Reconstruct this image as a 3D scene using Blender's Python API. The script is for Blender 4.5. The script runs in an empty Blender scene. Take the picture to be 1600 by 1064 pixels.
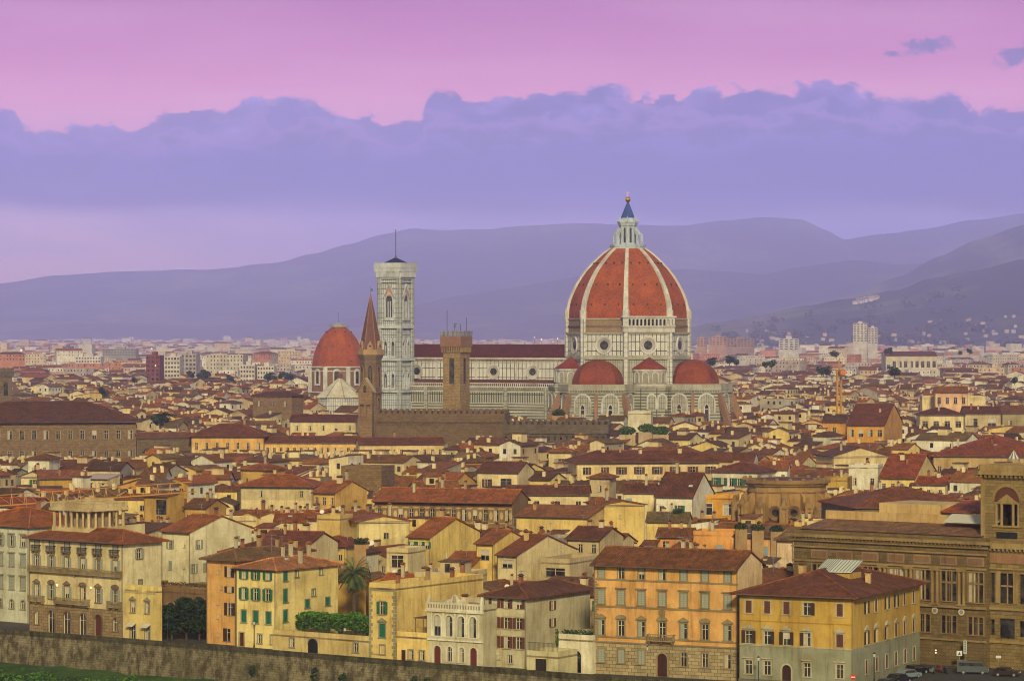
import bpy, math, random
from math import radians as R, sin, cos, tan, pi, sqrt, atan2
from mathutils import Vector, Matrix, noise
random.seed(11)
S = bpy.context.scene
# the photograph is 1600 px wide: F focal length in those px, HC eye height above the street, HY horizon row
F, HC, HY = 4900.0, 55.0, 518.0
# ---------------------------------------------------------------- camera
cam = bpy.data.cameras.new('camera'); co = bpy.data.objects.new('camera', cam); S.collection.objects.link(co)
cam.sensor_width = 36; cam.lens = 36 * F / 1600; cam.shift_y = -14 / 1600
cam.clip_start = 1; cam.clip_end = 60000
co.location = (0, 0, HC); co.rotation_euler = (pi / 2, 0, 0); S.camera = co
S.view_settings.view_transform = 'Standard'; S.view_settings.look = 'None'; S.view_settings.gamma = 1
S.view_settings.exposure = 0.08
cy = S.cycles
cy.use_denoising = True
try: cy.denoiser = 'OPENIMAGEDENOISE'
except Exception: pass
cy.max_bounces = 5; cy.diffuse_bounces = 3; cy.glossy_bounces = 2; cy.volume_bounces = 2; cy.transparent_max_bounces = 8
cy.sample_clamp_indirect = 4; cy.filter_width = 1.05

def lin(r, g, b):
    def f(c):
        c /= 255.0
        return c / 12.92 if c <= 0.04045 else ((c + 0.055) / 1.055) ** 2.4
    return (f(r), f(g), f(b), 1.0)

class NT:
    def __init__(s, tree): s.t = tree; s.n = tree.nodes; s.l = tree.links
    def new(s, typ, **kw):
        n = s.n.new(typ)
        for k, v in kw.items(): setattr(n, k, v)
        return n
    def set(s, n, key, v):
        i = n.inputs[key]
        if isinstance(v, bpy.types.NodeSocket): s.l.new(v, i)
        else: i.default_value = v
    def math(s, op, a, b=None, c=None, clamp=False):
        n = s.new('ShaderNodeMath', operation=op, use_clamp=clamp)
        s.set(n, 0, a)
        if b is not None: s.set(n, 1, b)
        if c is not None: s.set(n, 2, c)
        return n.outputs[0]
    def mapr(s, v, a, b, c=0.0, d=1.0, smooth=False):
        n = s.new('ShaderNodeMapRange')
        if smooth: n.interpolation_type = 'SMOOTHSTEP'
        for i, q in enumerate((v, a, b, c, d)): s.set(n, i, q)
        return n.outputs[0]
    def ramp(s, v, stops, interp='LINEAR'):
        n = s.new('ShaderNodeValToRGB'); r = n.color_ramp; r.interpolation = interp
        while len(r.elements) < len(stops): r.elements.new(0.5)
        for e, (p, c) in zip(r.elements, stops):
            e.position = p; e.color = c if len(c) == 4 else (*c, 1)
        s.set(n, 0, v); return n.outputs[0]
    def mix(s, f, a, b, mode='MIX'):
        n = s.new('ShaderNodeMix', data_type='RGBA', blend_type=mode)
        s.set(n, 0, f); s.set(n, 6, a); s.set(n, 7, b); return n.outputs[2]
    def noise(s, vec, scale, detail=4, rough=0.55, dist=0.0):
        n = s.new('ShaderNodeTexNoise'); s.set(n, 'Vector', vec); s.set(n, 'Scale', scale)
        s.set(n, 'Detail', detail); s.set(n, 'Roughness', rough); s.set(n, 'Distortion', dist); return n.outputs[0]
    def vmul(s, vec, v):
        n = s.new('ShaderNodeVectorMath', operation='MULTIPLY'); s.set(n, 0, vec); s.set(n, 1, v); return n.outputs[0]
    def comb(s, x, y, z):
        n = s.new('ShaderNodeCombineXYZ'); s.set(n, 0, x); s.set(n, 1, y); s.set(n, 2, z); return n.outputs[0]
    def sep(s, v):
        n = s.new('ShaderNodeSeparateXYZ'); s.set(n, 0, v); return n.outputs

# ---------------------------------------------------------------- sky: a dusk gradient, a long bank of cumulus, two loose clouds
def build_world():
    w = bpy.data.worlds.new('World'); S.world = w; w.use_nodes = True
    T = NT(w.node_tree); T.n.clear()
    tc = T.new('ShaderNodeTexCoord').outputs['Generated']
    x, y, z = T.sep(tc)
    hyp = T.math('SQRT', T.math('ADD', T.math('MULTIPLY', x, x), T.math('MULTIPLY', y, y)))
    e = T.math('DIVIDE', z, T.math('MAXIMUM', hyp, 0.01))          # tangent of the elevation
    a = T.math('ARCTAN2', x, y)                                     # azimuth
    E = lambda py: (HY - py) / F
    q = T.mapr(e, 0.0, 0.25)
    def st(py): return max(0, min(1, E(py) / 0.25))
    base = T.ramp(q, [(0.0, lin(*SKY[0])), (st(440), lin(*SKY[1])), (st(350), lin(*SKY[2])), (st(290), lin(*SKY[3])), (st(200), lin(*SKY[4])),
                      (st(150), lin(*SKY[5])), (st(80), lin(*SKY[6])), (st(0), lin(*SKY[7])), (0.7, lin(*SKY[8])), (1.0, lin(*SKY[9]))])
    # warmer towards the left of the view, bluer towards the right, near the horizon
    leftf = T.math('MULTIPLY', T.mapr(a, -0.0, -0.16, 0, 1, True), T.mapr(e, 0.055, 0.025, 0, 1, True))
    base = T.mix(T.math('MULTIPLY', leftf, 0.95), base, lin(255, 196, 182))
    rightf = T.math('MULTIPLY', T.mapr(a, 0.0, 0.16, 0, 1, True), T.mapr(e, 0.05, 0.01, 0, 1, True))
    base = T.mix(T.math('MULTIPLY', rightf, 0.35), base, lin(150, 150, 215))
    # streaky brightness in the upper sky
    sv = T.comb(T.math('MULTIPLY', a, 6.0), T.math('MULTIPLY', e, 40.0), 0.0)
    sn = T.noise(sv, 1.4, 3)
    base = T.mix(T.mapr(sn, 0.35, 0.7, 0.0, 0.16), base, lin(248, 196, 206))
    # unseen sky, shaped to tint haze and walls: cool ahead, warm behind, dim overhead
    hi = T.mix(T.mapr(y, -0.25, 0.45, 0, 1, True), (*WARM, 1), (*COOL, 1))
    hi = T.mix(T.mapr(z, 0.17, 0.42, 0, 1, True), hi, (*ZEN, 1))
    base = T.mix(T.mapr(e, 0.11, 0.15, 0, 1, True), base, hi)
    base = T.mix(T.mapr(y, 0.1, -0.3, 0, 1, True), base, hi)
    # cloud bank
    prof = [(-40, 160), (24, 168), (34, 196), (180, 200), (225, 186), (275, 174), (350, 166), (430, 158), (540, 172), (640, 180), (668, 152), (705, 139),
            (745, 156), (800, 166), (850, 152), (930, 136), (955, 154), (1050, 148), (1150, 142), (1230, 144), (1300, 136), (1400, 150), (1490, 147), (1512, 166), (1620, 170)]
    prof = [p for i, p in enumerate(prof) if i not in (4, 6, 13, 16)]
    n = T.new('ShaderNodeFloatCurve'); cm = n.mapping; cu = cm.curves[0]
    def cx(px): return (atan2((px - 800), F) + 0.18) / 0.36
    pts = [(cx(px), (E(py) - 0.055) / 0.03) for px, py in prof]
    cu.points[0].location = pts[0]; cu.points[1].location = pts[-1]
    for p in pts[1:-1]: cu.points.new(*p)
    cm.update()
    T.set(n, 'Value', T.mapr(a, -0.18, 0.18)); top = T.math('ADD', T.math('MULTIPLY', n.outputs[0], 0.03), 0.055)
    cv = T.comb(T.math('MULTIPLY', a, 1.0), T.math('MULTIPLY', e, 1.5), 0.3)
    bil = T.noise(cv, 62, 7, 0.6, 0.35)
    vo = T.new('ShaderNodeTexVoronoi', feature='SMOOTH_F1'); T.set(vo, 'Vector', cv); T.set(vo, 'Scale', 120.0); T.set(vo, 'Smoothness', 0.35)
    puff = T.math('SUBTRACT', 0.5, vo.outputs[0])
    hgt = T.math('ADD', T.math('SUBTRACT', e, top), T.math('ADD', T.math('MULTIPLY', T.math('ADD', T.math('SUBTRACT', 0.5, bil), T.math('MULTIPLY', T.math('SUBTRACT', 0.5, T.noise(cv, 170, 5, 0.6, 0.2)), 0.34)), 0.016), T.math('MULTIPLY', puff, -0.0042)))
    m_top = T.mapr(hgt, 0.0006, T.math('MULTIPLY', T.mapr(T.noise(cv, 30, 2), 0.4, 0.65, 1.0, 3.5), -0.0009), 0, 1, True)
    m_bot = T.mapr(T.math('ADD', e, T.math('MULTIPLY', T.math('SUBTRACT', T.noise(cv, 24, 3), 0.5), 0.010)), 0.033, 0.0415, 0, 1, True)
    ln = T.noise(T.comb(T.math('MULTIPLY', a, 1.0), T.math('MULTIPLY', e, 3.6), 4.0), 20, 5, 0.58, 0.4)
    depth = T.mapr(T.math('ADD', hgt, T.math('MULTIPLY', T.math('SUBTRACT', ln, 0.5), 0.03)), -0.03, 0.0)
    ccol = T.ramp(depth, [(0.0, lin(*CLD[0])), (0.45, lin(*CLD[1])), (0.8, lin(*CLD[2])), (1.0, lin(*CLD[3]))])
    ccol = T.mix(T.mapr(ln, 0.5, 0.72, 0.0, 0.5), ccol, lin(*CLD[4]))
    ccol = T.mix(T.math('MULTIPLY', T.mapr(puff, 0.0, 0.35, 0, 0.35), T.mapr(depth, 0.35, 1.0)), ccol, lin(130, 84, 170))
    ccol = T.mix(T.math('MULTIPLY', T.mapr(a, 0.02, -0.16, 0, 1, True), 0.45), ccol, lin(124, 96, 170))
    nv = T.new('ShaderNodeVectorMath', operation='ADD'); T.set(nv, 0, cv); nv.inputs[1].default_value = (-0.0035, 0.0075, 0)
    rel = T.math('SUBTRACT', T.noise(cv, 46, 6, 0.55, 0.3), T.noise(nv.outputs[0], 46, 6, 0.55, 0.3))
    ccol = T.mix(T.mapr(rel, 0.02, 0.2, 0, 0.7), ccol, lin(150, 126, 206))
    ccol = T.mix(T.mapr(rel, -0.02, -0.2, 0, 0.6), ccol, lin(30, 36, 130))
    rim = T.math('MULTIPLY', T.mapr(hgt, -0.0022, -0.0003, 0, 1, True), T.mapr(bil, 0.45, 0.6, 0.0, 0.6))
    ccol = T.mix(rim, ccol, lin(160, 110, 180))
    dk = T.noise(T.comb(T.math('MULTIPLY', a, 1.0), T.math('MULTIPLY', e, 4.5), 2.0), 11, 4, 0.55, 0.3)
    hi2 = T.noise(cv, 170, 5, 0.6, 0.2)
    for dz, sc, off, lit_, shd in ((0.0075, 58, 3.0, (134, 96, 176), (38, 30, 130)), (0.0155, 44, 7.0, (88, 80, 180), (14, 26, 134))):
        cvo = T.comb(T.math('MULTIPLY', a, 1.0), T.math('MULTIPLY', e, 1.8), off); b2 = T.noise(cvo, sc, 6, 0.58, 0.4)
        h2 = T.math('ADD', T.math('ADD', T.math('SUBTRACT', e, top), dz), T.math('MULTIPLY', T.math('SUBTRACT', 0.5, b2), 0.034))
        m2 = T.mapr(h2, 0.0012, -0.0014, 0, 0.85, True); cc2 = T.mix(T.mapr(h2, -0.0075, 0.0, 0, 1, True), lin(*shd), lin(*lit_))
        ccol = T.mix(m2, ccol, cc2)
    eb = T.math('ADD', e, T.math('MULTIPLY', T.math('SUBTRACT', dk, 0.5), 0.028))
    bandm = T.math('MULTIPLY', T.mapr(eb, 0.061, 0.0545, 0, 1, True), T.mapr(eb, 0.036, 0.043, 0.25, 1, True))
    ccol = T.mix(T.math('MULTIPLY', bandm, T.mapr(a, -0.17, 0.0, 0.45, 0.85, True)), ccol, lin(4, 30, 150))
    m = T.math('MULTIPLY', T.math('MULTIPLY', m_top, m_bot), T.mapr(a, -0.6, -0.25))
    m = T.math('MULTIPLY', m, 0.97)
    col = T.mix(m, base, ccol)
    # lower layer of thin grey-lilac streaks under the bank
    lay = T.noise(T.comb(T.math('MULTIPLY', a, 1.0), T.math('MULTIPLY', e, 5.0), 9.0), 13, 4, 0.5)
    lm = T.math('MULTIPLY', T.mapr(lay, 0.48, 0.66, 0, 0.5), T.math('MULTIPLY', T.mapr(e, 0.02, 0.03, 0, 1, True), T.mapr(e, 0.05, 0.04, 0, 1, True)))
    col = T.mix(lm, col, lin(104, 104, 190))
    for px, py, rx, ry, tilt in ((1452, 76, 46, 17, 0.12), (1590, 92, 40, 22, 0.45), (1392, 88, 16, 6, 0.0)):
        ax, ez = atan2(px - 800, F), E(py)
        u = T.math('SUBTRACT', a, ax); v = T.math('SUBTRACT', T.math('SUBTRACT', e, ez), T.math('MULTIPLY', u, tilt))
        r = T.math('SQRT', T.math('ADD', T.math('POWER', T.math('ABSOLUTE', T.math('DIVIDE', u, rx / F)), 2.0), T.math('POWER', T.math('ABSOLUTE', T.math('DIVIDE', v, ry / F)), 2.0)))
        r = T.math('ADD', r, T.math('MULTIPLY', T.math('SUBTRACT', T.noise(cv, 150, 5, 0.6, 0.5), 0.5), 2.6))
        col = T.mix(T.mapr(r, 1.0, 0.35, 0, 0.9, True), col, lin(*CLD[5]))
    # physical sky adds a little of its own dusk light
    nsk = T.new('ShaderNodeTexSky', sky_type='NISHITA'); nsk.sun_disc = False
    nsk.sun_elevation = SUN_EL; nsk.sun_rotation = SUN_ROT
    ns = T.vmul(nsk.outputs[0], (0.012, 0.012, 0.012))
    col = T.mix(1.0, col, ns, 'ADD')
    bg = T.new('ShaderNodeBackground'); T.set(bg, 'Color', col); T.set(bg, 'Strength', SKY_STR)
    out = T.new('ShaderNodeOutputWorld'); T.l.new(bg.outputs[0], out.inputs[0])
SKY = [(196, 166, 208), (170, 150, 212), (150, 144, 214), (146, 136, 206), (230, 132, 166), (228, 122, 158), (196, 70, 134), (170, 40, 118), (214, 190, 178), (236, 222, 186)]
CLD = [(50, 64, 186), (40, 48, 164), (52, 38, 140), (84, 50, 140), (84, 80, 190), (80, 40, 120)]
SKY_STR = 1.22
WARM, COOL, ZEN = (0.48, 0.42, 0.20), (1.38, 1.34, 2.25), (0.10, 0.11, 0.06)
SUN_EL, SUN_AZ = R(25), R(177)      # azimuth clockwise from the viewing direction: behind the viewer, slightly left
SUN_ROT = SUN_AZ
build_world()
sl = bpy.data.lights.new('sun', 'SUN'); so = bpy.data.objects.new('sun', sl); S.collection.objects.link(so)
sl.energy = 3.7; sl.angle = R(6); sl.color = (1.0, 0.84, 0.49)
sd = Vector((sin(SUN_AZ) * cos(SUN_EL), cos(SUN_AZ) * cos(SUN_EL), sin(SUN_EL)))
so.rotation_euler = sd.to_track_quat('Z', 'Y').to_euler(); so.location = (0, -50, 300)
HAZE = dict(density=0.80e-4, color=(0.78, 0.775, 1.0, 1), aniso=0.8)

# ---------------------------------------------------------------- materials
MATS = {}
def mat(name, rough=0.85, spec=0.3):
    m = bpy.data.materials.new(name); m.use_nodes = True
    T = NT(m.node_tree); b = T.n['Principled BSDF']
    b.inputs['Roughness'].default_value = rough; b.inputs['Specular IOR Level'].default_value = spec
    MATS[name] = m; return T, b
def attr(T, name='Col'):
    n = T.new('ShaderNodeAttribute'); n.attribute_name = name; return n
def pos(T): return T.new('ShaderNodeNewGeometry').outputs['Position']
def uvn(T): return T.new('ShaderNodeUVMap').outputs[0]
def bump(T, b, h, s=0.3, d=0.05):
    n = T.new('ShaderNodeBump'); T.set(n, 'Height', h); n.inputs['Strength'].default_value = s; n.inputs['Distance'].default_value = d
    T.l.new(n.outputs[0], b.inputs['Normal'])

T, b = mat('plaster', 0.92)
c = attr(T).outputs[0]; p = pos(T)
n1 = T.noise(p, 0.22, 5, 0.6); n2 = T.noise(T.vmul(p, (1.3, 1.3, 0.16)), 1.0, 6, 0.65); n3 = T.noise(p, 2.5, 4)
n5 = T.noise(p, 0.07, 3, 0.5)
c = T.mix(T.mapr(n5, 0.42, 0.62, 0, 0.5), c, T.mix(1.0, c, (0.78, 0.8, 0.86, 1), 'MULTIPLY'))
c = T.mix(T.mapr(n1, 0.4, 0.64, 0, 0.75), c, T.mix(1.0, c, (0.66, 0.6, 0.5, 1), 'MULTIPLY'))
vp = T.new('ShaderNodeTexVoronoi', feature='F1'); T.set(vp, 'Vector', T.vmul(p, (1, 1, 1.3))); T.set(vp, 'Scale', 0.33)
c = T.mix(T.mapr(T.sep(vp.outputs[1])[0], 0.8, 0.84, 0, 0.35), c, T.mix(1.0, c, (0.8, 0.78, 0.76, 1), 'MULTIPLY'))
c = T.mix(T.mapr(n2, 0.5, 0.7, 0, 0.7), c, T.mix(1.0, c, (0.5, 0.45, 0.38, 1), 'MULTIPLY'))
c = T.mix(T.mapr(n3, 0.4, 0.7, 0, 0.16), c, (0.12, 0.1, 0.08, 1))
T.l.new(c, b.inputs['Base Color']); bump(T, b, n3, 0.2, 0.03)

T, b = mat('tile', 0.88)
c = attr(T).outputs[0]; p = pos(T); uv = uvn(T)
u, v, _ = T.sep(uv)
wv = T.math('SINE', T.math('MULTIPLY', u, 2 * pi / 0.36)); wv2 = T.math('SINE', T.math('MULTIPLY', v, 2 * pi / 0.5))
n1 = T.noise(p, 0.35, 5, 0.65); n2 = T.noise(T.vmul(p, (1, 1, 1)), 3.2, 3, 0.7)
wn = T.new('ShaderNodeTexWhiteNoise', noise_dimensions='2D')
T.set(wn, 'Vector', T.comb(T.math('FLOOR', T.math('DIVIDE', u, 0.36)), T.math('FLOOR', T.math('DIVIDE', v, 0.5)), 0.0))
c = T.mix(T.mapr(n1, 0.38, 0.62, 0, 0.85), c, T.mix(1.0, c, (0.52, 0.56, 0.6, 1), 'MULTIPLY'))
c = T.mix(T.mapr(n2, 0.48, 0.68, 0, 0.6), c, T.mix(1.0, c, (2.0, 1.9, 1.6, 1), 'MULTIPLY'))
w2 = T.new('ShaderNodeTexWhiteNoise', noise_dimensions='2D')
T.set(w2, 'Vector', T.comb(T.math('FLOOR', T.math('DIVIDE', u, 0.8)), T.math('FLOOR', T.math('DIVIDE', v, 1.3)), 1.0))
c = T.mix(T.mapr(wn.outputs[0], 0.0, 1.0, 0.0, 0.8), c, T.mix(1.0, c, (0.4, 0.38, 0.38, 1), 'MULTIPLY'))
c = T.mix(T.mapr(wn.outputs[0], 0.75, 1.0, 0.0, 0.6), c, T.mix(1.0, c, (2.6, 2.5, 2.3, 1), 'MULTIPLY'))
c = T.mix(T.mapr(w2.outputs[0], 0.3, 1.0, 0.0, 0.55), c, T.mix(1.0, c, (0.5, 0.52, 0.55, 1), 'MULTIPLY'))
c = T.mix(T.mapr(wv, -0.3, -1.0, 0, 0.55), c, T.mix(1.0, c, (0.3, 0.28, 0.28, 1), 'MULTIPLY'))
T.l.new(c, b.inputs['Base Color']); bump(T, b, T.math('ADD', wv, T.math('MULTIPLY', wv2, 0.3)), 0.6, 0.06)

def stone_mat(name, bw, bh, mort, mcol, off=0.5, ms=0.03, var=0.5):
    T, b = mat(name, 0.9)
    c = attr(T).outputs[0]; p = pos(T)
    br = T.new('ShaderNodeTexBrick', offset=off); T.set(br, 'Vector', uvn(T)); T.set(br, 'Scale', 1.0)
    T.set(br, 'Brick Width', bw); T.set(br, 'Row Height', bh); T.set(br, 'Mortar Size', mort); T.set(br, 'Mortar Smooth', 0.1)
    T.set(br, 'Color1', (1, 1, 1, 1)); T.set(br, 'Color2', (1 - var, 1 - var, 1 - var, 1)); T.set(br, 'Mortar', (0, 0, 0, 1)); T.set(br, 'Bias', 0.0)
    nz = T.noise(p, 0.3, 6, 0.65); n3 = T.noise(T.vmul(p, (1, 1, 0.3)), 1.5, 5, 0.65)
    c2 = T.mix(1.0, c, br.outputs[0], 'MULTIPLY')
    c2 = T.mix(br.outputs[1], c2, mcol)
    c2 = T.mix(T.mapr(nz, 0.4, 0.75, 0, 0.5), c2, T.mix(1.0, c2, (0.55, 0.5, 0.42, 1), 'MULTIPLY'))
    c2 = T.mix(T.mapr(n3, 0.5, 0.75, 0, 0.5), c2, T.mix(1.0, c2, (0.5, 0.46, 0.42, 1), 'MULTIPLY'))
    T.l.new(c2, b.inputs['Base Color']); bump(T, b, T.math('SUBTRACT', n3, br.outputs[1]), 0.4, ms)
stone_mat('stone', 1.1, 0.55, 0.03, (0.07, 0.055, 0.04, 1), 0.5, 0.05, 0.35)
stone_mat('brick', 0.5, 0.22, 0.02, (0.2, 0.16, 0.12, 1), 0.5, 0.02, 0.4)
stone_mat('marble', 1.9, 3.9, 0.17, (0.045, 0.06, 0.045, 1), 0.0, 0.03, 0.12)
stone_mat('marble_fine', 1.05, 2.1, 0.10, (0.12, 0.14, 0.13, 1), 0.0, 0.03, 0.15)
stone_mat('marble_band', 40.0, 1.25, 0.2, (0.05, 0.06, 0.045, 1), 0.0, 0.03, 0.3)
stone_mat('marble_slot', 1.15, 4.0, 0.24, (0.05, 0.06, 0.045, 1), 0.0, 0.03, 0.1)

T, b = mat('rubble', 0.95)
c = attr(T).outputs[0]; p = pos(T)
n1 = T.noise(T.vmul(p, (0.8, 0.8, 0.45)), 0.9, 8, 0.72); n2 = T.noise(p, 0.12, 4); n3 = T.noise(T.vmul(p, (1, 1, 0.18)), 1.1, 5, 0.7)
c = T.mix(T.mapr(n1, 0.42, 0.58, 0, 0.95), c, T.mix(1.0, c, (0.25, 0.24, 0.21, 1), 'MULTIPLY'))
c = T.mix(T.mapr(n2, 0.45, 0.7, 0, 0.5), c, (0.1, 0.09, 0.045, 1))
br = T.new('ShaderNodeTexBrick', offset=0.5); T.set(br, 'Vector', uvn(T)); T.set(br, 'Scale', 1.0); T.set(br, 'Brick Width', 0.95); T.set(br, 'Row Height', 0.42); T.set(br, 'Mortar Size', 0.035)
T.set(br, 'Color1', (1, 1, 1, 1)); T.set(br, 'Color2', (.6, .6, .6, 1)); T.set(br, 'Mortar', (.3, .28, .25, 1)); c = T.mix(0.7, c, T.mix(1.0, c, br.outputs[0], 'MULTIPLY'))
c = T.mix(T.mapr(n3, 0.55, 0.75, 0, 0.75), c, (0.035, 0.03, 0.02, 1))
T.l.new(c, b.inputs['Base Color']); bump(T, b, n1, 0.6, 0.12)

T, b = mat('dometile', 0.85)
c = attr(T).outputs[0]; p = pos(T)
n1 = T.noise(p, 0.16, 4, 0.6); n2 = T.noise(p, 1.3, 5, 0.75)
c = T.mix(T.mapr(n1, 0.4, 0.62, 0, 0.7), c, T.mix(1.0, c, (0.55, 0.6, 0.7, 1), 'MULTIPLY'))
c = T.mix(T.mapr(n2, 0.42, 0.6, 0, 0.85), c, T.mix(1.0, c, (0.5, 0.45, 0.45, 1), 'MULTIPLY'))
T.l.new(c, b.inputs['Base Color']); bump(T, b, n2, 0.4, 0.15)

for nm, ro, sp in (('paint', 0.6, 0.3), ('metal', 0.4, 0.5), ('wood', 0.8, 0.2), ('leaf', 0.75, 0.2), ('cloth', 0.9, 0.1), ('carpaint', 0.25, 0.6)):
    T, b = mat(nm, ro, sp)
    c = attr(T).outputs[0]; nz = T.noise(pos(T), 1.5 if nm != 'leaf' else 0.6, 4)
    c = T.mix(T.mapr(nz, 0.35, 0.7, 0, 0.12 if nm in ('carpaint', 'paint') else 0.5), c, T.mix(1.0, c, (0.5, 0.5, 0.45, 1), 'MULTIPLY'))
    T.l.new(c, b.inputs['Base Color'])
T, b = mat('glass', 0.12, 0.6)
nz = T.noise(pos(T), 0.6, 2)
T.l.new(T.mix(T.mapr(nz, 0.4, 0.65), (0.012, 0.012, 0.014, 1), (0.06, 0.055, 0.05, 1)), b.inputs['Base Color'])
T, b = mat('gold', 0.25, 0.5); b.inputs['Base Color'].default_value = (0.9, 0.55, 0.18, 1); b.inputs['Metallic'].default_value = 1
T, b = mat('lit', 0.5); b.inputs['Emission Color'].default_value = (1, 0.5, 0.15, 1); b.inputs['Emission Strength'].default_value = 1.3
T, b = mat('litwhite', 0.5); b.inputs['Emission Color'].default_value = (1, 0.9, 0.7, 1); b.inputs['Emission Strength'].default_value = 2.0

T, b = mat('asphalt', 0.8)
p = pos(T); nz = T.noise(p, 0.4, 6, 0.6)
T.l.new(T.mix(nz, (0.03, 0.032, 0.036, 1), (0.075, 0.075, 0.075, 1)), b.inputs['Base Color'])
T, b = mat('ground', 0.95)
p = pos(T); nz = T.noise(p, 0.004, 8, 0.65); n2 = T.noise(p, 0.1, 4)
T.l.new(T.mix(T.mapr(nz, 0.42, 0.62), T.mix(n2, (0.05, 0.045, 0.035, 1), (0.13, 0.11, 0.085, 1)), (0.035, 0.05, 0.02, 1)), b.inputs['Base Color'])
T, b = mat('grass', 0.95)
p = pos(T); nz = T.noise(p, 0.12, 5, 0.6); n2 = T.noise(p, 1.5, 6, 0.7)
c = T.mix(T.mapr(nz, 0.35, 0.65), (0.03, 0.065, 0.012, 1), (0.07, 0.15, 0.02, 1)); c = T.mix(T.mapr(n2, 0.4, 0.65, 0, 0.7), c, (0.012, 0.028, 0.008, 1))
T.l.new(c, b.inputs['Base Color']); bump(T, b, n2, 0.9, 0.5)
T, b = mat('water', 0.15, 0.5); b.inputs['Base Color'].default_value = (0.03, 0.05, 0.03, 1)
bump(T, b, T.noise(pos(T), 0.8, 4), 0.2, 0.1)
T, b = mat('hill', 0.95)
p = pos(T); n1 = T.noise(p, 0.0009, 8, 0.62); n2 = T.noise(T.vmul(p, (1, 0.5, 1)), 0.004, 6, 0.68)
vo = T.new('ShaderNodeTexVoronoi', feature='F1'); T.set(vo, 'Vector', T.vmul(p, (1, 0.35, 1))); T.set(vo, 'Scale', 0.0028)
fld = T.mix(T.mapr(T.sep(vo.outputs[1])[0], 0.0, 1.0), (0.06, 0.085, 0.04, 1), (0.17, 0.17, 0.09, 1))
c = T.mix(T.mapr(n1, 0.50, 0.56), (0.018, 0.03, 0.018, 1), fld)
c = T.mix(T.mapr(n2, 0.5, 0.62, 0, 0.9), c, (0.014, 0.024, 0.016, 1))
T.l.new(c, b.inputs['Base Color'])
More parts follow.
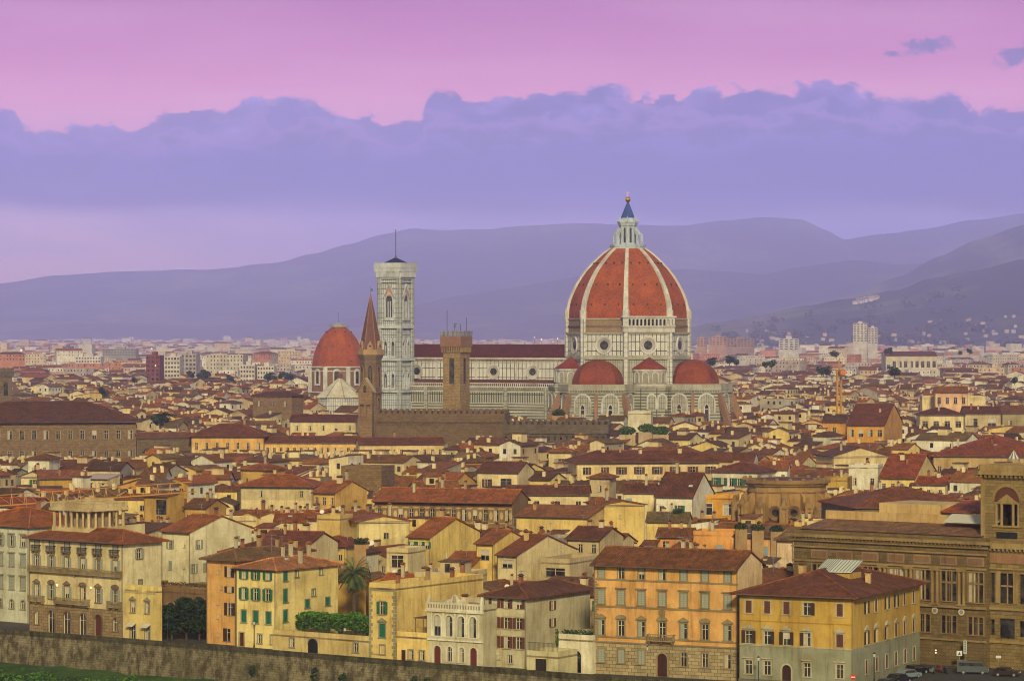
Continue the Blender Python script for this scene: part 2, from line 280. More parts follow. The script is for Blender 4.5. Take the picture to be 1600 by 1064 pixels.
# ---------------------------------------------------------------- mesh and object helpers
COL = S.collection
def P(x, y, z=0.0):
    Y = (HC - z) * F / (y - HY); return Vector(((x - 800) / F * Y, Y, z))
def PX(x, y, Y): return Vector(((x - 800) / F * Y, Y, HC - (y - HY) * Y / F))
def proj(v): return 800 + F * v.x / v.y, HY + F * (HC - v.z) / v.y
class MB:
    def __init__(s): s.v = []; s.f = []; s.m = []; s.c = []; s.M = None; s.keys = []
    def face(s, pts, m, c):
        i = len(s.v)
        if s.M is not None: pts = [s.M @ Vector(p) for p in pts]
        s.v.extend([tuple(p) for p in pts]); s.f.append(tuple(range(i, i + len(pts))))
        if m not in s.keys: s.keys.append(m)
        s.m.append(s.keys.index(m)); s.c.append(c)
    def box(s, x0, x1, y0, y1, z0, z1, m, c, bottom=True):
        A = [(x0, y0, z0), (x1, y0, z0), (x1, y1, z0), (x0, y1, z0), (x0, y0, z1), (x1, y0, z1), (x1, y1, z1), (x0, y1, z1)]
        for q in ((0, 1, 5, 4), (1, 2, 6, 5), (2, 3, 7, 6), (3, 0, 4, 7), (4, 5, 6, 7)) + (((3, 2, 1, 0),) if bottom else ()):
            s.face([A[k] for k in q], m, c)
    def bar(s, p, q, w, m, c, h=None):
        p = Vector(p); q = Vector(q); d = (q - p)
        if d.length < 1e-6: return
        d.normalize(); up = Vector((0, 0, 1)) if abs(d.z) < 0.95 else Vector((0, 1, 0))
        a = d.cross(up).normalized() * (w / 2); b_ = a.cross(d).normalized() * ((h or w) / 2)
        A = [p - a - b_, p + a - b_, p + a + b_, p - a + b_]; B = [v + (q - p) for v in A]
        for k in range(4): s.face([A[k], A[(k + 1) % 4], B[(k + 1) % 4], B[k]], m, c)
        s.face(A[::-1], m, c); s.face(B, m, c)
    def slab(s, pts, th, m, c, mu='wood', cu=(0.06, 0.035, 0.02, 1)):
        top = [Vector(p) + Vector((0, 0, th)) for p in pts]; s.face(top, m, c); s.face(list(pts)[::-1], mu, cu)
        for k in range(len(pts)):
            j = (k + 1) % len(pts); s.face([pts[k], pts[j], top[j], top[k]], m, c)
    def extr(s, poly, y0, y1, m, c):      # polygon in (x,z), extruded along y; y0 is the outer face
        n = len(poly); s.face([(x, y0, z) for x, z in poly], m, c); s.face([(x, y1, z) for x, z in poly][::-1], m, c)
        for k in range(n):
            a, b_ = poly[k], poly[(k + 1) % n]
            s.face([(a[0], y0, a[1]), (a[0], y1, a[1]), (b_[0], y1, b_[1]), (b_[0], y0, b_[1])], m, c)
    def prism(s, cx, cy, r, z0, z1, n, m, c, r2=None, ph=0.0, cap=True):
        r2 = r if r2 is None else r2
        A = [(cx + r * sin(ph + 2 * pi * k / n), cy - r * cos(ph + 2 * pi * k / n), z0) for k in range(n)]
        B = [(cx + r2 * sin(ph + 2 * pi * k / n), cy - r2 * cos(ph + 2 * pi * k / n), z1) for k in range(n)]
        for k in range(n):
            j = (k + 1) % n
            if r2 < 1e-4: s.face([A[k], A[j], B[k]], m, c)
            else: s.face([A[k], A[j], B[j], B[k]], m, c)
        if cap:
            if r2 >= 1e-4: s.face(B, m, c)
            s.face(A[::-1], m, c)
    def lathe(s, cx, cy, prof, n, m, c, ph=0.0):
        for (r1, z1), (r2, z2) in zip(prof, prof[1:]): s.prism(cx, cy, max(r1, 0.001), z1, z2, n, m, c, max(r2, 0.0), ph, cap=False)
    def mesh(s, name, smooth=False):
        me = bpy.data.meshes.new(name); me.from_pydata(s.v, [], s.f)
        for k in s.keys: me.materials.append(MATS[k])
        me.polygons.foreach_set('material_index', s.m)
        cols = []; uvs = []
        V = s.v
        for f, c in zip(s.f, s.c):
            a, b_, d = Vector(V[f[0]]), Vector(V[f[1]]), Vector(V[f[2]])
            n = (b_ - a).cross(d - a)
            if n.length > 1e-9: n.normalize()
            else: n = Vector((0, 0, 1))
            t = Vector((-n.y, n.x, 0))
            t = t.normalized() if t.length > 1e-3 else Vector((1, 0, 0))
            bt = n.cross(t)
            for k in f:
                p = Vector(V[k]); uvs += [p.dot(t), p.dot(bt)]; cols += list(c)
        ca = me.color_attributes.new('Col', 'FLOAT_COLOR', 'CORNER'); ca.data.foreach_set('color', cols)
        uv = me.uv_layers.new(name='UVMap'); uv.data.foreach_set('uv', uvs)
        if smooth: me.polygons.foreach_set('use_smooth', [True] * len(s.f))
        me.update(); return me
def link(name, data, parent=None, M=None):
    o = bpy.data.objects.new(name, data); COL.objects.link(o)
    if parent is not None: o.parent = parent
    if M is not None: o.matrix_local = M
    return o
def add(name, mb, parent=None, M=None, smooth=False): return link(name, mb.mesh(name, smooth), parent, M)
def tag(o, label=None, cat=None, group=None, kind=None):
    if label: o['label'] = label
    if cat: o['category'] = cat
    if group: o['group'] = group
    if kind: o['kind'] = kind
    return o
def empty(name, M=None):
    o = link(name, None, None, M); o.empty_display_size = 0.5; return o
def place(p, th=0.0): return Matrix.Translation(Vector((p[0], p[1], p[2] if len(p) > 2 else 0))) @ Matrix.Rotation(-R(th), 4, 'Z')
def jit(c, a=0.06):
    k = 1 + random.uniform(-a, a); return (min(1, c[0] * k), min(1, c[1] * k * (1 + random.uniform(-a, a) * .3)), min(1, c[2] * k), 1)

WC = {'cream': lin(222, 205, 158), 'pale yellow': lin(226, 202, 128), 'white': lin(226, 222, 202), 'beige': lin(196, 178, 138), 'ochre': lin(194, 156, 82),
      'grey': lin(168, 162, 144), 'yellow': lin(222, 194, 120), 'orange': lin(208, 160, 94), 'mustard': lin(188, 154, 70), 'stone': lin(150, 128, 92),
      'pinkish': lin(220, 190, 158), 'brown': lin(140, 112, 76)}
ROOF = [lin(142, 90, 46), lin(122, 80, 44), lin(156, 98, 46), lin(106, 74, 48), lin(170, 100, 46), lin(132, 100, 62)]
TRIM = lin(150, 140, 116); DARKW = lin(70, 38, 28); GREEN = lin(40, 86, 62); GREY = lin(120, 124, 116)
SH = {'brown': lin(84, 48, 36), 'green': lin(30, 92, 66), 'grey': lin(132, 136, 124), 'dark': lin(52, 36, 28), 'blue': lin(120, 144, 160)}

def side_frames(W, D):
    def fr(o, u, inw): return Matrix(((u[0], inw[0], 0, o[0]), (u[1], inw[1], 0, o[1]), (0, 0, 1, 0), (0, 0, 0, 1)))
    return {'F': (fr((0, 0), (1, 0), (0, 1)), W), 'R': (fr((W, 0), (0, 1), (-1, 0)), D), 'L': (fr((0, D), (0, -1), (1, 0)), D), 'B': (fr((W, D), (-1, 0), (0, -1)), W)}
def wall(mb, L, h, ops, m, c, z0=0.0, zoned=None):
    """one wall in side coordinates with real openings ops=(x0,x1,z0,z1) and reveals"""
    xs = sorted({0.0, L, *[o[0] for o in ops], *[o[1] for o in ops]}); zs = sorted({z0, h, *[o[2] for o in ops], *[o[3] for o in ops], *([zoned[0]] if zoned else [])})
    for i in range(len(xs) - 1):
        for j in range(len(zs) - 1):
            cx, cz = (xs[i] + xs[i + 1]) / 2, (zs[j] + zs[j + 1]) / 2
            if any(o[0] < cx < o[1] and o[2] < cz < o[3] for o in ops): continue
            mm, cc = (m, c) if not zoned or cz > zoned[0] else (zoned[1], zoned[2])
            mb.face([(xs[i], 0, zs[j]), (xs[i + 1], 0, zs[j]), (xs[i + 1], 0, zs[j + 1]), (xs[i], 0, zs[j + 1])], mm, cc)
    for a, b_, p, q in ops:
        d = 0.3
        for f in ([(a, 0, p), (a, d, p), (a, d, q), (a, 0, q)], [(b_, 0, p), (b_, 0, q), (b_, d, q), (b_, d, p)], [(a, 0, p), (b_, 0, p), (b_, d, p), (a, d, p)], [(a, 0, q), (a, d, q), (b_, d, q), (b_, 0, q)]):
            mb.face(f, m, c)
def arch_pts(w, h, n=8, pointed=False):
    """outline of a round or pointed arched opening, centred, base at z=0"""
    r = w / 2; pts = [(-r, 0), (r, 0)]
    if pointed:
        R2 = w * 1.05; ang = math.acos((R2 - r) / R2); hh = R2 * sin(ang); zs = h - hh
        pts += [(r - R2 + R2 * cos(t), zs + R2 * sin(t)) for t in [ang * k / n for k in range(n)]] + [(0, h)]
        pts += [(-(r - R2 + R2 * cos(t)), zs + R2 * sin(t)) for t in [ang * k / n for k in range(n - 1, -1, -1)]]
    else:
        pts += [(r * cos(t), h - r + r * sin(t)) for t in [pi * k / n for k in range(n + 1)]]
    return pts
def archwin(mb, w, h, fw, fcol, pointed=False, proud=0.15, m='glass', fm='plaster', gc=(0, 0, 0, 1), bars=0):
    inn = arch_pts(w, h, 8, pointed); out = arch_pts(w + 2 * fw, h + fw, 8, pointed)
    mb.face([(x, -0.02, z) for x, z in inn], m, gc)
    n = len(inn)
    for k in range(n):
        j = (k + 1) % n
        if k == 0: continue
        a, b_, c_, d = inn[k], inn[j], out[j], out[k]
        mb.face([(a[0], -proud, a[1]), (d[0], -proud, d[1]), (c_[0], -proud, c_[1]), (b_[0], -proud, b_[1])], fm, fcol)
        mb.face([(a[0], -proud, a[1]), (b_[0], -proud, b_[1]), (b_[0], 0, b_[1]), (a[0], 0, a[1])], fm, fcol)
        mb.face([(d[0], -proud, d[1]), (d[0], 0, d[1]), (c_[0], 0, c_[1]), (c_[0], -proud, c_[1])], fm, fcol)
    for k in range(bars):
        x = -w / 2 + w * (k + 1) / (bars + 1); mb.box(x - 0.05 * w, x + 0.05 * w, -proud * .9, 0, 0, h * 0.72, fm, fcol)
WCACHE = {}
def window_mesh(w, h, shut, scol, top, trim, fcol):
    if not ('D' in top or 'K' in top):
        q = random.random(); top += 'k' if q < .22 else ('g' if q < .34 else '')
    key = (round(w, 2), round(h, 2), shut, scol, top, trim, fcol)
    if key in WCACHE: return WCACHE[key]
    mb = MB(); tc = lin(*trim) if trim else None; W2 = w / 2
    fc = lin(*fcol)
    door = 'D' in top
    if 'K' in top:        # dark opening without glass bars
        mb.face([(-W2, 0.24, 0), (W2, 0.24, 0), (W2, 0.24, h), (-W2, 0.24, h)], 'glass', (0, 0, 0, 1))
    elif door: mb.box(-W2, W2, 0.16, 0.24, 0, h, 'paint', fc); mb.box(-0.02, 0.02, 0.13, 0.16, 0, h, 'paint', (0.02, 0.015, 0.01, 1))
    else:
        mb.face([(-W2, 0.2, 0), (W2, 0.2, 0), (W2, 0.2, h), (-W2, 0.2, h)], 'glass', (0, 0, 0, 1))
        fr = 0.07
        if 'k' in top: mb.box(-W2 + .08, W2 * (-.1 if h > 1.4 else .9), .193, .198, 0.02, h - .05, 'cloth', (.42, .38, .3, 1))
        if 'g' in top: mb.box(-W2 + .08, W2 - .08, .19, .195, h * .45, h - .05, 'cloth', (.5, .46, .38, 1))
        mb.box(-0.04, 0.04, 0.12, 0.18, 0, h, 'paint', fc)
        mb.box(-W2, -W2 + fr, 0.12, 0.19, 0, h, 'paint', fc); mb.box(W2 - fr, W2, 0.12, 0.19, 0, h, 'paint', fc)
        mb.box(-W2 + fr, W2 - fr, 0.125, 0.19, h - fr, h, 'paint', fc)
        if h > 1.3: mb.box(-W2 + fr, W2 - fr, 0.13, 0.18, h * .66, h * .66 + 0.06, 'paint', fc)
    if 'a' in top:        # round head: fill the corners of the opening
        ap = [(W2 * cos(t), h - W2 + W2 * sin(t)) for t in [pi * k / 10 for k in range(11)]]
        sc = tc or TRIM
        for k in range(10):
            a, b_ = ap[k], ap[k + 1]
            zx = h + 0.01
            mb.face([(a[0], -0.004, a[1]), (a[0], -0.004, zx), (b_[0], -0.004, zx), (b_[0], -0.004, b_[1])], 'plaster', sc)
            mb.face([(a[0], -0.004, a[1]), (b_[0], -0.004, b_[1]), (b_[0], 0.2, b_[1]), (a[0], 0.2, a[1])], 'plaster', sc)
        if tc:
            op = [((W2 + .25) * cos(t), h - W2 + (W2 + .25) * sin(t)) for t in [pi * k / 10 for k in range(11)]]
            for k in range(10):
                a, b_, c_, d = ap[k], ap[k + 1], op[k + 1], op[k]
                mb.face([(a[0], -0.1, a[1]), (d[0], -0.1, d[1]), (c_[0], -0.1, c_[1]), (b_[0], -0.1, b_[1])], 'plaster', tc)
                mb.face([(d[0], -0.1, d[1]), (d[0], 0, d[1]), (c_[0], 0, c_[1]), (c_[0], -0.1, c_[1])], 'plaster', tc)
            mb.box(-W2 - .25, -W2, -0.1, 0.0, 0, h - W2, 'plaster', tc); mb.box(W2, W2 + .25, -0.1, 0.0, 0, h - W2, 'plaster', tc)
    elif tc:
        t = 0.2
        mb.box(-W2 - t, -W2, -0.08, 0.02, 0, h + t, 'plaster', tc); mb.box(W2, W2 + t, -0.08, 0.02, 0, h + t, 'plaster', tc)
        mb.box(-W2, W2, -0.078, 0.02, h, h + t, 'plaster', tc)
    if tc and not door: mb.box(-W2 - 0.3, W2 + 0.3, -0.2, 0.0, -0.16, 0, 'plaster', tc)
    elif not door and 'K' not in top: mb.box(-W2 - 0.1, W2 + 0.1, -0.12, 0.0, -0.1, 0, 'plaster', TRIM)
    e = W2 + 0.35
    if 'H' in top: mb.box(-e, e, -0.32, 0, h + .3, h + .5, 'plaster', tc or TRIM)
    if 'P' in top: mb.box(-e, e, -0.3, 0, h + .28, h + .42, 'plaster', tc or TRIM); mb.extr([(-e, h + .42), (e, h + .42), (0, h + .98)], -0.28, 0, 'plaster', tc or TRIM)
    if 'A' in top:
        mb.box(-e, e, -0.3, 0, h + .28, h + .42, 'plaster', tc or TRIM)
        mb.extr([(e * cos(t), h + .42 + .55 * sin(t)) for t in [pi * k / 8 for k in range(9)]], -0.28, 0, 'plaster', tc or TRIM)
    WCACHE[key] = mb.mesh('window'); return WCACHE[key]
def shutter_mesh(w, h, col, kind):
    key = ('s', round(w, 2), round(h, 2), col, kind)
    if key in WCACHE: return WCACHE[key]
    mb = MB(); c = SH[col]
    mb.box(0, w, -0.05, 0, 0, h, 'paint', c)
    n = max(3, int(h / 0.28))
    for k in range(n): mb.box(0.08, w - 0.08, -0.075, -0.05, 0.08 + (h - 0.16) * k / n, 0.08 + (h - .16) * (k + 0.55) / n, 'paint', tuple(v * 1.25 for v in c[:3]) + (1,))
    WCACHE[key] = mb.mesh('shutter'); return WCACHE[key]
def put_window(root, Ms, x, z, w, h, shut='n', scol='brown', top='', trim=None, fcol=(196, 186, 160), subs=True):
    name = 'door' if 'D' in top else 'window'
    o = link(name, window_mesh(w, h, shut, scol, top, trim, fcol), root, Ms @ Matrix.Translation((x, 0, z)))
    if shut == 'o':
        lw = w / 2; g = 0.0 if trim is None else 0.0
        for sg in (-1, 1):
            if random.random() < 0.12: continue
            xx = -w / 2 - lw - 0.02 if sg < 0 else w / 2 + 0.02
            link('shutter', shutter_mesh(lw, h, scol, 'o'), o, Matrix.Translation((xx, -0.085, 0)))
    elif shut == 'c':
        for sg in (-1, 1): link('shutter', shutter_mesh(w / 2 - 0.01, h, scol, 'c'), o, Matrix.Translation((-w / 2 if sg < 0 else 0.01, 0.06, 0)))
    elif shut == 'h':      # one leaf closed
        link('shutter', shutter_mesh(w / 2 - 0.01, h, scol, 'c'), o, Matrix.Translation((-w / 2, 0.06, 0)))
    return o
def roof_planes(kind, W, D, h, t, e):
    Z = lambda d: h + t * d
    if kind == 'hip':
        lo = h - t * e
        if W >= D:
            r = D / 2; a, b_ = (r, r, Z(r)), (W - r, r, Z(r))
            return [[(-e, -e, lo), (W + e, -e, lo), b_, a], [(W + e, D + e, lo), (-e, D + e, lo), a, b_], [(W + e, -e, lo), (W + e, D + e, lo), b_], [(-e, D + e, lo), (-e, -e, lo), a]], [(a, b_)] + [((x, y, lo), q) for x, y, q in ((-e, -e, a), (W + e, -e, b_), (W + e, D + e, b_), (-e, D + e, a))]
        r = W / 2; a, b_ = (r, r, Z(r)), (r, D - r, Z(r))
        return [[(-e, -e, lo), (W + e, -e, lo), a], [(W + e, D + e, lo), (-e, D + e, lo), b_], [(W + e, -e, lo), (W + e, D + e, lo), b_, a], [(-e, D + e, lo), (-e, -e, lo), a, b_]], [(a, b_)] + [((x, y, lo), q) for x, y, q in ((-e, -e, a), (W + e, -e, a), (W + e, D + e, b_), (-e, D + e, b_))]
    if kind == 'gx':
        lo = h - t * e; r = D / 2; g = 0.25
        return [[(-g, -e, lo), (W + g, -e, lo), (W + g, r, Z(r)), (-g, r, Z(r))], [(W + g, D + e, lo), (-g, D + e, lo), (-g, r, Z(r)), (W + g, r, Z(r))]], [((-g, r, Z(r)), (W + g, r, Z(r)))]
    if kind == 'gy':
        lo = h - t * e; r = W / 2; g = 0.35
        return [[(-e, D + g, lo), (-e, -g, lo), (r, -g, Z(r)), (r, D + g, Z(r))], [(W + e, -g, lo), (W + e, D + g, lo), (r, D + g, Z(r)), (r, -g, Z(r))]], [((r, -g, Z(r)), (r, D + g, Z(r)))]
    if kind == 'shed':
        return [[(-.25, -e, h - t * e), (W + .25, -e, h - t * e), (W + .25, D + .1, Z(D)), (-.25, D + .1, Z(D))]], []
    if kind == 'shedx':   # rises to the right
        return [[(-e, -.25, h - t * e), (W + .1, -.25, Z(W)), (W + .1, D + .25, Z(W)), (-e, D + .25, h - t * e)]], []
    return [], []
def roof_z(kind, W, D, h, t, x, y):
    d = {'hip': min(x, y, W - x, D - y), 'gx': min(y, D - y), 'gy': min(x, W - x), 'shed': y, 'shedx': x}.get(kind, 0)
    return h + t * d
def roof_mesh(mb, kind, W, D, h, t, e, rc, wc, th=0.24, ridges=True, m='tile', wm='plaster'):
    pl, rg = roof_planes(kind, W, D, h, t, e)
    for q in pl: mb.slab(q, th, m, rc)
    if ridges:
        rcl = tuple(min(1, v * 1.5) for v in rc[:3]) + (1,)
        for p, q in rg: mb.bar(Vector(p) + Vector((0, 0, th + .03)), Vector(q) + Vector((0, 0, th + .03)), 0.34, m, rcl, 0.2)
def gables(mb, kind, W, D, h, t, m, c):
    if kind == 'gx':
        for x in (0, W): mb.face([(x, 0, h), (x, D, h), (x, D / 2, h + t * D / 2)], m, c)
    elif kind == 'gy':
        for y in (0, D): mb.face([(0, y, h), (W, y, h), (W / 2, y, h + t * W / 2)], m, c)
    elif kind == 'shed':
        for x in (0, W): mb.face([(x, 0, h), (x, D, h), (x, D, h + t * D)], m, c)
        mb.face([(0, D, h), (W, D, h), (W, D, h + t * D), (0, D, h + t * D)], m, c)
    elif kind == 'shedx':
        for y in (0, D): mb.face([(0, y, h), (W, y, h), (W, y, h + t * W)], m, c)
        mb.face([(W, 0, h), (W, D, h), (W, D, h + t * W), (W, 0, h + t * W)], m, c)
CH = []
def chimneys():
    for k in range(5):
        mb = MB(); c = [lin(200, 170, 120), lin(170, 140, 100), lin(216, 200, 164), lin(150, 100, 70), lin(190, 180, 150)][k]; h = [1.2, 1.6, 1.0, 1.4, 1.9][k]; w = [.35, .3, .5, .3, .28][k]
        mb.box(-w, w, -w * .8, w * .8, -0.8, h, 'plaster', c)
        mb.box(-w - .1, w + .1, -w * .8 - .1, w * .8 + .1, h, h + .1, 'plaster', c)
        mb.box(-w + .05, w - .05, -w * .8 + .05, w * .8 - .05, h + .1, h + .3, 'plaster', (0.03, 0.02, 0.02, 1))
        mb.extr([(-w - .12, h + .3), (w + .12, h + .3), (0, h + .6)], -w - .1, w + .1, 'tile', ROOF[k])
        CH.append(mb.mesh('chimney'))
chimneys()
def antenna_mesh():
    mb = MB(); c = (0.25, 0.25, 0.25, 1)
    mb.bar((0, 0, -.3), (0, 0, 3.2), 0.06, 'metal', c)
    mb.bar((-.9, 0, 3.0), (.9, 0, 3.0), 0.04, 'metal', c)
    for k in range(7): mb.bar((-.9 + .3 * k, -.35, 3.0), (-.9 + .3 * k, .35, 3.0), 0.03, 'metal', c)
    mb.bar((-.5, 0, 2.4), (.5, 0, 2.4), 0.04, 'metal', c)
    return mb.mesh('antenna')
def dish_mesh(col):
    mb = MB()
    mb.bar((0, 0, -.3), (0, 0, .9), 0.07, 'metal', (0.3, 0.3, 0.3, 1))
    mb.M = Matrix.Translation((0, -.1, 1.0)) @ Matrix.Rotation(R(60), 4, 'X')
    mb.lathe(0, 0, [(0.0, 0), (.25, .05), (.5, .16), (.5, .2), (.25, .1), (0, .05)], 12, 'paint', col)
    mb.bar((0, .35, .1), (0, 0, .6), 0.03, 'metal', (0.3, 0.3, 0.3, 1))
    return mb.mesh('satellite_dish')
ANT = antenna_mesh(); DISH = [dish_mesh((.7, .7, .68, 1)), dish_mesh(lin(120, 50, 40))]
def skylight_mesh():
    mb = MB(); mb.box(-.5, .5, -.4, .4, -.25, .12, 'metal', (.3, .3, .3, 1)); mb.face([(-.42, -.32, .125), (.42, -.32, .125), (.42, .32, .125), (-.42, .32, .125)], 'paint', lin(190, 200, 205)); return mb.mesh('skylight')
SKYL = skylight_mesh()
FOOT = []   # footprints of hand-placed buildings: (world corners, screen x0, x1, y limit, distance)
def protect(x0, x1, yb, Y): FOOT.append((None, x0, x1, yb, Y))
def house(label, x0, x1, ye, z=16.0, th=27.0, D=11.0, side=None, roof='gx', pitch=19, wc='cream', rc=None, rows=None, srows=(), e=0.7, yb=None,
          zoned=None, wm='plaster', trimc=None, nch=None, ants=1, dish=0, sky=0, name='house', cat='house', group='houses of the old town', m2='tile', extra_h=0, sleft=None, swc=None):
    """x0,x1: screen span of the front wall, ye: screen row of the eave's left end at height z"""
    A = P(x0, ye, z); s_, c_ = sin(R(th)), cos(R(th)); k = (x1 - 800) / F
    W = (k * A.y - A.x) / (c_ + s_ * k)
    if side:    # depth so that the right end wall spans this many px
        B = A + Vector((W * c_, -W * s_, 0)); k2 = (x1 + side - 800) / F
        D = max(4.0, (k2 * B.y - B.x) / max(0.12, (s_ - c_ * k2)))
        D = min(D, 45)
    base = A.copy(); base.z = 0
    root = empty(name, place(base, th)); tag(root, label, cat, group)
    c = WC[wc] if isinstance(wc, str) else wc
    c = jit(c, 0.04); rc = (min(1, rc[0] * 1.15), rc[1] * 1.3, rc[2] * .95, 1) if rc else jit(random.choice(ROOF), .12); t = tan(R(pitch)); h = z
    fr = side_frames(W, D)
    if rows is None: rows = [(h - 2.7, 1.5, 0.95, max(1, int(W / 3.6)), random.choice('oonc'), random.choice(['brown', 'brown', 'green', 'grey']), '')]
    mb = MB(); wins = []
    for sd, rr in (('F', rows), ('R', srows), ('L', sleft or ()), ('B', ())):
        Ms, L = fr[sd]; ops = []
        for r in rr:
            zb, wh, ww, n, shut, scol, top = r[:7]; trim = r[7] if len(r) > 7 else trimc
            xs = n if isinstance(n, (list, tuple)) else [(i + .5) / n for i in range(n)]
            fc = r[8] if len(r) > 8 else (196, 186, 160)
            for q in xs:
                x = q * L
                if x - ww / 2 < 0.2 or x + ww / 2 > L - 0.2 or zb + wh > h - 0.1: continue
                ops.append((x - ww / 2, x + ww / 2, max(zb, 0.02), zb + wh)); wins.append((Ms, x, max(zb, 0.02), ww, wh, shut, scol, top, trim, fc))
        mb.M = Ms; wall(mb, L, h, ops, wm, swc if (swc and sd in 'RL') else c, 0.0, zoned if not (swc and sd in 'RL') else None)
    mb.M = None; gables(mb, roof, W, D, h, t, wm, swc or c)
    if roof == 'flat':
        mb.box(0, W, 0, D, h - .3, h, 'plaster', lin(170, 150, 120))
        for b_ in ((0, W, 0, .3), (0, W, D - .3, D), (0, .3, .3, D - .3), (W - .3, W, .3, D - .3)): mb.box(*b_, h, h + .8, wm, c)
    if trimc: mb.box(-0.04, W + 0.04, -0.09, 0, h - 0.55, h - 0.3, 'plaster', lin(*trimc))
    add('wall', mb, root)
    for w_ in wins: put_window(root, *w_)
    rf = None
    if roof != 'flat':
        mb = MB(); roof_mesh(mb, roof, W, D, h, t, e, rc, c, m=m2)
        # gutter along the front eave
        mb.bar((-0.2, -e - .06, h - t * e + .12), (W + .2, -e - .06, h - t * e + .12), 0.14, 'metal', (0.12, 0.08, 0.06, 1))
        rf = add('roof', mb, root)
        mb = MB()
        for xx in (0.12, W - .12): mb.bar((xx, -.1, 0.0), (xx, -.1, h - .25), 0.11, 'metal', (0.16, 0.12, 0.09, 1)); mb.bar((xx, -.1, h - .25), (xx, -e, h - t * e + .1), .11, 'metal', (0.16, 0.12, 0.09, 1))
        add('drainpipe', mb, root)
    par = rf or root
    n = nch if nch is not None else random.choice([1, 1, 2, 2, 3])
    for i in range(n):
        x, y = random.uniform(.12, .88) * W, random.uniform(.25, .8) * D
        link('chimney', random.choice(CH), par, Matrix.Translation((x, y, roof_z(roof, W, D, h, t, x, y) + .2)) @ Matrix.Rotation(random.uniform(-.1, .1), 4, 'Z') @ Matrix.Scale(random.uniform(.85, 1.2), 4))
    for i in range(ants):
        x, y = random.uniform(.1, .9) * W, random.uniform(.4, .7) * D
        link('antenna', ANT, par, Matrix.Translation((x, y, roof_z(roof, W, D, h, t, x, y) + .2)) @ Matrix.Rotation(random.uniform(0, 3), 4, 'Z') @ Matrix.Scale(random.uniform(.6, 1.1), 4))
    for i in range(dish):
        x, y = random.uniform(.2, .8) * W, random.uniform(.15, .4) * D
        link('satellite_dish', DISH[i % 2], par, Matrix.Translation((x, y, roof_z(roof, W, D, h, t, x, y) + .2)) @ Matrix.Rotation(random.uniform(-.4, .4), 4, 'Z'))
    for i in range(sky):
        x, y = random.uniform(.15, .85) * W, random.uniform(.15, .4) * D
        link('skylight', SKYL, par, Matrix.Translation((x, y, roof_z(roof, W, D, h, t, x, y) + .2)) @ (Matrix.Rotation(R(pitch), 4, 'X') if roof in ('gx', 'hip', 'shed') else Matrix()))
    M = place(base, th); cs = [M @ Vector(q) for q in ((0, 0, 0), (W, 0, 0), (W, D, 0), (0, D, 0))]
    xs = [proj(q)[0] for q in cs]
    FOOT.append((cs, min(xs) + 1, max(xs) - 1, yb if yb else ye + 14, A.y - (s_ * W if th > 0 else 0)))
    root['_s'] = 0; del root['_s']
    return root, W, D, fr
def cornice(mb, L, z, d, hgt, c, dent=True, m='plaster'):
    mb.box(-d, L + d, -d, 0, z, z + hgt, m, c)
    if dent:
        n = int(L / 0.7)
        for k in range(n): mb.box(L * k / n, L * k / n + .3, -d * .8, 0, z - .3, z, m, c)
def balcony(root, Ms, x0, x1, z, dep=0.9, c=TRIM, iron=False):
    mb = MB(); mb.box(x0, x1, -dep, 0, z - .18, z, 'plaster', c)
    for x in (x0 + .2, (x0 + x1) / 2, x1 - .35): mb.box(x, x + .18, -dep * .7, 0, z - .55, z - .18, 'plaster', c)
    bc = (0.03, 0.03, 0.03, 1) if iron else c; bm = 'metal' if iron else 'plaster'; s = .03 if iron else .09
    n = max(3, int((x1 - x0) / (0.3 if not iron else .22)))
    for k in range(n + 1):
        x = x0 + (x1 - x0) * k / n; mb.box(x - s / 2 if k else x, x + s / 2 + .001, -dep, -dep + s, z, z + .85, bm, bc)
    for y in [-dep * .75, -dep * .5, -dep * .25]:
        for x in (x0, x1 - s): mb.box(x, x + s, y, y + s, z, z + .85, bm, bc)
    mb.box(x0 - .04, x1 + .04, -dep - .04, -dep + .14, z + .85, z + .98, bm, bc)
    mb.box(x0 - .04, x0 + .12, -dep + .14, 0, z + .85, z + .98, bm, bc); mb.box(x1 - .12, x1 + .04, -dep + .14, 0, z + .85, z + .98, bm, bc)
    return add('balcony', mb, root, Ms)
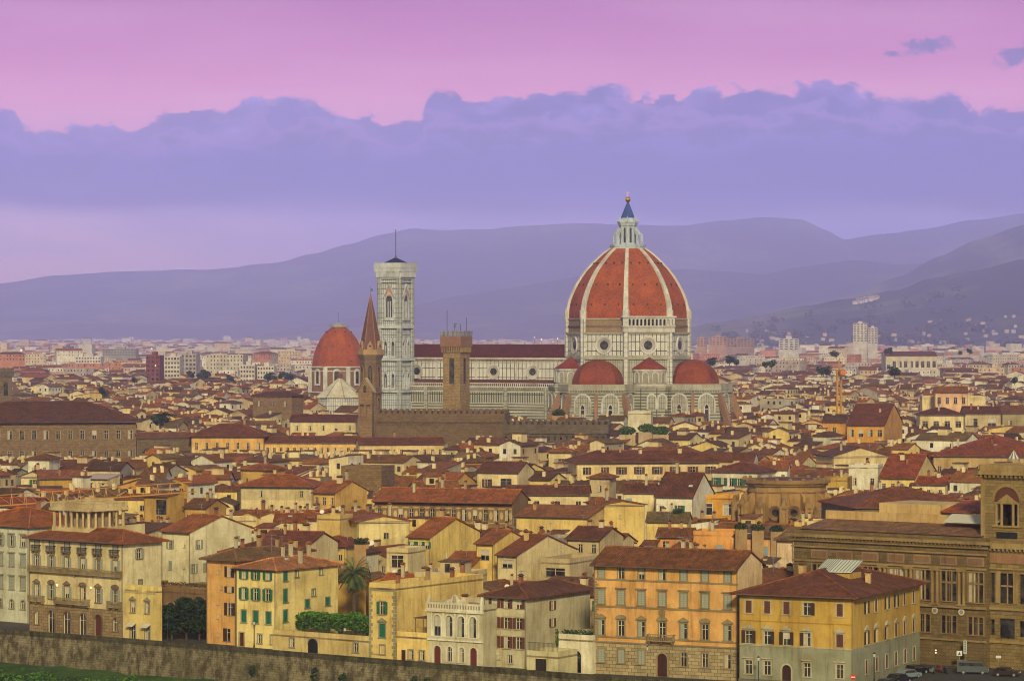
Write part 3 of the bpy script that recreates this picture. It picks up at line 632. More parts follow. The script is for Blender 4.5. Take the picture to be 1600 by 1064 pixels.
# ---------------------------------------------------------------- ground, street, river wall, bank
EDGE = [(-400, 948), (-60, 976), (0, 982), (150, 993), (300, 1005), (500, 1021), (700, 1037), (850, 1048), (1000, 1059), (1200, 1073), (1500, 1094), (1900, 1120)]
EP = [Vector((-1100, 1000, 1))] + [P(x, y, 1.0) for x, y in EDGE] + [Vector((260, 340, 1)), Vector((1000, 150, 1))]
def settings():
    mb = MB(); c = (1, 1, 1, 1)
    front = [(p.x, p.y) for p in EP]
    xs = [p[0] for p in front]
    for a, b_ in zip(front, front[1:]):
        mb.face([(a[0], a[1] + .3, 0), (b_[0], b_[1] + .3, 0), (max(-25500, min(25500, b_[0] * 40)), 24000, 0), (max(-25500, min(25500, a[0] * 40)) - .01, 24000, 0)], 'ground', c)
    tag(add('ground', mb), kind='structure')
    mb = MB()
    for a, b_ in zip(front, front[1:]): mb.face([(a[0], a[1] + .35, .01), (b_[0], b_[1] + .35, .01), (b_[0] + 6, b_[1] + 9.4, .01), (a[0] + 6, a[1] + 9.4, .01)], 'asphalt', c)
    tag(add('road', mb), kind='structure')
    mb = MB(); q = [P(1437, 1075), P(1700, 1090), P(1700, 1026), P(1405, 1026)]
    mb.face([(v.x, v.y, .02) for v in q], 'asphalt', c); tag(add('square_paving', mb), kind='structure')
    # river wall
    mb = MB(); wc = lin(134, 124, 98)
    for (ax, ay), (bx, by) in zip(front, front[1:]):
        L = max(1, int(sqrt((bx - ax) ** 2 + (by - ay) ** 2) / 6))
        for k in range(L):
            t0, t1 = k / L, (k + 1) / L
            x0, y0, x1, y1 = ax + (bx - ax) * t0, ay + (by - ay) * t0, ax + (bx - ax) * t1, ay + (by - ay) * t1
            mb.face([(x0, y0 - .9, -6.5), (x1, y1 - .9, -6.5), (x1, y1, .1), (x0, y0, .1)], 'rubble', wc)
            mb.face([(x0, y0 - .12, .1), (x1, y1 - .12, .1), (x1, y1 - .12, 1.02), (x0, y0 - .12, 1.02)], 'rubble', lin(88, 84, 62))
            mb.face([(x0, y0 - .12, 1.02), (x1, y1 - .12, 1.02), (x1, y1 + .35, 1.02), (x0, y0 + .35, 1.02)], 'rubble', lin(88, 84, 62))
            mb.face([(x0, y0 + .35, 1.02), (x1, y1 + .35, 1.02), (x1, y1 + .35, 0), (x0, y0 + .35, 0)], 'rubble', lin(88, 84, 62))
            mb.face([(x0, y0, .1), (x1, y1, .1), (x1, y1 - .12, .1), (x0, y0 - .12, .1)], 'rubble', wc)
    tag(add('embankment_wall', mb), 'long stained stone river embankment wall with low parapet', 'wall')
    mb = MB()
    mb.face([(-1300, 20, -12), (1300, 20, -12), (1300, 1000, -12), (-1300, 1000, -12)], 'water', c); tag(add('river_water', mb), kind='structure')
    mb = MB(); N = 10
    rows = []
    for (ax, ay), (bx, by) in zip(front, front[1:]):
        L = max(1, int((bx - ax) / 3)); rows += [(ax + (bx - ax) * k / L, ay + (by - ay) * k / L) for k in range(L)]
    def bz(x, y, t): return -4.9 - 7.5 * t ** 1.2 + 0.9 * noise.fractal(Vector((x * .1, y * .1, 0)), 1, 2, 4)
    for (ax, ay), (bx, by) in zip(rows, rows[1:]):
        for j in range(N):
            t0, t1 = j / N, (j + 1) / N; w = 46
            pts = [(ax - 6 * t1, ay - .8 - w * t1, bz(ax, ay - w * t1, t1)), (bx - 6 * t1, by - .8 - w * t1, bz(bx, by - w * t1, t1)), (bx - 6 * t0, by - .8 - w * t0, bz(bx, by - w * t0, t0)), (ax - 6 * t0, ay - .8 - w * t0, bz(ax, ay - w * t0, t0))]
            mb.face(pts, 'grass', c)
    tag(add('river_bank', mb), kind='structure')
settings()

# ---------------------------------------------------------------- vegetation
def leaf_cloud(mb, cx, cy, cz, rx, ry, rz, n, cols, size=0.35, shell=0.55):
    for _ in range(n):
        while True:
            v = Vector((random.uniform(-1, 1), random.uniform(-1, 1), random.uniform(-1, 1)))
            if shell < v.length < 1: break
        p = Vector((cx + v.x * rx, cy + v.y * ry, cz + v.z * rz)); s = size * random.uniform(.6, 1.3)
        a = Vector((random.uniform(-1, 1), random.uniform(-1, 1), random.uniform(-.6, .6))).normalized() * s
        b_ = a.cross(Vector((random.uniform(-1, 1), random.uniform(-1, 1), random.uniform(-1, 1)))).normalized() * s * .7
        mb.face([p - a, p - b_ * .8, p + a, p + b_], 'leaf', random.choice(cols))
DK = [(.012, .028, .012, 1), (.02, .04, .016, 1), (.03, .052, .018, 1)]
GR = [(.04, .11, .015, 1), (.07, .17, .025, 1), (.1, .22, .03, 1)]
MG = [(.025, .06, .02, 1), (.04, .08, .025, 1), (.055, .1, .03, 1)]
def tree(p, h, r, label, cols=DK, n=1600, cl=9, size=.33, group=None, name='tree', trunk=.25, me=None):
    o = empty(name, Matrix.Translation(p)); tag(o, label, 'tree', group)
    mb = MB(); mb.prism(0, 0, r * .09, 0, h * trunk * 1.6, 8, 'wood', (.06, .045, .03, 1), r * .05)
    for k in range(4):
        a = k * 1.6 + .3; mb.bar((0, 0, h * trunk * 1.1), (cos(a) * r * .5, sin(a) * r * .5, h * .6), r * .06, 'wood', (.06, .045, .03, 1))
    add('trunk', mb, o)
    mb = MB(); c0 = h * (1 + trunk) / 2
    for k in range(cl):
        a = random.uniform(0, 2 * pi); q = random.uniform(0, .62) if k else 0; zz = random.uniform(-.55, .6)
        leaf_cloud(mb, cos(a) * r * q, sin(a) * r * q, c0 + zz * h * (1 - trunk) / 2, r * random.uniform(.38, .58), r * random.uniform(.38, .58), h * (1 - trunk) * random.uniform(.17, .28), n // cl, cols, size)
    add('crown', mb, o); return o
TL = ['round dark evergreen tree against the terrace wall, leftmost of the four', 'second dark tree from the left below the planted terrace', 'tall dark tree in the middle of the walled garden by the ochre house', 'dark tree touching the ochre house, rightmost of the four']
for k, (x, r, h) in enumerate(((249, 2.7, 6.2), (267, 3.0, 7.2), (290, 3.1, 8.0), (310, 2.5, 7.8))):
    q = P(x, 1000 + k * 1.0); q.y += 1.0 + k * .3; tree(q, h, r, TL[k], n=3600, trunk=.1, group='dark evergreens in the walled garden')
# palm
def palm():
    b0 = P(553, 1015); b0.y += 22; b0.x = (553 - 800) / F * b0.y
    o = empty('palm_tree', Matrix.Translation(b0)); tag(o, 'tall date palm with a shaggy crown behind the vine pergola', 'palm tree')
    s = b0.y / F; zc = HC - (898 - HY) * s
    mb = MB(); N = 16
    for k in range(N): mb.prism(0, 0, .42 - .005 * k, zc * k / N, zc * (k + .8) / N, 9, 'wood', (.10, .07, .045, 1), .47 - .005 * k); mb.prism(0, 0, .47, zc * (k + .8) / N, zc * (k + 1) / N, 9, 'wood', (.06, .045, .03, 1), .4)
    mb.prism(0, 0, .45, zc - 1.2, zc, 10, 'wood', (.12, .08, .04, 1), .8)
    add('trunk', mb, o)
    mb = MB()
    for k in range(88):
        az = k * 2.39996; el = R(random.uniform(-35, 80)) if k < 60 else R(random.uniform(-75, -10)); L = random.uniform(3.5, 4.5) * (1 if el > -.3 else .75)
        col = random.choice([(.07, .11, .03, 1), (.11, .15, .045, 1), (.05, .08, .025, 1)]) if el > R(-30) else random.choice([(.12, .09, .04, 1), (.08, .07, .03, 1)])
        p = Vector((0, 0, zc)); d = Vector((cos(az) * cos(el), sin(az) * cos(el), sin(el)))
        sd_ = Vector((-sin(az), cos(az), 0)); n = 12; st = L / n
        for i in range(n):
            q = p + d * st; mb.bar(p, q, .05, 'leaf', col)
            if i > 1:
                ll = .55 * sin(pi * (i + .5) / (n + .8)) + .12
                for sg in (-1, 1):
                    for jj in (0, .5):
                        b1 = p + (q - p) * jj; tip = b1 + sd_ * sg * ll + d * ll * .45 - Vector((0, 0, ll * .45)); mb.face([b1, b1 + d * .12, tip], 'leaf', col)
            p = q; d = (d - Vector((0, 0, .135))).normalized()
    add('crown', mb, o)
    protect(528, 580, 985, b0.y); q = [P(426, 1010), P(620, 1025)]; FOOT.append(([q[0], q[1], q[1] + Vector((14, 20, 0)), q[0] + Vector((16, 23, 0))], 0, 0, 0, 0))
palm()

# ---------------------------------------------------------------- the row of palaces on the river
cr = 'cream'
GRY = (150, 146, 126); BR = (124, 108, 82)
house('pale grey-green palazzo at the left edge, next to the grand hotel', -60, 45, 817, 18.2, 38, D=16, roof='hip', wc=lin(196, 198, 176), nch=3, group=None, name='palazzo', cat='palazzo',
      rows=[(14.4, 2, 1.15, 6, 'o', 'grey', 'H'), (10.6, 2.2, 1.15, 6, 'c', 'grey', 'H'), (6.2, 2.3, 1.15, 6, 'c', 'grey', 'H'), (2.6, 1.6, 1.0, 6, 'n', 'brown', 'a')], trimc=GRY)
# hotel
HC6 = [.083, .243, .41, .58, .743, .923]
rt, W, D, fr = house('grand cream hotel with balconies, flags and a columned belvedere on its roof', 46, 192, 838, 17.3, 40, side=60, roof='hip', wc=lin(216, 200, 156), swc=lin(226, 216, 176), rc=lin(140, 78, 50), nch=0, ants=0, group=None, name='hotel', cat='hotel', e=1.0,
      rows=[(15.0, 1.9, 1.1, HC6, 'c', 'grey', '', BR), (12.0, 2.0, 1.15, HC6, 'o', 'grey', '', BR), (6.2, 2.5, 1.2, [HC6[0], HC6[2], HC6[4]], 'o', 'grey', 'P', BR), (6.2, 2.5, 1.2, [HC6[1], HC6[3], HC6[5]], 'o', 'grey', 'A', BR),
            (0.05, 4.0, 1.9, [.743], 'n', 'brown', 'aD', BR, (84, 44, 30)), (0.05, 4.0, 1.7, [.243, .41, .58], 'n', 'brown', 'a', BR), (1.3, 2.4, 1.1, [.083, .923], 'n', 'brown', 'a', BR)],
      srows=[(14.2, 1.7, 1.1, [.42], 'o', 'grey', ''), (9.2, 1.1, .7, [.45], 'c', 'grey', '')], zoned=(5.1, 'stone', lin(150, 128, 92)), trimc=BR)
F_ = fr['F'][0]
balcony(rt, F_, 0.2, W - .2, 11.2, .8, lin(150, 134, 100))
for q in HC6: balcony(rt, F_, q * W - 1.05, q * W + 1.05, 14.95, .7, iron=True, c=lin(120, 108, 82))
balcony(rt, F_, .2, W * .17, 5.7, .8, lin(150, 134, 100)); balcony(rt, F_, W * .30, W * .66, 5.7, 1.0, lin(150, 134, 100)); balcony(rt, F_, W * .86, W - .2, 5.7, .8, lin(150, 134, 100))
def belvedere(rt, x0, y0, w, d, z0, H):
    c = lin(196, 178, 136); mb = MB()
    mb.box(x0, x0 + w, y0, y0 + d, z0 - 2, z0 + 1.5, 'plaster', c)
    mb.box(x0 + 3.6, x0 + w - 1.4, y0 + 1.9, y0 + d - 2.2, z0 + 1.5, z0 + 4.6, 'plaster', lin(150, 130, 96))
    zt = z0 + 4.6
    mb.box(x0 - .4, x0 + w + .4, y0 - .4, y0 + d + .4, zt, zt + .5, 'plaster', c); mb.box(x0 - .1, x0 + w + .1, y0 - .1, y0 + d + .1, zt + .5, zt + .62, 'plaster', c)
    add('belvedere', mb, rt)
    mb = MB()
    for n, ax in ((7, 0), (6, 1)):
        for k in range(n):
            for side in (0, 1):
                if ax == 0: px, py = x0 + .35 + (w - .7) * k / (n - 1), y0 + .35 + side * (d - .7)
                else:
                    if k in (0, n - 1): continue
                    px, py = x0 + .35 + side * (w - .7), y0 + .35 + (d - .7) * k / (n - 1)
                s = .34 if k in (0, n - 1) else .26
                mb.box(px - s, px + s, py - s, py + s, z0 + 1.5, z0 + 1.75, 'plaster', c); mb.prism(px, py, s * .85, z0 + 1.75, zt - .2, 8, 'plaster', c); mb.box(px - s, px + s, py - s, py + s, zt - .2, zt, 'plaster', c)
    add('colonnade', mb, rt)
    mb = MB(); zb = zt + .62
    for k in range(int(w / .3)):
        for yy in (y0, y0 + d - .14): mb.box(x0 + .3 * k, x0 + .3 * k + .13, yy, yy + .14, zb, zb + .75, 'plaster', c)
    for k in range(1, int(d / .3)):
        for xx in (x0, x0 + w - .14): mb.box(xx, xx + .14, y0 + .3 * k, y0 + .3 * k + .13, zb, zb + .75, 'plaster', c)
    for a in ((x0 - .05, x0 + w + .05, y0 - .05, y0 + .2), (x0 - .05, x0 + w + .05, y0 + d - .2, y0 + d + .05), (x0 - .05, x0 + .2, y0 + .2, y0 + d - .2), (x0 + w - .2, x0 + w + .05, y0 + .2, y0 + d - .2)): mb.box(*a, zb + .75, zb + .92, 'plaster', c)
    for q in (0, .33, .66, 1):
        for yy in (y0, y0 + d): mb.box(x0 + w * q - .22, x0 + w * q + .22, yy - .22, yy + .22, zb, zb + 1.05, 'plaster', c)
    add('balustrade', mb, rt)
belvedere(rt, 3.2, 2.6, 10, 9.2, 17.6, 7)
for k, (q, cols, lab) in enumerate(((.33, [(0.02, .04, .25, 1)] * 3, 'dark blue flag with a ring of yellow stars on the hotel balcony, leftmost'), (.405, [(.02, .22, .07, 1), (.8, .8, .78, 1), (.5, .03, .03, 1)], 'green, white and red flag hanging from the hotel balcony'), (.48, [(.75, .74, .68, 1)] * 3, 'pale flag hanging right of the tricolour on the hotel balcony'))):
    M = rt.matrix_local @ F_; o = empty('flag', M @ Matrix.Translation((q * W, -1.0, 6.3))); tag(o, lab, 'flag', 'flags on the hotel balcony')
    mb = MB(); mb.bar((0, 0, 0), (-1.0, -1.4, 2.3), .07, 'wood', (.5, .45, .35, 1)); add('pole', mb, o)
    mb = MB()
    for i in range(9):
        for j in range(3):
            def fp(a, b_): t = a / 9; return (-.95 + .75 * b_ / 3 + .12 * sin(a * 1.1 + b_), -1.35 + .25 * b_ / 3 + .12 * sin(a * .9), 2.2 - .25 * b_ / 3 - 2.6 * t)
            mb.face([fp(i, j), fp(i, j + 1), fp(i + 1, j + 1), fp(i + 1, j)], 'cloth', cols[j])
    if k == 0:
        for i in range(8):
            a = i * pi / 4; cx, cz = -.55 + .2 * cos(a), .95 + .28 * sin(a); mb.box(cx - .04, cx + .04, -1.5, -1.46, cz - .04, cz + .04, 'cloth', (.7, .6, .05, 1))
    add('cloth', mb, o)
# annex
rt, W, D, fr = house('small yellow annex with two gabled windows over shop doors, right of the grand hotel', 195, 243, 920, 9.0, 40, D=1.6, roof='flat', wc='pale yellow', nch=0, ants=0, group=None, name='shop_house',
      rows=[(5.0, 1.9, .95, [.27, .74], 'n', 'brown', 'P', GRY), (.05, 2.6, 1.3, [.27], 'n', 'brown', '', GRY), (.05, 2.6, 1.2, [.74], 'n', 'brown', '', GRY)], trimc=(190, 176, 140))
for q in (.27, .74):
    mb = MB(); mb.slab([(q * W - .9, -1.1, 2.5), (q * W + .9, -1.1, 2.5), (q * W + .9, 0, 3.1), (q * W - .9, 0, 3.1)], .05, 'cloth', (.55, .52, .45, 1)); add('awning', mb, rt, fr['F'][0])
house('white house with grey shutters and gable end behind the grand hotel', 253, 297, 829, 16, 38, side=96, roof='gx', pitch=17, wc=lin(222, 214, 176), nch=2, yb=905,
      rows=[(12.6, 1.7, 1.0, [.3], 'o', 'grey', ''), (12.9, .7, .5, [.8], 'n', 'grey', ''), (8.4, 1.8, 1, [.3], 'c', 'grey', ''), (8.8, .7, .5, [.8], 'n', 'grey', '')],
      srows=[(12.6, 1.8, 1.0, [.14], 'o', 'grey', ''), (8, 1.8, 1, [.06, .26], 'o', 'grey', ''), (13.6, 1, .9, [.78], 'c', 'grey', '')])
# planted terrace
rt, W, D, fr = house('grey-brown garden terrace building with flowerpots along its rim', 244, 321, 922, 7.6, 38, D=12, roof='flat', wc='brown', nch=0, ants=0, rows=[(3.6, 2.0, 2.2, [.3, .6], 'n', 'dark', 'aK')], group=None, name='terrace_building')
mb = MB()
for k in range(16): leaf_cloud(mb, .6 + k * (W - 1) / 15, .5, 9.0, .4, .3, random.uniform(.25, .5), 40, [(.25, .06, .03, 1), (.06, .1, .03, 1), (.05, .08, .02, 1)], .16, 0)
add('planting', mb, rt)
for k in range(9):
    mb = MB(); mb.bar((.4 + k * (W - 1) / 8, .6, 8.4), (.4 + k * (W - 1) / 8, .6, 10.6), .04, 'metal', (.3, .3, .28, 1)); add('railing_post', mb, rt)
# ochre house
house('tall ochre house with brown shutters and hip roof, left of the green-shuttered house', 323, 369, 871, 15.1, 36, D=17, roof='hip', pitch=20, wc='orange', nch=3, name='house', e=1.0,
      rows=[(11.9, 1.9, 1.1, [.78], 'o', 'dark', ''), (12.3, .8, .5, [.38], 'n', 'dark', ''), (9.2, 1.1, 1.1, [.78], 'o', 'dark', ''), (9.6, .8, .5, [.5], 'n', 'dark', ''), (5.2, 2.2, 1.3, [.8], 'o', 'dark', ''), (6.9, .8, .5, [.38], 'n', 'dark', ''),
            (4.4, .8, .5, [.38], 'n', 'dark', ''), (.6, 2.3, 1.7, [.68], 'h', 'dark', ''), (1.2, .8, .5, [.38], 'n', 'dark', '')])
rt, W, D, fr = house('yellow corner house with green shutters and a low hip roof, beside the vine pergola', 369, 431, 886, 13.8, 36, side=97, roof='hip', pitch=17, wc=lin(228, 208, 138), rc=lin(172, 108, 76), nch=4, sky=1,
      rows=[(11.9, 1.4, 1.05, [.2, .5, .8], 'o', 'green', ''), (8.3, 2.0, 1.1, [.2, .5, .8], 'o', 'green', ''), (4.3, 2.1, 1.1, [.2, .5, .82], 'c', 'green', '', GRY), (.05, 2.4, 1.0, [.14], 'n', 'brown', 'D', GRY, (74, 36, 26)), (.9, 1.5, .9, [.6, .92], 'n', 'brown', '', GRY)],
      srows=[(11.7, 1.5, .95, [.15], 'c', 'green', ''), (8.0, 2.2, .95, [.15], 'c', 'green', ''), (4.6, 2, 1, [.15], 'c', 'green', ''), (12.2, 1.0, .7, [.33, .72], 'n', 'green', ''), (8.6, 1.1, .8, [.6], 'n', 'brown', ''), (6.6, 1.4, 1.1, [.5, .83], 'c', 'green', ''), (3.4, 1.6, 1.1, [.5], 'c', 'green', '')], trimc=(120, 130, 104))
rt, W, D, fr = house('low yellow garden wall building with an arched iron gate below the vines', 426, 619, 990, 2.9, 36, D=.5, roof='flat', wc=lin(214, 194, 132), nch=0, ants=0, group=None, name='garden_wall', cat='wall',
      rows=[(.9, 1.5, .95, [.16, .68, .84], 'n', 'brown', '', GRY), (.02, 2.6, 2.3, [.33], 'n', 'brown', 'aD', None, (24, 22, 20))])
# vine pergola
def pergola():
    a = P(428, 1011); M = place((a.x + 3.0, a.y + 2.0, 0), 36); o = empty('vine_pergola', M); tag(o, 'long pergola smothered in bright green vines behind the garden wall', 'pergola')
    mb = MB(); L = 22.5
    for k in range(9):
        for y in (0, 3.4): mb.box(k * L / 8 - .08, k * L / 8 + .08, y - .08, y + .08, 0, 5, 'wood', (.09, .06, .04, 1))
        mb.box(k * L / 8 - .06, k * L / 8 + .06, -.3, 3.7, 5, 5.14, 'wood', (.09, .06, .04, 1))
    add('frame', mb, o); mb = MB()
    for k in range(34):
        x = L * k / 33; leaf_cloud(mb, x, random.uniform(.3, 3.2), 5.2 + random.uniform(-.2, .5), 1.4, 1.6, random.uniform(.5, .9), 300, GR, .24, .1)
        leaf_cloud(mb, x, -.2, 4.3 + random.uniform(-.4, .3), .7, .5, random.uniform(.6, 1.2), 130, GR + MG, .22, .1)
    add('foliage', mb, o)
pergola()
rt, W, D, fr = house('narrow yellow villa front with stone quoins and a long blank side wall', 577, 618, 917, 12.0, 34, side=137, roof='flat', wc=lin(226, 200, 124), nch=3, name='villa', group=None,
      rows=[(7.6, 2.1, 1.1, [.5], 'o', 'green', '', GRY), (3.7, 2.3, 1.2, [.5], 'c', 'green', 'P', GRY), (.9, 1.5, 1, [.5], 'n', 'green', '', GRY)], trimc=(150, 148, 120))
mb = MB()
for k in range(19):
    for x in (-.03, W - (.75 if k % 2 else .45)): mb.box(x, x + (.75 if k % 2 else .48), -.07, .3, .1 + k * .6, .62 + k * .6, 'plaster', lin(150, 148, 120))
add('quoins', mb, rt)
rt, W, D, fr = house('single-storey yellow house with a roof terrace and small pergola, left of the white palazzina', 620, 666, 993, 4.6, 33, D=10, roof='flat', wc='yellow', nch=0, ants=0, name='house',
      rows=[(.9, 1.5, .95, [.48, .86], 'n', 'brown', '', GRY), (.05, 2.3, .9, [.22], 'n', 'brown', 'D', None, (60, 34, 26))])
mb = MB()
for x in (.6, 2.2, 3.8, W - .5):
    for y in (4.6, 8): mb.box(x - .08, x + .08, y - .08, y + .08, 4.6, 7.2, 'wood', (.2, .14, .09, 1))
mb.box(.3, W - .3, 4.4, 8.3, 7.2, 7.34, 'wood', (.16, .08, .05, 1)); add('terrace_pergola', mb, rt)
# Venetian-looking palazzina
rt, W, D, fr = house('small grey and white palazzina with four arched windows and a carved crest', 667, 755, 948, 9.6, 32, D=12, roof='flat', wc=lin(186, 180, 154), nch=1, ants=0, name='palazzina', cat='palazzina', group=None,
      rows=[(5.0, 3.4, 1.35, [.19, .4, .61, .82], 'n', 'brown', 'a', (222, 218, 200), (150, 156, 150)), (.05, 3.3, 1.35, [.19, .83], 'n', 'brown', 'aD', (206, 202, 184), (96, 44, 34)), (.9, 2.4, .95, [.41, .62], 'n', 'brown', 'a', (206, 202, 184))])
mb = MB(); wcol = lin(220, 216, 198)
mb.box(-.1, W + .1, -.3, 0, 4.25, 4.5, 'plaster', wcol); mb.box(-.1, W + .1, -.22, 0, 4.5, 4.9, 'plaster', lin(190, 184, 160)); mb.box(-.12, W + .12, -.35, 0, 8.95, 9.3, 'plaster', wcol)
mb.box(-.05, W + .05, -.12, 0, 9.3, 10.5, 'plaster', wcol)
for k in range(20): mb.box(.3 + k * (W - .6) / 20, .55 + k * (W - .6) / 20, -.15, -.12, 9.55, 10.2, 'plaster', lin(150, 144, 124))
for q in (.09, .295, .505, .715, .92): mb.box(q * W - .12, q * W + .12, -.1, 0, 4.95, 8.9, 'plaster', wcol)
add('cornice', mb, rt, fr['F'][0]); mb = MB()
mb.extr([(W * .3, 10.5), (W * .7, 10.5), (W * .62, 10.9), (W * .56, 11.0), (W * .54, 11.6), (W * .5, 11.9), (W * .46, 11.6), (W * .44, 11.0), (W * .38, 10.9)], -.1, .25, 'plaster', wcol)
for sg in (-1, 1):
    for k in range(5): mb.prism(W * .5 + sg * (.45 + k * .33), .05, .22 - .02 * k, 10.8, 11.35 - .12 * k, 6, 'plaster', wcol, .05)
mb.prism(W * .5, -.1, .36, 10.8, 11.7, 8, 'plaster', lin(170, 160, 140), .2)
for x in (.35, W - .35): mb.box(x - .25, x + .25, -.1, .4, 10.5, 11.1, 'plaster', wcol); mb.prism(x, .15, .3, 11.1, 11.7, 8, 'plaster', wcol, .1)
add('crest', mb, rt, fr['F'][0])
rt, W, D, fr = house('grey-beige house with brown-red shutters and hip roof, right of the white palazzina', 757, 822, 929, 11.7, 32, side=100, roof='hip', pitch=19, wc=lin(196, 188, 156), rc=lin(112, 66, 50), nch=1, e=.9,
      rows=[(9.7, 1.5, 1.1, [.25, .54, .83], 'o', 'brown', ''), (6.4, 1.8, 1.1, [.25, .54, .83], 'o', 'brown', '', (176, 170, 142)), (3.2, 1.9, 1.1, [.25, .54, .83], 'o', 'brown', '', (176, 170, 142)), (.05, 2.2, .9, [.12], 'n', 'brown', 'aD', (186, 176, 150), (90, 42, 34)), (1.2, .8, .7, [.33], 'n', 'brown', ''), (.8, 1.3, .9, [.62], 'n', 'brown', '', (190, 186, 170))],
      srows=[(9.0, 1.5, 1.0, [.4], 'o', 'brown', ''), (6.2, 1.4, 1.0, [.4], 'o', 'brown', '')])
rt, W, D, fr = house('low cream gate wall with brown double doors and a railing on top', 823, 872, 1023, 3.2, 32, D=6, roof='flat', wc=lin(196, 188, 150), nch=0, ants=0, name='gate_building', cat='gate', group=None, rows=[(.05, 2.7, 2.1, [.45], 'n', 'brown', 'D', None, (44, 34, 28))])
mb = MB()
for k in range(24): mb.bar((.2 + k * (W - .4) / 23, .15, 4.0), (.2 + k * (W - .4) / 23, .15, 5.3), .04, 'metal', (.05, .05, .05, 1))
mb.bar((.1, .15, 5.3), (W - .1, .15, 5.3), .06, 'metal', (.05, .05, .05, 1)); add('railing', mb, rt)
tree(Vector((P(866, 1040).x, P(866, 1040).y + 4, 2.6)), 3.4, 1.3, 'small bright green shrub on the terrace by the white arched building', cols=GR, n=900, size=.2, trunk=.05, name='shrub')
rt, W, D, fr = house('small white building with a tall blue arched door and terrace, left of the orange palazzo', 873, 926, 997, 5.4, 32, D=10, roof='flat', wc=lin(222, 216, 192), nch=0, ants=0, name='garage', cat='house', rows=[(.05, 3.6, 1.9, [.52], 'n', 'blue', 'a', (206, 202, 184), (110, 140, 165))])
mb = MB()
for k in range(9): leaf_cloud(mb, .6 + k * .6, 1.0, 6.4, .5, .4, .45, 50, MG, .18, 0)
add('planting', mb, rt)
# orange palazzo
C7 = [.052, .192, .335, .48, .628, .775, .93]
ST = (142, 128, 98)
rt, W, D, fr = house('large orange palazzo with seven window bays, grey stone base and small balcony', 928, 1153, 879, 17.8, 26, side=38, roof='gx', pitch=22, wc=lin(210, 162, 98), rc=lin(122, 72, 48), swc=lin(222, 196, 156), nch=0, ants=0, e=1.2, group=None, name='palazzo', cat='palazzo', m2='tile',
      rows=[(15.45, 1.75, 1.05, C7[:1] + C7[4:], 'c', 'grey', '', ST), (15.45, 1.75, 1.05, C7[1:4], 'n', 'brown', '', ST), (11.3, 2.2, 1.15, C7, 'c', 'grey', 'H', ST), (6.3, 2.4, 1.15, [C7[0], C7[2], C7[4], C7[6]], 'h', 'grey', 'P', ST), (6.3, 2.4, 1.15, [C7[1], C7[3], C7[5]], 'n', 'grey', 'A', ST),
            (1.9, 2.2, 1.05, C7[:3], 'c', 'grey', '', ST), (1.9, 2.2, 1.05, C7[4:], 'n', 'grey', '', ST), (.05, 3.7, 1.7, [.48], 'n', 'brown', 'aD', ST, (58, 30, 22))], zoned=(5.1, 'stone', lin(168, 152, 116)), trimc=ST)
mb = MB(); sc = lin(*ST)
for z, h in ((15.1, .25), (10.75, .3), (5.9, .22), (5.1, .2)): mb.box(-.05, W + .05, -.14, 0, z, z + h, 'plaster', sc)
for k in range(30): mb.box(.05 if k % 2 else -.04, .55 if k % 2 else .8, -.07, 0, 5.4 + k * .4, 5.72 + k * .4, 'plaster', sc) if k < 24 and not (10.7 < 5.4 + k * .4 < 11.1) else None
for q in range(36): mb.box(.1 + q * W / 36, .35 + q * W / 36, -.9, 0, 17.35, 17.55, 'wood', (.12, .07, .04, 1))
add('string_courses', mb, rt, fr['F'][0])
balcony(rt, fr['F'][0], W * .39, W * .57, 5.9, 1.1, sc)
mb = MB(); x = .48 * W; mb.extr([(x - .45, 9.9), (x + .45, 9.9), (x + .55, 10.5), (x, 10.9), (x - .55, 10.5)], -.3, -.14, 'plaster', sc); mb.extr([(x - .3, 9.2), (x + .3, 9.2), (x + .45, 9.9), (x - .45, 9.9)], -.25, 0, 'plaster', sc); add('coat_of_arms', mb, rt, fr['F'][0])
# mustard palazzo
C5 = [.085, .25, .42, .60, .885]
GS = (176, 170, 146)
rt, W, D, fr = house('mustard and grey-green corner palazzo with rows of brown shutters, right of the orange palazzo', 1155, 1333, 925, 14.3, 26, side=104, roof='hip', pitch=17, wc=lin(188, 154, 72), rc=lin(118, 66, 54), nch=0, ants=0, e=1.1, group=None, name='palazzo', cat='palazzo',
      rows=[(11.2, 1.9, 1.0, [C5[0], C5[1], C5[2], C5[4]], 'c', 'brown', '', GS), (11.2, 1.9, 1.25, [C5[3]], 'o', 'dark', '', GS), (6.45, 2.0, 1.15, C5[:4], 'o', 'dark', 'P', GS), (6.45, 2.0, 1.1, C5[4:], 'c', 'brown', 'P', GS), (1.7, 2.1, 1.15, [C5[0], C5[1], C5[3], C5[4]], 'n', 'dark', 'H', GS), (.05, 3.3, 1.5, [C5[2]], 'n', 'brown', 'aD', GS, (52, 28, 22))],
      srows=[(11.2, 1.9, 1.1, [.19, .49, .63], 'o', 'dark', '', GS), (11.2, 1.9, 1.0, [.33, .76, .9], 'c', 'brown', '', GS), (6.45, 2.0, 1.1, [.19, .33, .49], 'o', 'dark', 'P', GS), (6.45, 2.0, 1.0, [.63, .76, .9], 'c', 'brown', 'P', GS), (1.9, 2.1, 1.0, [.19, .34, .49, .63, .77, .91], 'c', 'brown', '', GS)],
      zoned=(6.25, 'plaster', lin(142, 144, 122)), trimc=(150, 110, 50))
mb = MB(); mb.box(-.04, W + .04, -.1, 0, 6.1, 6.3, 'plaster', lin(*GS)); mb.box(-.03, W + .03, -.06, 0, 9.9, 10.05, 'plaster', lin(170, 130, 60)); mb.box(-.05, W + .05, -.16, 0, 0, .9, 'plaster', lin(110, 108, 92)); add('string_courses', mb, rt, fr['F'][0])
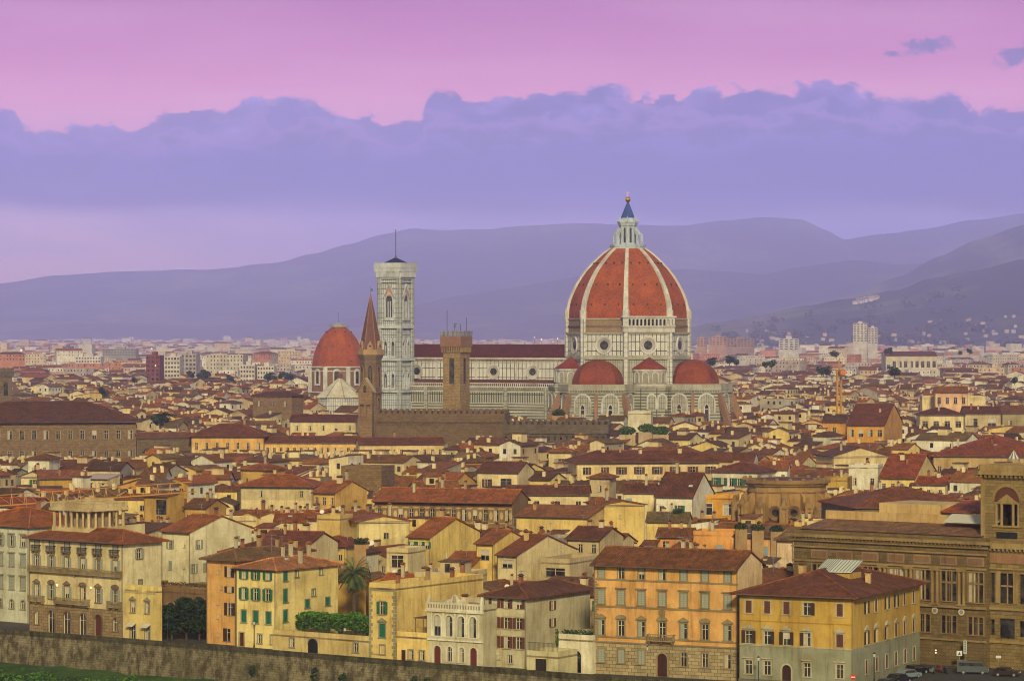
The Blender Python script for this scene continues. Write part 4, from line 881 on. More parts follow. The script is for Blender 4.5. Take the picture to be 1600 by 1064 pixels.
# glazed roof lights and chimneys of the mustard palazzo
t = tan(R(17))
rfo = [o for o in rt.children if o.name.startswith('roof')][0]
for (x, y, w) in ((W * .5, D * .44, 2.2), (W * .66, D * .42, 3.4)):
    mb = MB(); z = 14.3 + t * D * .30 - 1.7
    mb.box(x - w / 2, x + w / 2, y - 1.5, y + 3.5, z, z + 1.3, 'plaster', lin(188, 154, 72))
    mb.slab([(x - w / 2 - .2, y - 1.8, z + 1.5), (x + w / 2 + .2, y - 1.8, z + 1.5), (x + w / 2 + .2, y + 3.5, z + 3.0), (x - w / 2 - .2, y + 3.5, z + 3.0)], .12, 'paint', lin(200, 204, 200))
    for k in range(7):
        xx = x - w / 2 + w * k / 6; mb.bar((xx, y - 1.8, z + 1.66), (xx, y + 3.5, z + 3.16), .09, 'metal', (.2, .2, .2, 1))
    add('roof_light', mb, rfo)
for x, y in ((.36, .3), (.30, .42), (.2, .55), (.86, .45)): link('chimney', CH[0], rfo, Matrix.Translation((x * W, y * D, roof_z('hip', W, D, 14.3, t, x * W, y * D) + .3)) @ Matrix.Scale(1.1, 4))
MUST = (rt, W, D, fr)
# library
LB = lin(116, 98, 60)
CL = [.14, .275, .41, .545, .68, .815, .95]
rt, W, D, fr = house('long brown stone library with tall mullioned windows and a dentilled cornice', 1240, 1540, 834, 20.5, 38, D=26, roof='flat', wc=LB, nch=0, ants=0, wm='stone', group=None, name='library', cat='library', yb=1040,
      rows=[(10.7, 4.9, 2.9, CL, 'n', 'dark', '', (150, 124, 84), (128, 104, 70)), (5.4, 2.9, 2.9, CL, 'n', 'dark', '', (140, 116, 78), (128, 104, 70))])
mb = MB(); f = 'plaster'; c2 = lin(150, 128, 84)
cornice(mb, W, 20.2, 1.1, .5, c2); mb.box(-.5, W + .5, -.5, 0, 19.5, 19.9, f, c2); mb.box(-.2, W + .2, -.25, 0, 16.0, 16.3, f, c2); mb.box(-.3, W + .3, -.35, 0, 18.4, 18.7, f, c2); mb.box(-.2, W + .2, -.4, 0, 9.6, 10.0, f, c2); mb.box(-.2, W + .2, -.3, 0, 4.2, 4.5, f, c2)
for q in CL:
    x = q * W
    mb.box(x - 1.6, x + 1.6, -.14, 0, 16.6, 18.1, 'plaster', lin(148, 120, 86)); mb.box(x - 1.35, x + 1.35, -.2, -.14, 16.85, 17.85, 'plaster', lin(126, 98, 70))
    for dx in (-.5, .5): mb.box(x + dx - .12, x + dx + .12, -.02, .16, 10.7, 15.6, f, c2)
    mb.box(x - 1.45, x + 1.45, -.02, .16, 13.6, 13.85, f, c2)
    for dx in (-.5, .5): mb.box(x + dx - .12, x + dx + .12, -.02, .16, 5.4, 8.3, f, c2)
for k in range(len(CL)):
    x = (CL[k] + .0675) * W
    if x < W - .8:
        for dx in (-.45, .45): mb.prism(x + dx, -.28, .3, 10.3, 15.6, 8, f, c2, .26)
        mb.box(x - .85, x + .85, -.62, 0, 15.6, 16.0, f, c2); mb.box(x - .85, x + .85, -.62, 0, 10.0, 10.3, f, c2)
add('facade_orders', mb, rt, fr['F'][0])
for q in (.745, .88):
    mb = MB(); mb.extr([(.55 * cos(a), .55 * sin(a)) for a in [k * pi / 8 for k in range(16)]], -.12, 0, 'plaster', lin(214, 208, 190)); mb.extr([(.35 * cos(a), .35 * sin(a)) for a in [k * pi / 8 for k in range(16)]], -.16, -.12, 'plaster', lin(150, 146, 134)); add('medallion', mb, rt, fr['F'][0] @ Matrix.Translation((q * W, -.02, 9.0)))
def roofslab(lab, pts, z, th, m, c): pass
mb = MB()
mb.slab([(W * .02, 1, 21.4), (W * .97, 1, 21.4), (W * .97, 9, 22.6), (W * .02, 9, 22.6)], .15, 'tile', lin(150, 110, 80))
mb.box(W * .02, W * .97, 9, 9.5, 20.5, 24.2, 'plaster', lin(196, 166, 112)); mb.box(W * .3, W * .62, 9.6, 20, 20.5, 25.8, 'plaster', lin(200, 172, 118))
mb.slab([(W * .62, 9.6, 24.6), (W * .97, 9.6, 24.6), (W * .97, 18, 26.2), (W * .62, 18, 26.2)], .15, 'tile', lin(176, 92, 56))
mb.slab([(W * .70, 5.5, 23.2), (W * .97, 5.5, 23.2), (W * .97, 8.5, 24.4), (W * .70, 8.5, 24.4)], .1, 'paint', lin(190, 186, 176))
add('roof', mb, rt)
# library corner tower
def lib_tower():
    A = P(1533, 740, 31.7); base = A.copy(); base.z = 0; th = 38; o = empty('library_tower', place(base, th)); tag(o, 'square brown stone corner tower with an open arch, at the right edge', 'tower')
    W = 9.6; D = 9.6; c = lin(140, 120, 74); fr = side_frames(W, D); c2 = lin(156, 134, 86)
    mb = MB()
    for sd in 'FRLB':
        Ms, L = fr[sd]; mb.M = Ms
        ops = [(2.5, 7.1, 23.4, 27.4)] + [(3.4, 6.2, 10.7, 15.6), (1.2, 2.5, 10.7, 15.6), (7.1, 8.4, 10.7, 15.6), (3.4, 6.2, 5.0, 8.2), (1.2, 2.5, 5.4, 8.0), (7.1, 8.4, 5.4, 8.0)]
        wall(mb, L, 32.2, ops, 'stone', c)
        for k in range(12):   # arch head filled round the opening
            pass
    mb.M = None; mb.box(.4, W - .4, .4, D - .4, 22.6, 22.9, 'plaster', c); mb.box(.5, W - .5, .5, D - .5, 0, 22.5, 'glass', (0, 0, 0, 1))
    add('wall', mb, o)
    for sd in 'FRLB':
        Ms, L = fr[sd]; mb = MB(); mb.M = Ms
        # big arched recess with pediment and inner arch
        for k in range(12):
            a0, a1 = pi * k / 12, pi * (k + 1) / 12
            p0, p1 = (4.8 + 2.3 * cos(a0), 27.4 + 2.3 * sin(a0)), (4.8 + 2.3 * cos(a1), 27.4 + 2.3 * sin(a1)); q0, q1 = (4.8 + 2.75 * cos(a0), 27.4 + 2.75 * sin(a0)), (4.8 + 2.75 * cos(a1), 27.4 + 2.75 * sin(a1))
            mb.face([(p0[0], -.18, p0[1]), (q0[0], -.18, q0[1]), (q1[0], -.18, q1[1]), (p1[0], -.18, p1[1])], 'plaster', c2)
            mb.face([(q0[0], -.18, q0[1]), (q0[0], 0, q0[1]), (q1[0], 0, q1[1]), (q1[0], -.18, q1[1])], 'plaster', c2)
            mb.face([(p0[0], -.18, p0[1]), (p1[0], -.18, p1[1]), (p1[0], 0, p1[1]), (p0[0], 0, p0[1])], 'plaster', c2)
            mb.face([(4.8, -.03, 27.4), (p0[0], -.03, p0[1]), (p1[0], -.03, p1[1])], 'plaster', lin(96, 56, 34))
        mb.extr([(2.9, 27.2), (6.7, 27.2), (4.8, 28.5)], -.12, .1, 'plaster', c2)
        for x in (2.75, 3.75, 5.85, 6.85): mb.prism(x, .12, .24, 23.4, 27.2, 8, 'plaster', c2)
        mb.box(2.5, 7.1, -.1, .3, 26.9, 27.25, 'plaster', c2)
        mb.box(2.2, 7.4, -.3, 0, 23.1, 23.4, 'plaster', c2); mb.box(2.9, 6.7, -.12, 0, 21.3, 22.3, 'paint', (.01, .01, .01, 1)); mb.box(1.2, 8.4, -.12, 0, 17.2, 18.8, 'plaster', lin(150, 114, 84))
        for z, h, d in ((31.6, .6, 1.0), (19.6, .9, .7), (9.6, .4, .3), (4.2, .4, .25), (16.2, .3, .25), (32.2, 1.0, .3)): mb.box(-d, W + d, -d, 0, z, z + h, 'plaster', c2)
        for k in range(14): mb.box(-.6 + k * .8, -.25 + k * .8, -.8, 0, 31.2, 31.6, 'plaster', c2); mb.box(-.5 + k * .78, -.2 + k * .78, -.6, 0, 19.25, 19.6, 'plaster', c2)
        for x in (1.2, 3.0, 3.4, 6.2, 6.6, 8.4): mb.box(x - .2, x + .2, -.2, 0, 10.7, 15.9, 'plaster', c2)
        mb.box(3.6, 6.0, .1, .25, 13.4, 13.65, 'plaster', c2); mb.box(4.7, 4.9, .1, .25, 10.7, 15.6, 'plaster', c2)
        for x in (0.0, W - .7): mb.box(x, x + .7, -.1, 0, 19, 31, 'plaster', c2)
        add('facade_orders', mb, o)
    mb = MB(); mb.box(-.2, W + .2, -.2, D + .2, 32.2, 33.0, 'plaster', c2); add('roof', mb, o)
    cs = [place(base, th) @ Vector(q) for q in ((0, 0, 0), (W, 0, 0), (W, D, 0), (0, D, 0))]; FOOT.append((cs, 1533, 1640, 1040, A.y - 6))
lib_tower()
# ---------------------------------------------------------------- cathedral
CX, CY = (981 - 800) / F * 1345, 1345.0
WH = lin(206, 206, 204); WB = lin(172, 172, 158); RB = lin(170, 86, 34); BRK = lin(164, 138, 104)
PH0 = R(-4); NAV = 26.5
def dirv(phi): return Vector((sin(phi), -cos(phi), 0))
def face_frame(cx, cy, phi, d):
    """matrix of a vertical face: x along it, y inward, origin at its middle, at distance d from (cx,cy)"""
    n = dirv(phi); u = Vector((cos(phi), sin(phi), 0))
    return Matrix(((u.x, -n.x, 0, cx + n.x * d), (u.y, -n.y, 0, cy + n.y * d), (0, 0, 1, 0), (0, 0, 0, 1)))
def ring(mb, cx, cy, r, z0, z1, m, c, ph=PH0, n=8): mb.prism(cx, cy, r / cos(pi / n) if 0 else r, z0, z1, n, m, c, None, ph)
def oculus(mb, Ms, x, z, r, c, m='plaster'):
    old = mb.M; mb.M = Ms @ Matrix.Translation((x, 0, z)); n = 20
    mb.face([(r * .55 * cos(2 * pi * k / n), -.06, r * .55 * sin(2 * pi * k / n)) for k in range(n)], 'glass', (0, 0, 0, 1))
    for r0, r1, y0, y1, cc in ((.55, .92, -.08, -.5, tuple(v * .75 for v in c[:3]) + (1,)), (.92, 1.1, -.5, -.62, c), (1.1, 1.12, -.62, 0, c)):
        for k in range(n):
            a, b_ = 2 * pi * k / n, 2 * pi * (k + 1) / n
            mb.face([(r * r0 * cos(a), y0, r * r0 * sin(a)), (r * r1 * cos(a), y1, r * r1 * sin(a)), (r * r1 * cos(b_), y1, r * r1 * sin(b_)), (r * r0 * cos(b_), y0, r * r0 * sin(b_))], m, cc)
    mb.M = old
def cathedral():
    o = empty('cathedral', Matrix.Translation((CX, CY, 0))); tag(o, 'huge marble cathedral with an octagonal red tiled dome and white ribs', 'cathedral')
    # lower octagon under the drum, with the drum and its storeys
    mb = MB(); V = R(0)
    mb.prism(0, 0, 26.4, 0, 44, 8, 'marble_fine', WB, None, PH0); add('crossing', mb, o)
    mb = MB(); mb.prism(0, 0, 26.2, 44, 54.2, 8, 'marble', WH, None, PH0); dr = add('drum', mb, o)
    for k in range(8):
        phi = PH0 + pi / 8 + k * pi / 4; mb = MB(); oculus(mb, face_frame(0, 0, phi, 26.2 * cos(pi / 8)), 0, 49.2, 3.5, WH); add('oculus', mb, dr)
    mb = MB()
    for z0, z1, r in ((43.2, 44.3, 27.2), (44.3, 45.0, 26.7), (53.9, 54.6, 27.0)): mb.prism(0, 0, r, z0, z1, 8, 'plaster', WB, None, PH0)
    for k in range(8):
        a = PH0 + k * pi / 4; v = dirv(a) * 25.8; mb.prism(v.x, v.y, 1.35, 0, 60.4, 8, 'marble_fine', WH, None, a)
    add('cornice', mb, o)
    mb = MB(); mb.prism(0, 0, 25.8, 54.6, 60.5, 8, 'brick', BRK, None, PH0)
    for k in range(8):
        if k == 0: continue
        Ms = face_frame(0, 0, PH0 + pi / 8 + k * pi / 4, 25.8 * cos(pi / 8)); mb.M = Ms
        mb.box(-10, 10, -.5, 0, 57.2, 57.7, 'brick', tuple(v * .7 for v in BRK[:3]) + (1,)); mb.box(-10, 10, -.35, 0, 60.0, 60.6, 'plaster', WB); mb.M = None
        mb.M = Ms
        for q in range(16): mb.box(-9.6 + q * 1.2, -9.2 + q * 1.2, -.3, 0, 56.7, 57.2, 'brick', BRK)
        mb.M = None
    add('unfinished_band', mb, o)
    # white gallery on the south-east face
    mb = MB(); Ms = face_frame(0, 0, PH0 + pi / 8, 25.8 * cos(pi / 8)); mb.M = Ms
    mb.box(-11.6, 11.6, -1.7, 0, 54.7, 57.0, 'plaster', WH); mb.box(-12.2, 12.2, -2.1, 0, 60.9, 61.5, 'plaster', WH); mb.box(-11.9, 11.9, -1.9, 0, 57.0, 57.5, 'plaster', WH)
    mb.box(-11.6, 11.6, -.2, 0, 57.5, 60.9, 'glass', (0, 0, 0, 1))
    N = 13
    for k in range(N + 1):
        x = -11.3 + 22.6 * k / N; mb.box(x - .33, x + .33, -1.6, -.9, 57.5, 60.9, 'plaster', WH)
        if k < N:
            w = 22.6 / N; xc = x + w / 2; rr = w / 2 - .33
            for q in range(6):
                a0, a1 = pi * q / 6, pi * (q + 1) / 6
                mb.face([(xc + rr * cos(a0), -1.6, 59.7 + rr * sin(a0)), (xc + rr * cos(a0), -1.6, 60.9), (xc + rr * cos(a1), -1.6, 60.9), (xc + rr * cos(a1), -1.6, 59.7 + rr * sin(a1))], 'plaster', WH)
    for k in range(30): mb.box(-11.6 + k * .78, -11.2 + k * .78, -1.95, -1.7, 56.5, 57.0, 'plaster', WB)
    mb.M = None; add('gallery', mb, o)
    # dome shell
    tb = [(z, r * .955) for z, r in [(0, 27.0), (2.4, 26.95), (4.9, 26.6), (7.4, 26.0), (9.8, 25.1), (12.2, 24.0), (14.6, 22.7), (17.6, 20.8), (20.6, 18.5), (23, 16.2), (25.5, 13.6), (28, 10.7), (30.2, 7.4)]]
    mb = MB()
    for (z0, r0), (z1, r1) in zip(tb, tb[1:]): mb.prism(0, 0, r0, 60.5 + z0, 60.5 + z1, 8, 'dometile', RB, r1, PH0, cap=False)
    dm = add('dome', mb, o)
    for k in range(8):
        phi = PH0 + pi / 8 + k * pi / 4
        for zi, nn in ((5.5, 3), (14.0, 3), (23.2, 3)):
            for j in range(nn):
                r0 = [q for q in tb if q[0] >= zi][0]; i = tb.index(r0); z1, r1 = tb[i]; z_, r_ = tb[i - 1]; rr = (r_ + (r1 - r_) * (zi - z_) / (z1 - z_)) * cos(pi / 8)
                mb = MB(); x = (j - 1) * rr * .27; mb.M = face_frame(0, 0, phi, rr); mb.box(x - .28, x + .28, -.25, .5, 60.5 + zi, 60.5 + zi + .8, 'glass', (0, 0, 0, 1)); add('dome_vent', mb, dm)
    for k in range(8):
        a = PH0 + k * pi / 4; mb = MB(); nv = dirv(a); u = Vector((cos(a), sin(a), 0)); pts = []
        fine = tb
        for i, (z, r) in enumerate(fine):
            w = 1.15 - .5 * z / 30.2; base = nv * (r - .5); out = nv * (r + .75 - .25 * z / 30); pts.append([base - u * w + Vector((0, 0, 60.5 + z)), out - u * w + Vector((0, 0, 60.7 + z)), out + u * w + Vector((0, 0, 60.7 + z)), base + u * w + Vector((0, 0, 60.5 + z))])
        for p, q in zip(pts, pts[1:]):
            for j in range(3): mb.face([p[j], p[j + 1], q[j + 1], q[j]], 'plaster', WH)
        b0 = nv * 25.8; mb.prism(b0.x, b0.y, 1.55, 60.3, 64.0, 8, 'plaster', WH, None, a); mb.prism(b0.x, b0.y, 1.2, 64, 65.2, 8, 'plaster', WH, .4, a)
        add('rib', mb, dm)
    # lantern
    mb = MB(); m = 'plaster'; LW = lin(184, 200, 218)  # blue cast of the upper view put into the lantern's marble colour
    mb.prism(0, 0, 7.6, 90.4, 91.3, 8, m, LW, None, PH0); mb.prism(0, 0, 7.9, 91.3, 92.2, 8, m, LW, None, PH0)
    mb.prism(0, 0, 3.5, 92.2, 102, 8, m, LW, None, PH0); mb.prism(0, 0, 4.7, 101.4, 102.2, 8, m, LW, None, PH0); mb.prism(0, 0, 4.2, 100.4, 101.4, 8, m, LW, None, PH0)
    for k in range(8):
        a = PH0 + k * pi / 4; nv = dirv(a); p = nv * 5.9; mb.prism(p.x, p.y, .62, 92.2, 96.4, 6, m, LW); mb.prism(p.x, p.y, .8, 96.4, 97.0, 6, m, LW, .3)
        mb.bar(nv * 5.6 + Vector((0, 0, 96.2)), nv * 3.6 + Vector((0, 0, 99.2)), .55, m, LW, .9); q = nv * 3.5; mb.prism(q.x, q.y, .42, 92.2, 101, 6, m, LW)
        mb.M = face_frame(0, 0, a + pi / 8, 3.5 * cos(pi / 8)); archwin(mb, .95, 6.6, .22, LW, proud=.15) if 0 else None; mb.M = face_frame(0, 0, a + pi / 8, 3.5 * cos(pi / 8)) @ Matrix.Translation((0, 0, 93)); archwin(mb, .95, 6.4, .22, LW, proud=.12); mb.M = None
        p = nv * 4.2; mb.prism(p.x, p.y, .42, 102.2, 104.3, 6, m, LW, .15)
    ln = add('lantern', mb, o); CB = lin(56, 88, 168)  # cone: the same blue cast, put in more strongly
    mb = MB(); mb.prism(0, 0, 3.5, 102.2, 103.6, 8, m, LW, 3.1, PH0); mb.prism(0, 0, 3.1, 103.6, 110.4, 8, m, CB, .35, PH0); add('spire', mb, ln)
    mb = MB(); mb.lathe(0, 0, [(.3, 110.2), (.9, 110.6), (1.2, 111.4), (1.2, 111.9), (.9, 112.6), (0, 112.9)], 14, 'gold', WH); mb.bar((0, 0, 112.8), (0, 0, 115.4), .16, 'gold', WH); mb.bar((-.7, 0, 114.5), (.7, 0, 114.5), .16, 'gold', WH); add('ball_and_cross', mb, ln, smooth=False)
    # tribunes
    for phi in (R(-NAV), R(90 - NAV), R(180 - NAV)):
        c = dirv(phi) * 30.5; tr = link('tribune', None, o, Matrix.Translation(c)); pa = phi + pi / 8
        mb = MB(); mb.prism(0, 0, 16.0, 0, 30.6, 8, 'marble_band', WB, None, pa)
        for z0, z1, r in ((30.4, 31.4, 16.9), (31.4, 32.9, 16.7), (22.2, 22.7, 16.3)): mb.prism(0, 0, r, z0, z1, 8, 'plaster', WB, None, pa)
        for k in range(8):
            Ms = face_frame(0, 0, phi + k * pi / 4, 16.0 * cos(pi / 8))
            for q in range(11): mb.M = Ms; x = -6 + q * 1.15; mb.box(x, x + .5, -.75, 0, 29.4, 30.4, 'plaster', WB); mb.M = None
            if abs(k - 4) < 2: continue
            mb.M = Ms @ Matrix.Translation((0, 0, 21.0)); archwin(mb, 6.6, 7.6, .7, WH, proud=.35, m='marble_fine', gc=WB); mb.M = Ms @ Matrix.Translation((0, -.1, 13.5)); archwin(mb, 1.7, 11.0, .45, WH, True, proud=.4); mb.M = None
            a = phi + pi / 8 + k * pi / 4; nv = dirv(a)
            pts = [nv * 15.6 + Vector((0, 0, 28.5)), nv * 22 + Vector((0, 0, 14.0))]; mb.bar(pts[0], pts[1], 1.4, 'brick', lin(160, 120, 90), 3.0); v = nv * 21.5; mb.prism(v.x, v.y, 1.6, 0, 15.6, 4, 'marble_band', WB, None, a)
        add('wall', mb, tr); mb = MB()
        prof = [(10.9 * cos(t), 32.9 + 10.3 * sin(t)) for t in [pi / 2 * k / 8 for k in range(9)]]; mb.lathe(0, 0, prof, 8, 'dometile', lin(142, 70, 36), pa); add('half_dome', mb, tr)
    for phi in (R(45 - NAV), R(-45 - NAV), R(135 - NAV)):
        c = dirv(phi) * 25.6; tr = link('exedra', None, o, Matrix.Translation(c)); mb = MB(); n = 14
        mb.prism(0, 0, 7.0, 30.5, 38.4, n, 'plaster', WB, None, phi); mb.prism(0, 0, 7.5, 38.4, 39.2, n, 'plaster', WH, None, phi); mb.prism(0, 0, 7.6, 32.2, 32.9, n, 'plaster', WH, None, phi)
        mb.prism(0, 0, 9.5, 0, 31.2, 8, 'marble_band', WB, None, phi + pi / 8); mb.prism(0, 0, 10, 31.2, 32.2, 8, 'plaster', WB, None, phi + pi / 8)
        for k in range(-2, 3): mb.M = face_frame(0, 0, phi + k * R(34), 7.0) @ Matrix.Translation((0, 0, 33.4)); archwin(mb, 2.2, 4.3, .5, WH, proud=.35, gc=WB, m='brick'); mb.M = None
        for x in (-4.3, 4.3): mb.M = face_frame(0, 0, phi, 9.5 * cos(pi / 8)) @ Matrix.Translation((x * .55, 0, 22.5)); archwin(mb, 3.4, 6, .6, WH, proud=.3, gc=WB, m='marble_fine'); mb.M = None
        add('wall', mb, tr); mb = MB(); mb.prism(0, 0, 7.7, 39.2, 44.2, n, 'dometile', lin(140, 62, 44), .2, phi); add('cone_roof', mb, tr)
    # nave, local x to the east end, y inward from the south wall
    west = dirv(R(-90 - NAV)); nv = link('nave', None, o, Matrix.Translation(west * 108 + dirv(R(-NAV)) * 0) @ Matrix.Rotation(-R(NAV), 4, 'Z'))
    L = 88.0; hw, aw = 10.6, 20.5; mb = MB(); mb.box(0, L, -hw, hw, 30, 43.0, 'marble', WH); wl = add('clerestory', mb, nv)
    mb = MB(); mb.box(0, L, -aw, aw, 0, 24.2, 'marble_band', WB); mb.box(0.01, L - .01, -aw - .2, -aw, 24.2, 28.9, 'marble_slot', WB); mb.box(0, L, -aw, aw, 24.2, 31, 'plaster', WB)
    mb.box(-.2, L + .2, -aw - .9, -aw + .5, 31, 31.5, 'plaster', WH); mb.box(-.2, L + .2, -aw - .6, -aw - .2, 28.9, 29.3, 'plaster', WH)
    for k in range(88): mb.box(k * 1.0, k * 1.0 + .5, -aw - .8, -aw, 30.0, 31.0, 'plaster', WB)
    for k in range(90): mb.box(k * .98, k * .98 + .3, -aw - .85, -aw - .7, 31.5, 32.6, 'plaster', WH)
    mb.box(-.2, L + .2, -aw - .9, -aw - .65, 32.6, 32.9, 'plaster', WH)
    for k in range(5): x = 1 + k * 19.4; mb.box(x, x + 1.4, -aw - 1.1, -aw, 0, 31, 'marble_fine', WB)
    for z in (9, 14.5, 20.2, 24.0): mb.box(-.1, L + .1, -aw - .4, -aw, z, z + .4, 'plaster', WH)
    add('aisle', mb, nv)
    mb = MB(); mb.slab([(0, -aw, 31.4), (L, -aw, 31.4), (L, -hw, 34.0), (0, -hw, 34.0)], .2, 'tile', lin(120, 66, 52)); mb.slab([(0, hw, 34.0), (L, hw, 34.0), (L, aw, 31.4), (0, aw, 31.4)], .2, 'tile', lin(120, 66, 52)); add('aisle_roof', mb, nv)
    mb = MB(); mb.slab([(0, -hw - 1, 43.7), (L, -hw - 1, 43.7), (L, 0, 49.2), (0, 0, 49.2)], .25, 'tile', lin(108, 52, 46)); mb.slab([(0, 0, 49.2), (L, 0, 49.2), (L, hw + 1, 43.7), (0, hw + 1, 43.7)], .25, 'tile', lin(108, 52, 46))
    add('roof', mb, nv)
    mb = MB(); mb.box(-.2, L + .2, -hw - .9, -hw, 43.0, 43.8, 'plaster', WH); mb.box(-.1, L + .1, -hw - .3, -hw, 41.4, 41.8, 'plaster', WH)
    for k in range(88): mb.box(k, k + .5, -hw - .7, -hw, 42.2, 43.0, 'plaster', lin(150, 140, 116))
    for k in range(5): x = 1 + k * 19.4; mb.box(x, x + 1.0, -hw - .3, -hw, 34, 43, 'plaster', WH)
    mb.box(-1.6, 0, -hw - 1.5, hw + 1.5, 0, 44, 'marble', WH); mb.extr([(0, 0), (1, 0), (1, 0)], 0, 0, 'plaster', WH) if 0 else None
    for y0, y1, z0, z1 in ((-hw - 1.5, 0, 44, 51.5), (0, hw + 1.5, 51.5, 44)):
        mb.face([(-1.6, y0, 43.5), (-1.6, y1, 43.5), (-1.6, y1, z1), (-1.6, y0, z0)], 'plaster', WH); mb.face([(0, y0, 43.5), (0, y1, 43.5), (0, y1, z1), (0, y0, z0)], 'plaster', WH); mb.face([(-1.6, y0, z0), (-1.6, y1, z1), (0, y1, z1), (0, y0, z0)], 'plaster', WH)
    add('cornice', mb, nv)
    Ms = Matrix.Translation((0, -hw, 0))
    for k in range(4):
        mb = MB(); oculus(mb, Ms, 11 + k * 18.9, 37.6, 2.9, WH); add('oculus', mb, wl)
    xs = proj(Vector((CX - 33, CY, 0)))[0]; FOOT.append(([Vector((CX - 116, CY + 30, 0)), Vector((CX - 40, CY - 40, 0)), Vector((CX + 55, CY - 45, 0)), Vector((CX + 60, CY + 60, 0))], 652, 868, 650, 1330)); protect(868, 1122, 628, 1290)
    FOOT.append(([Vector((CX - 30, CY - 30, 0)), Vector((CX + 10, CY - 48, 0)), Vector((CX + 50, CY - 20, 0)), Vector((CX, CY + 50, 0))], 0, 0, 0, 0))
cathedral()
def bell_tower():
    c = Vector((CX - 100.4, CY + 23, 0)); th = 30; o = empty('bell_tower', Matrix.Translation(c) @ Matrix.Rotation(-R(th), 4, 'Z')); tag(o, 'tall square marble bell tower with gothic windows and a thin mast, left of the nave', 'bell tower')
    w = 5.0; C = lin(196, 204, 212); C2 = lin(168, 174, 178); C3 = lin(200, 160, 140); top = 78.2  # marble cooled: the blue cast over the tower is put into its colour
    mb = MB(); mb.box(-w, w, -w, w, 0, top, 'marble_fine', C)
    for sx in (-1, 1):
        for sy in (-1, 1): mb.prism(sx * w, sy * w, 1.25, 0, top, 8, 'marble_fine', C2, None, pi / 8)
    add('shaft', mb, o); mb = MB()
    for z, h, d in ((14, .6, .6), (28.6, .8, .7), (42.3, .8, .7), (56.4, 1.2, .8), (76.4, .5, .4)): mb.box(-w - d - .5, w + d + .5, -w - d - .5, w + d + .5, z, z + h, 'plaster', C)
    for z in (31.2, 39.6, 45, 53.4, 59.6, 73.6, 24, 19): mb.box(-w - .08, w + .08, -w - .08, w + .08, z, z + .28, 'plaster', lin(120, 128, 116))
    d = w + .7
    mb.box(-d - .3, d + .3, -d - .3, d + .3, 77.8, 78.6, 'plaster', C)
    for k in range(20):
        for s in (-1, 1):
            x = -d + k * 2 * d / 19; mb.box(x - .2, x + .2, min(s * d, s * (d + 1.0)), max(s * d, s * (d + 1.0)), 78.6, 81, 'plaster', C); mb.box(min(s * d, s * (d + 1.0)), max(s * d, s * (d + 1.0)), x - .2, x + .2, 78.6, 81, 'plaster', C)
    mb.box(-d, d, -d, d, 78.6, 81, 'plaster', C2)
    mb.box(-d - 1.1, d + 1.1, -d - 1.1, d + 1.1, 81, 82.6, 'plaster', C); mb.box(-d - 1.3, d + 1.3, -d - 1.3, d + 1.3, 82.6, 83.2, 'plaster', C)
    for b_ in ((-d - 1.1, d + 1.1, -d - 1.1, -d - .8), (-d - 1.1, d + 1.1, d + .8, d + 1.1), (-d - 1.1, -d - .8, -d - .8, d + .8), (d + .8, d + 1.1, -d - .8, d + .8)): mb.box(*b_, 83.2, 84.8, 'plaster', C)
    add('gallery', mb, o); mb = MB()
    mb.prism(0, 0, (d + .8) * 1.414, 83.2, 87.0, 4, 'tile', lin(30, 40, 96), .8, pi / 4); mb.prism(0, 0, .8, 86.9, 88.4, 8, 'metal', (.1, .1, .14, 1), .2); add('roof', mb, o)  # blue cast at the tower top put into the roof tile colour
    mb = MB(); mb.bar((0, 0, 88), (0, 0, 99.5), .22, 'metal', (.08, .08, .1, 1)); add('mast', mb, o)
    for k in range(4):
        Ms = Matrix.Rotation(k * pi / 2, 4, 'Z') @ Matrix.Translation((0, -w, 0))
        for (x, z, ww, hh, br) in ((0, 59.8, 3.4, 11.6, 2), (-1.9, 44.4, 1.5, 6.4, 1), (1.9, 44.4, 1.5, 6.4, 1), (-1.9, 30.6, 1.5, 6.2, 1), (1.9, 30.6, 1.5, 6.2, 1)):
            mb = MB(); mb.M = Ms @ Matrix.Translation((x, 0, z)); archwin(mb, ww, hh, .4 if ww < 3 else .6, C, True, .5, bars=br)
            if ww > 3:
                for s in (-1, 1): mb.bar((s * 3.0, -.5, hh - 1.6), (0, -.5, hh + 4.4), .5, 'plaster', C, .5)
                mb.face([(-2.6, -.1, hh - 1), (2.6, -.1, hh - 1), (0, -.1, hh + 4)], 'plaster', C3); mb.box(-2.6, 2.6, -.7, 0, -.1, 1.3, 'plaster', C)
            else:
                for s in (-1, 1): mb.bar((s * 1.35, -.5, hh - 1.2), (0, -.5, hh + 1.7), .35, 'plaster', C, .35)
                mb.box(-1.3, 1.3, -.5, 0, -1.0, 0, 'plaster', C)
            add('window', mb, o)
    cs = [o.matrix_local @ Vector(q) for q in ((-8, -8, 0), (8, -8, 0), (8, 8, 0), (-8, 8, 0))]; FOOT.append((cs, 592, 652, 636, c.y - 10))
bell_tower()
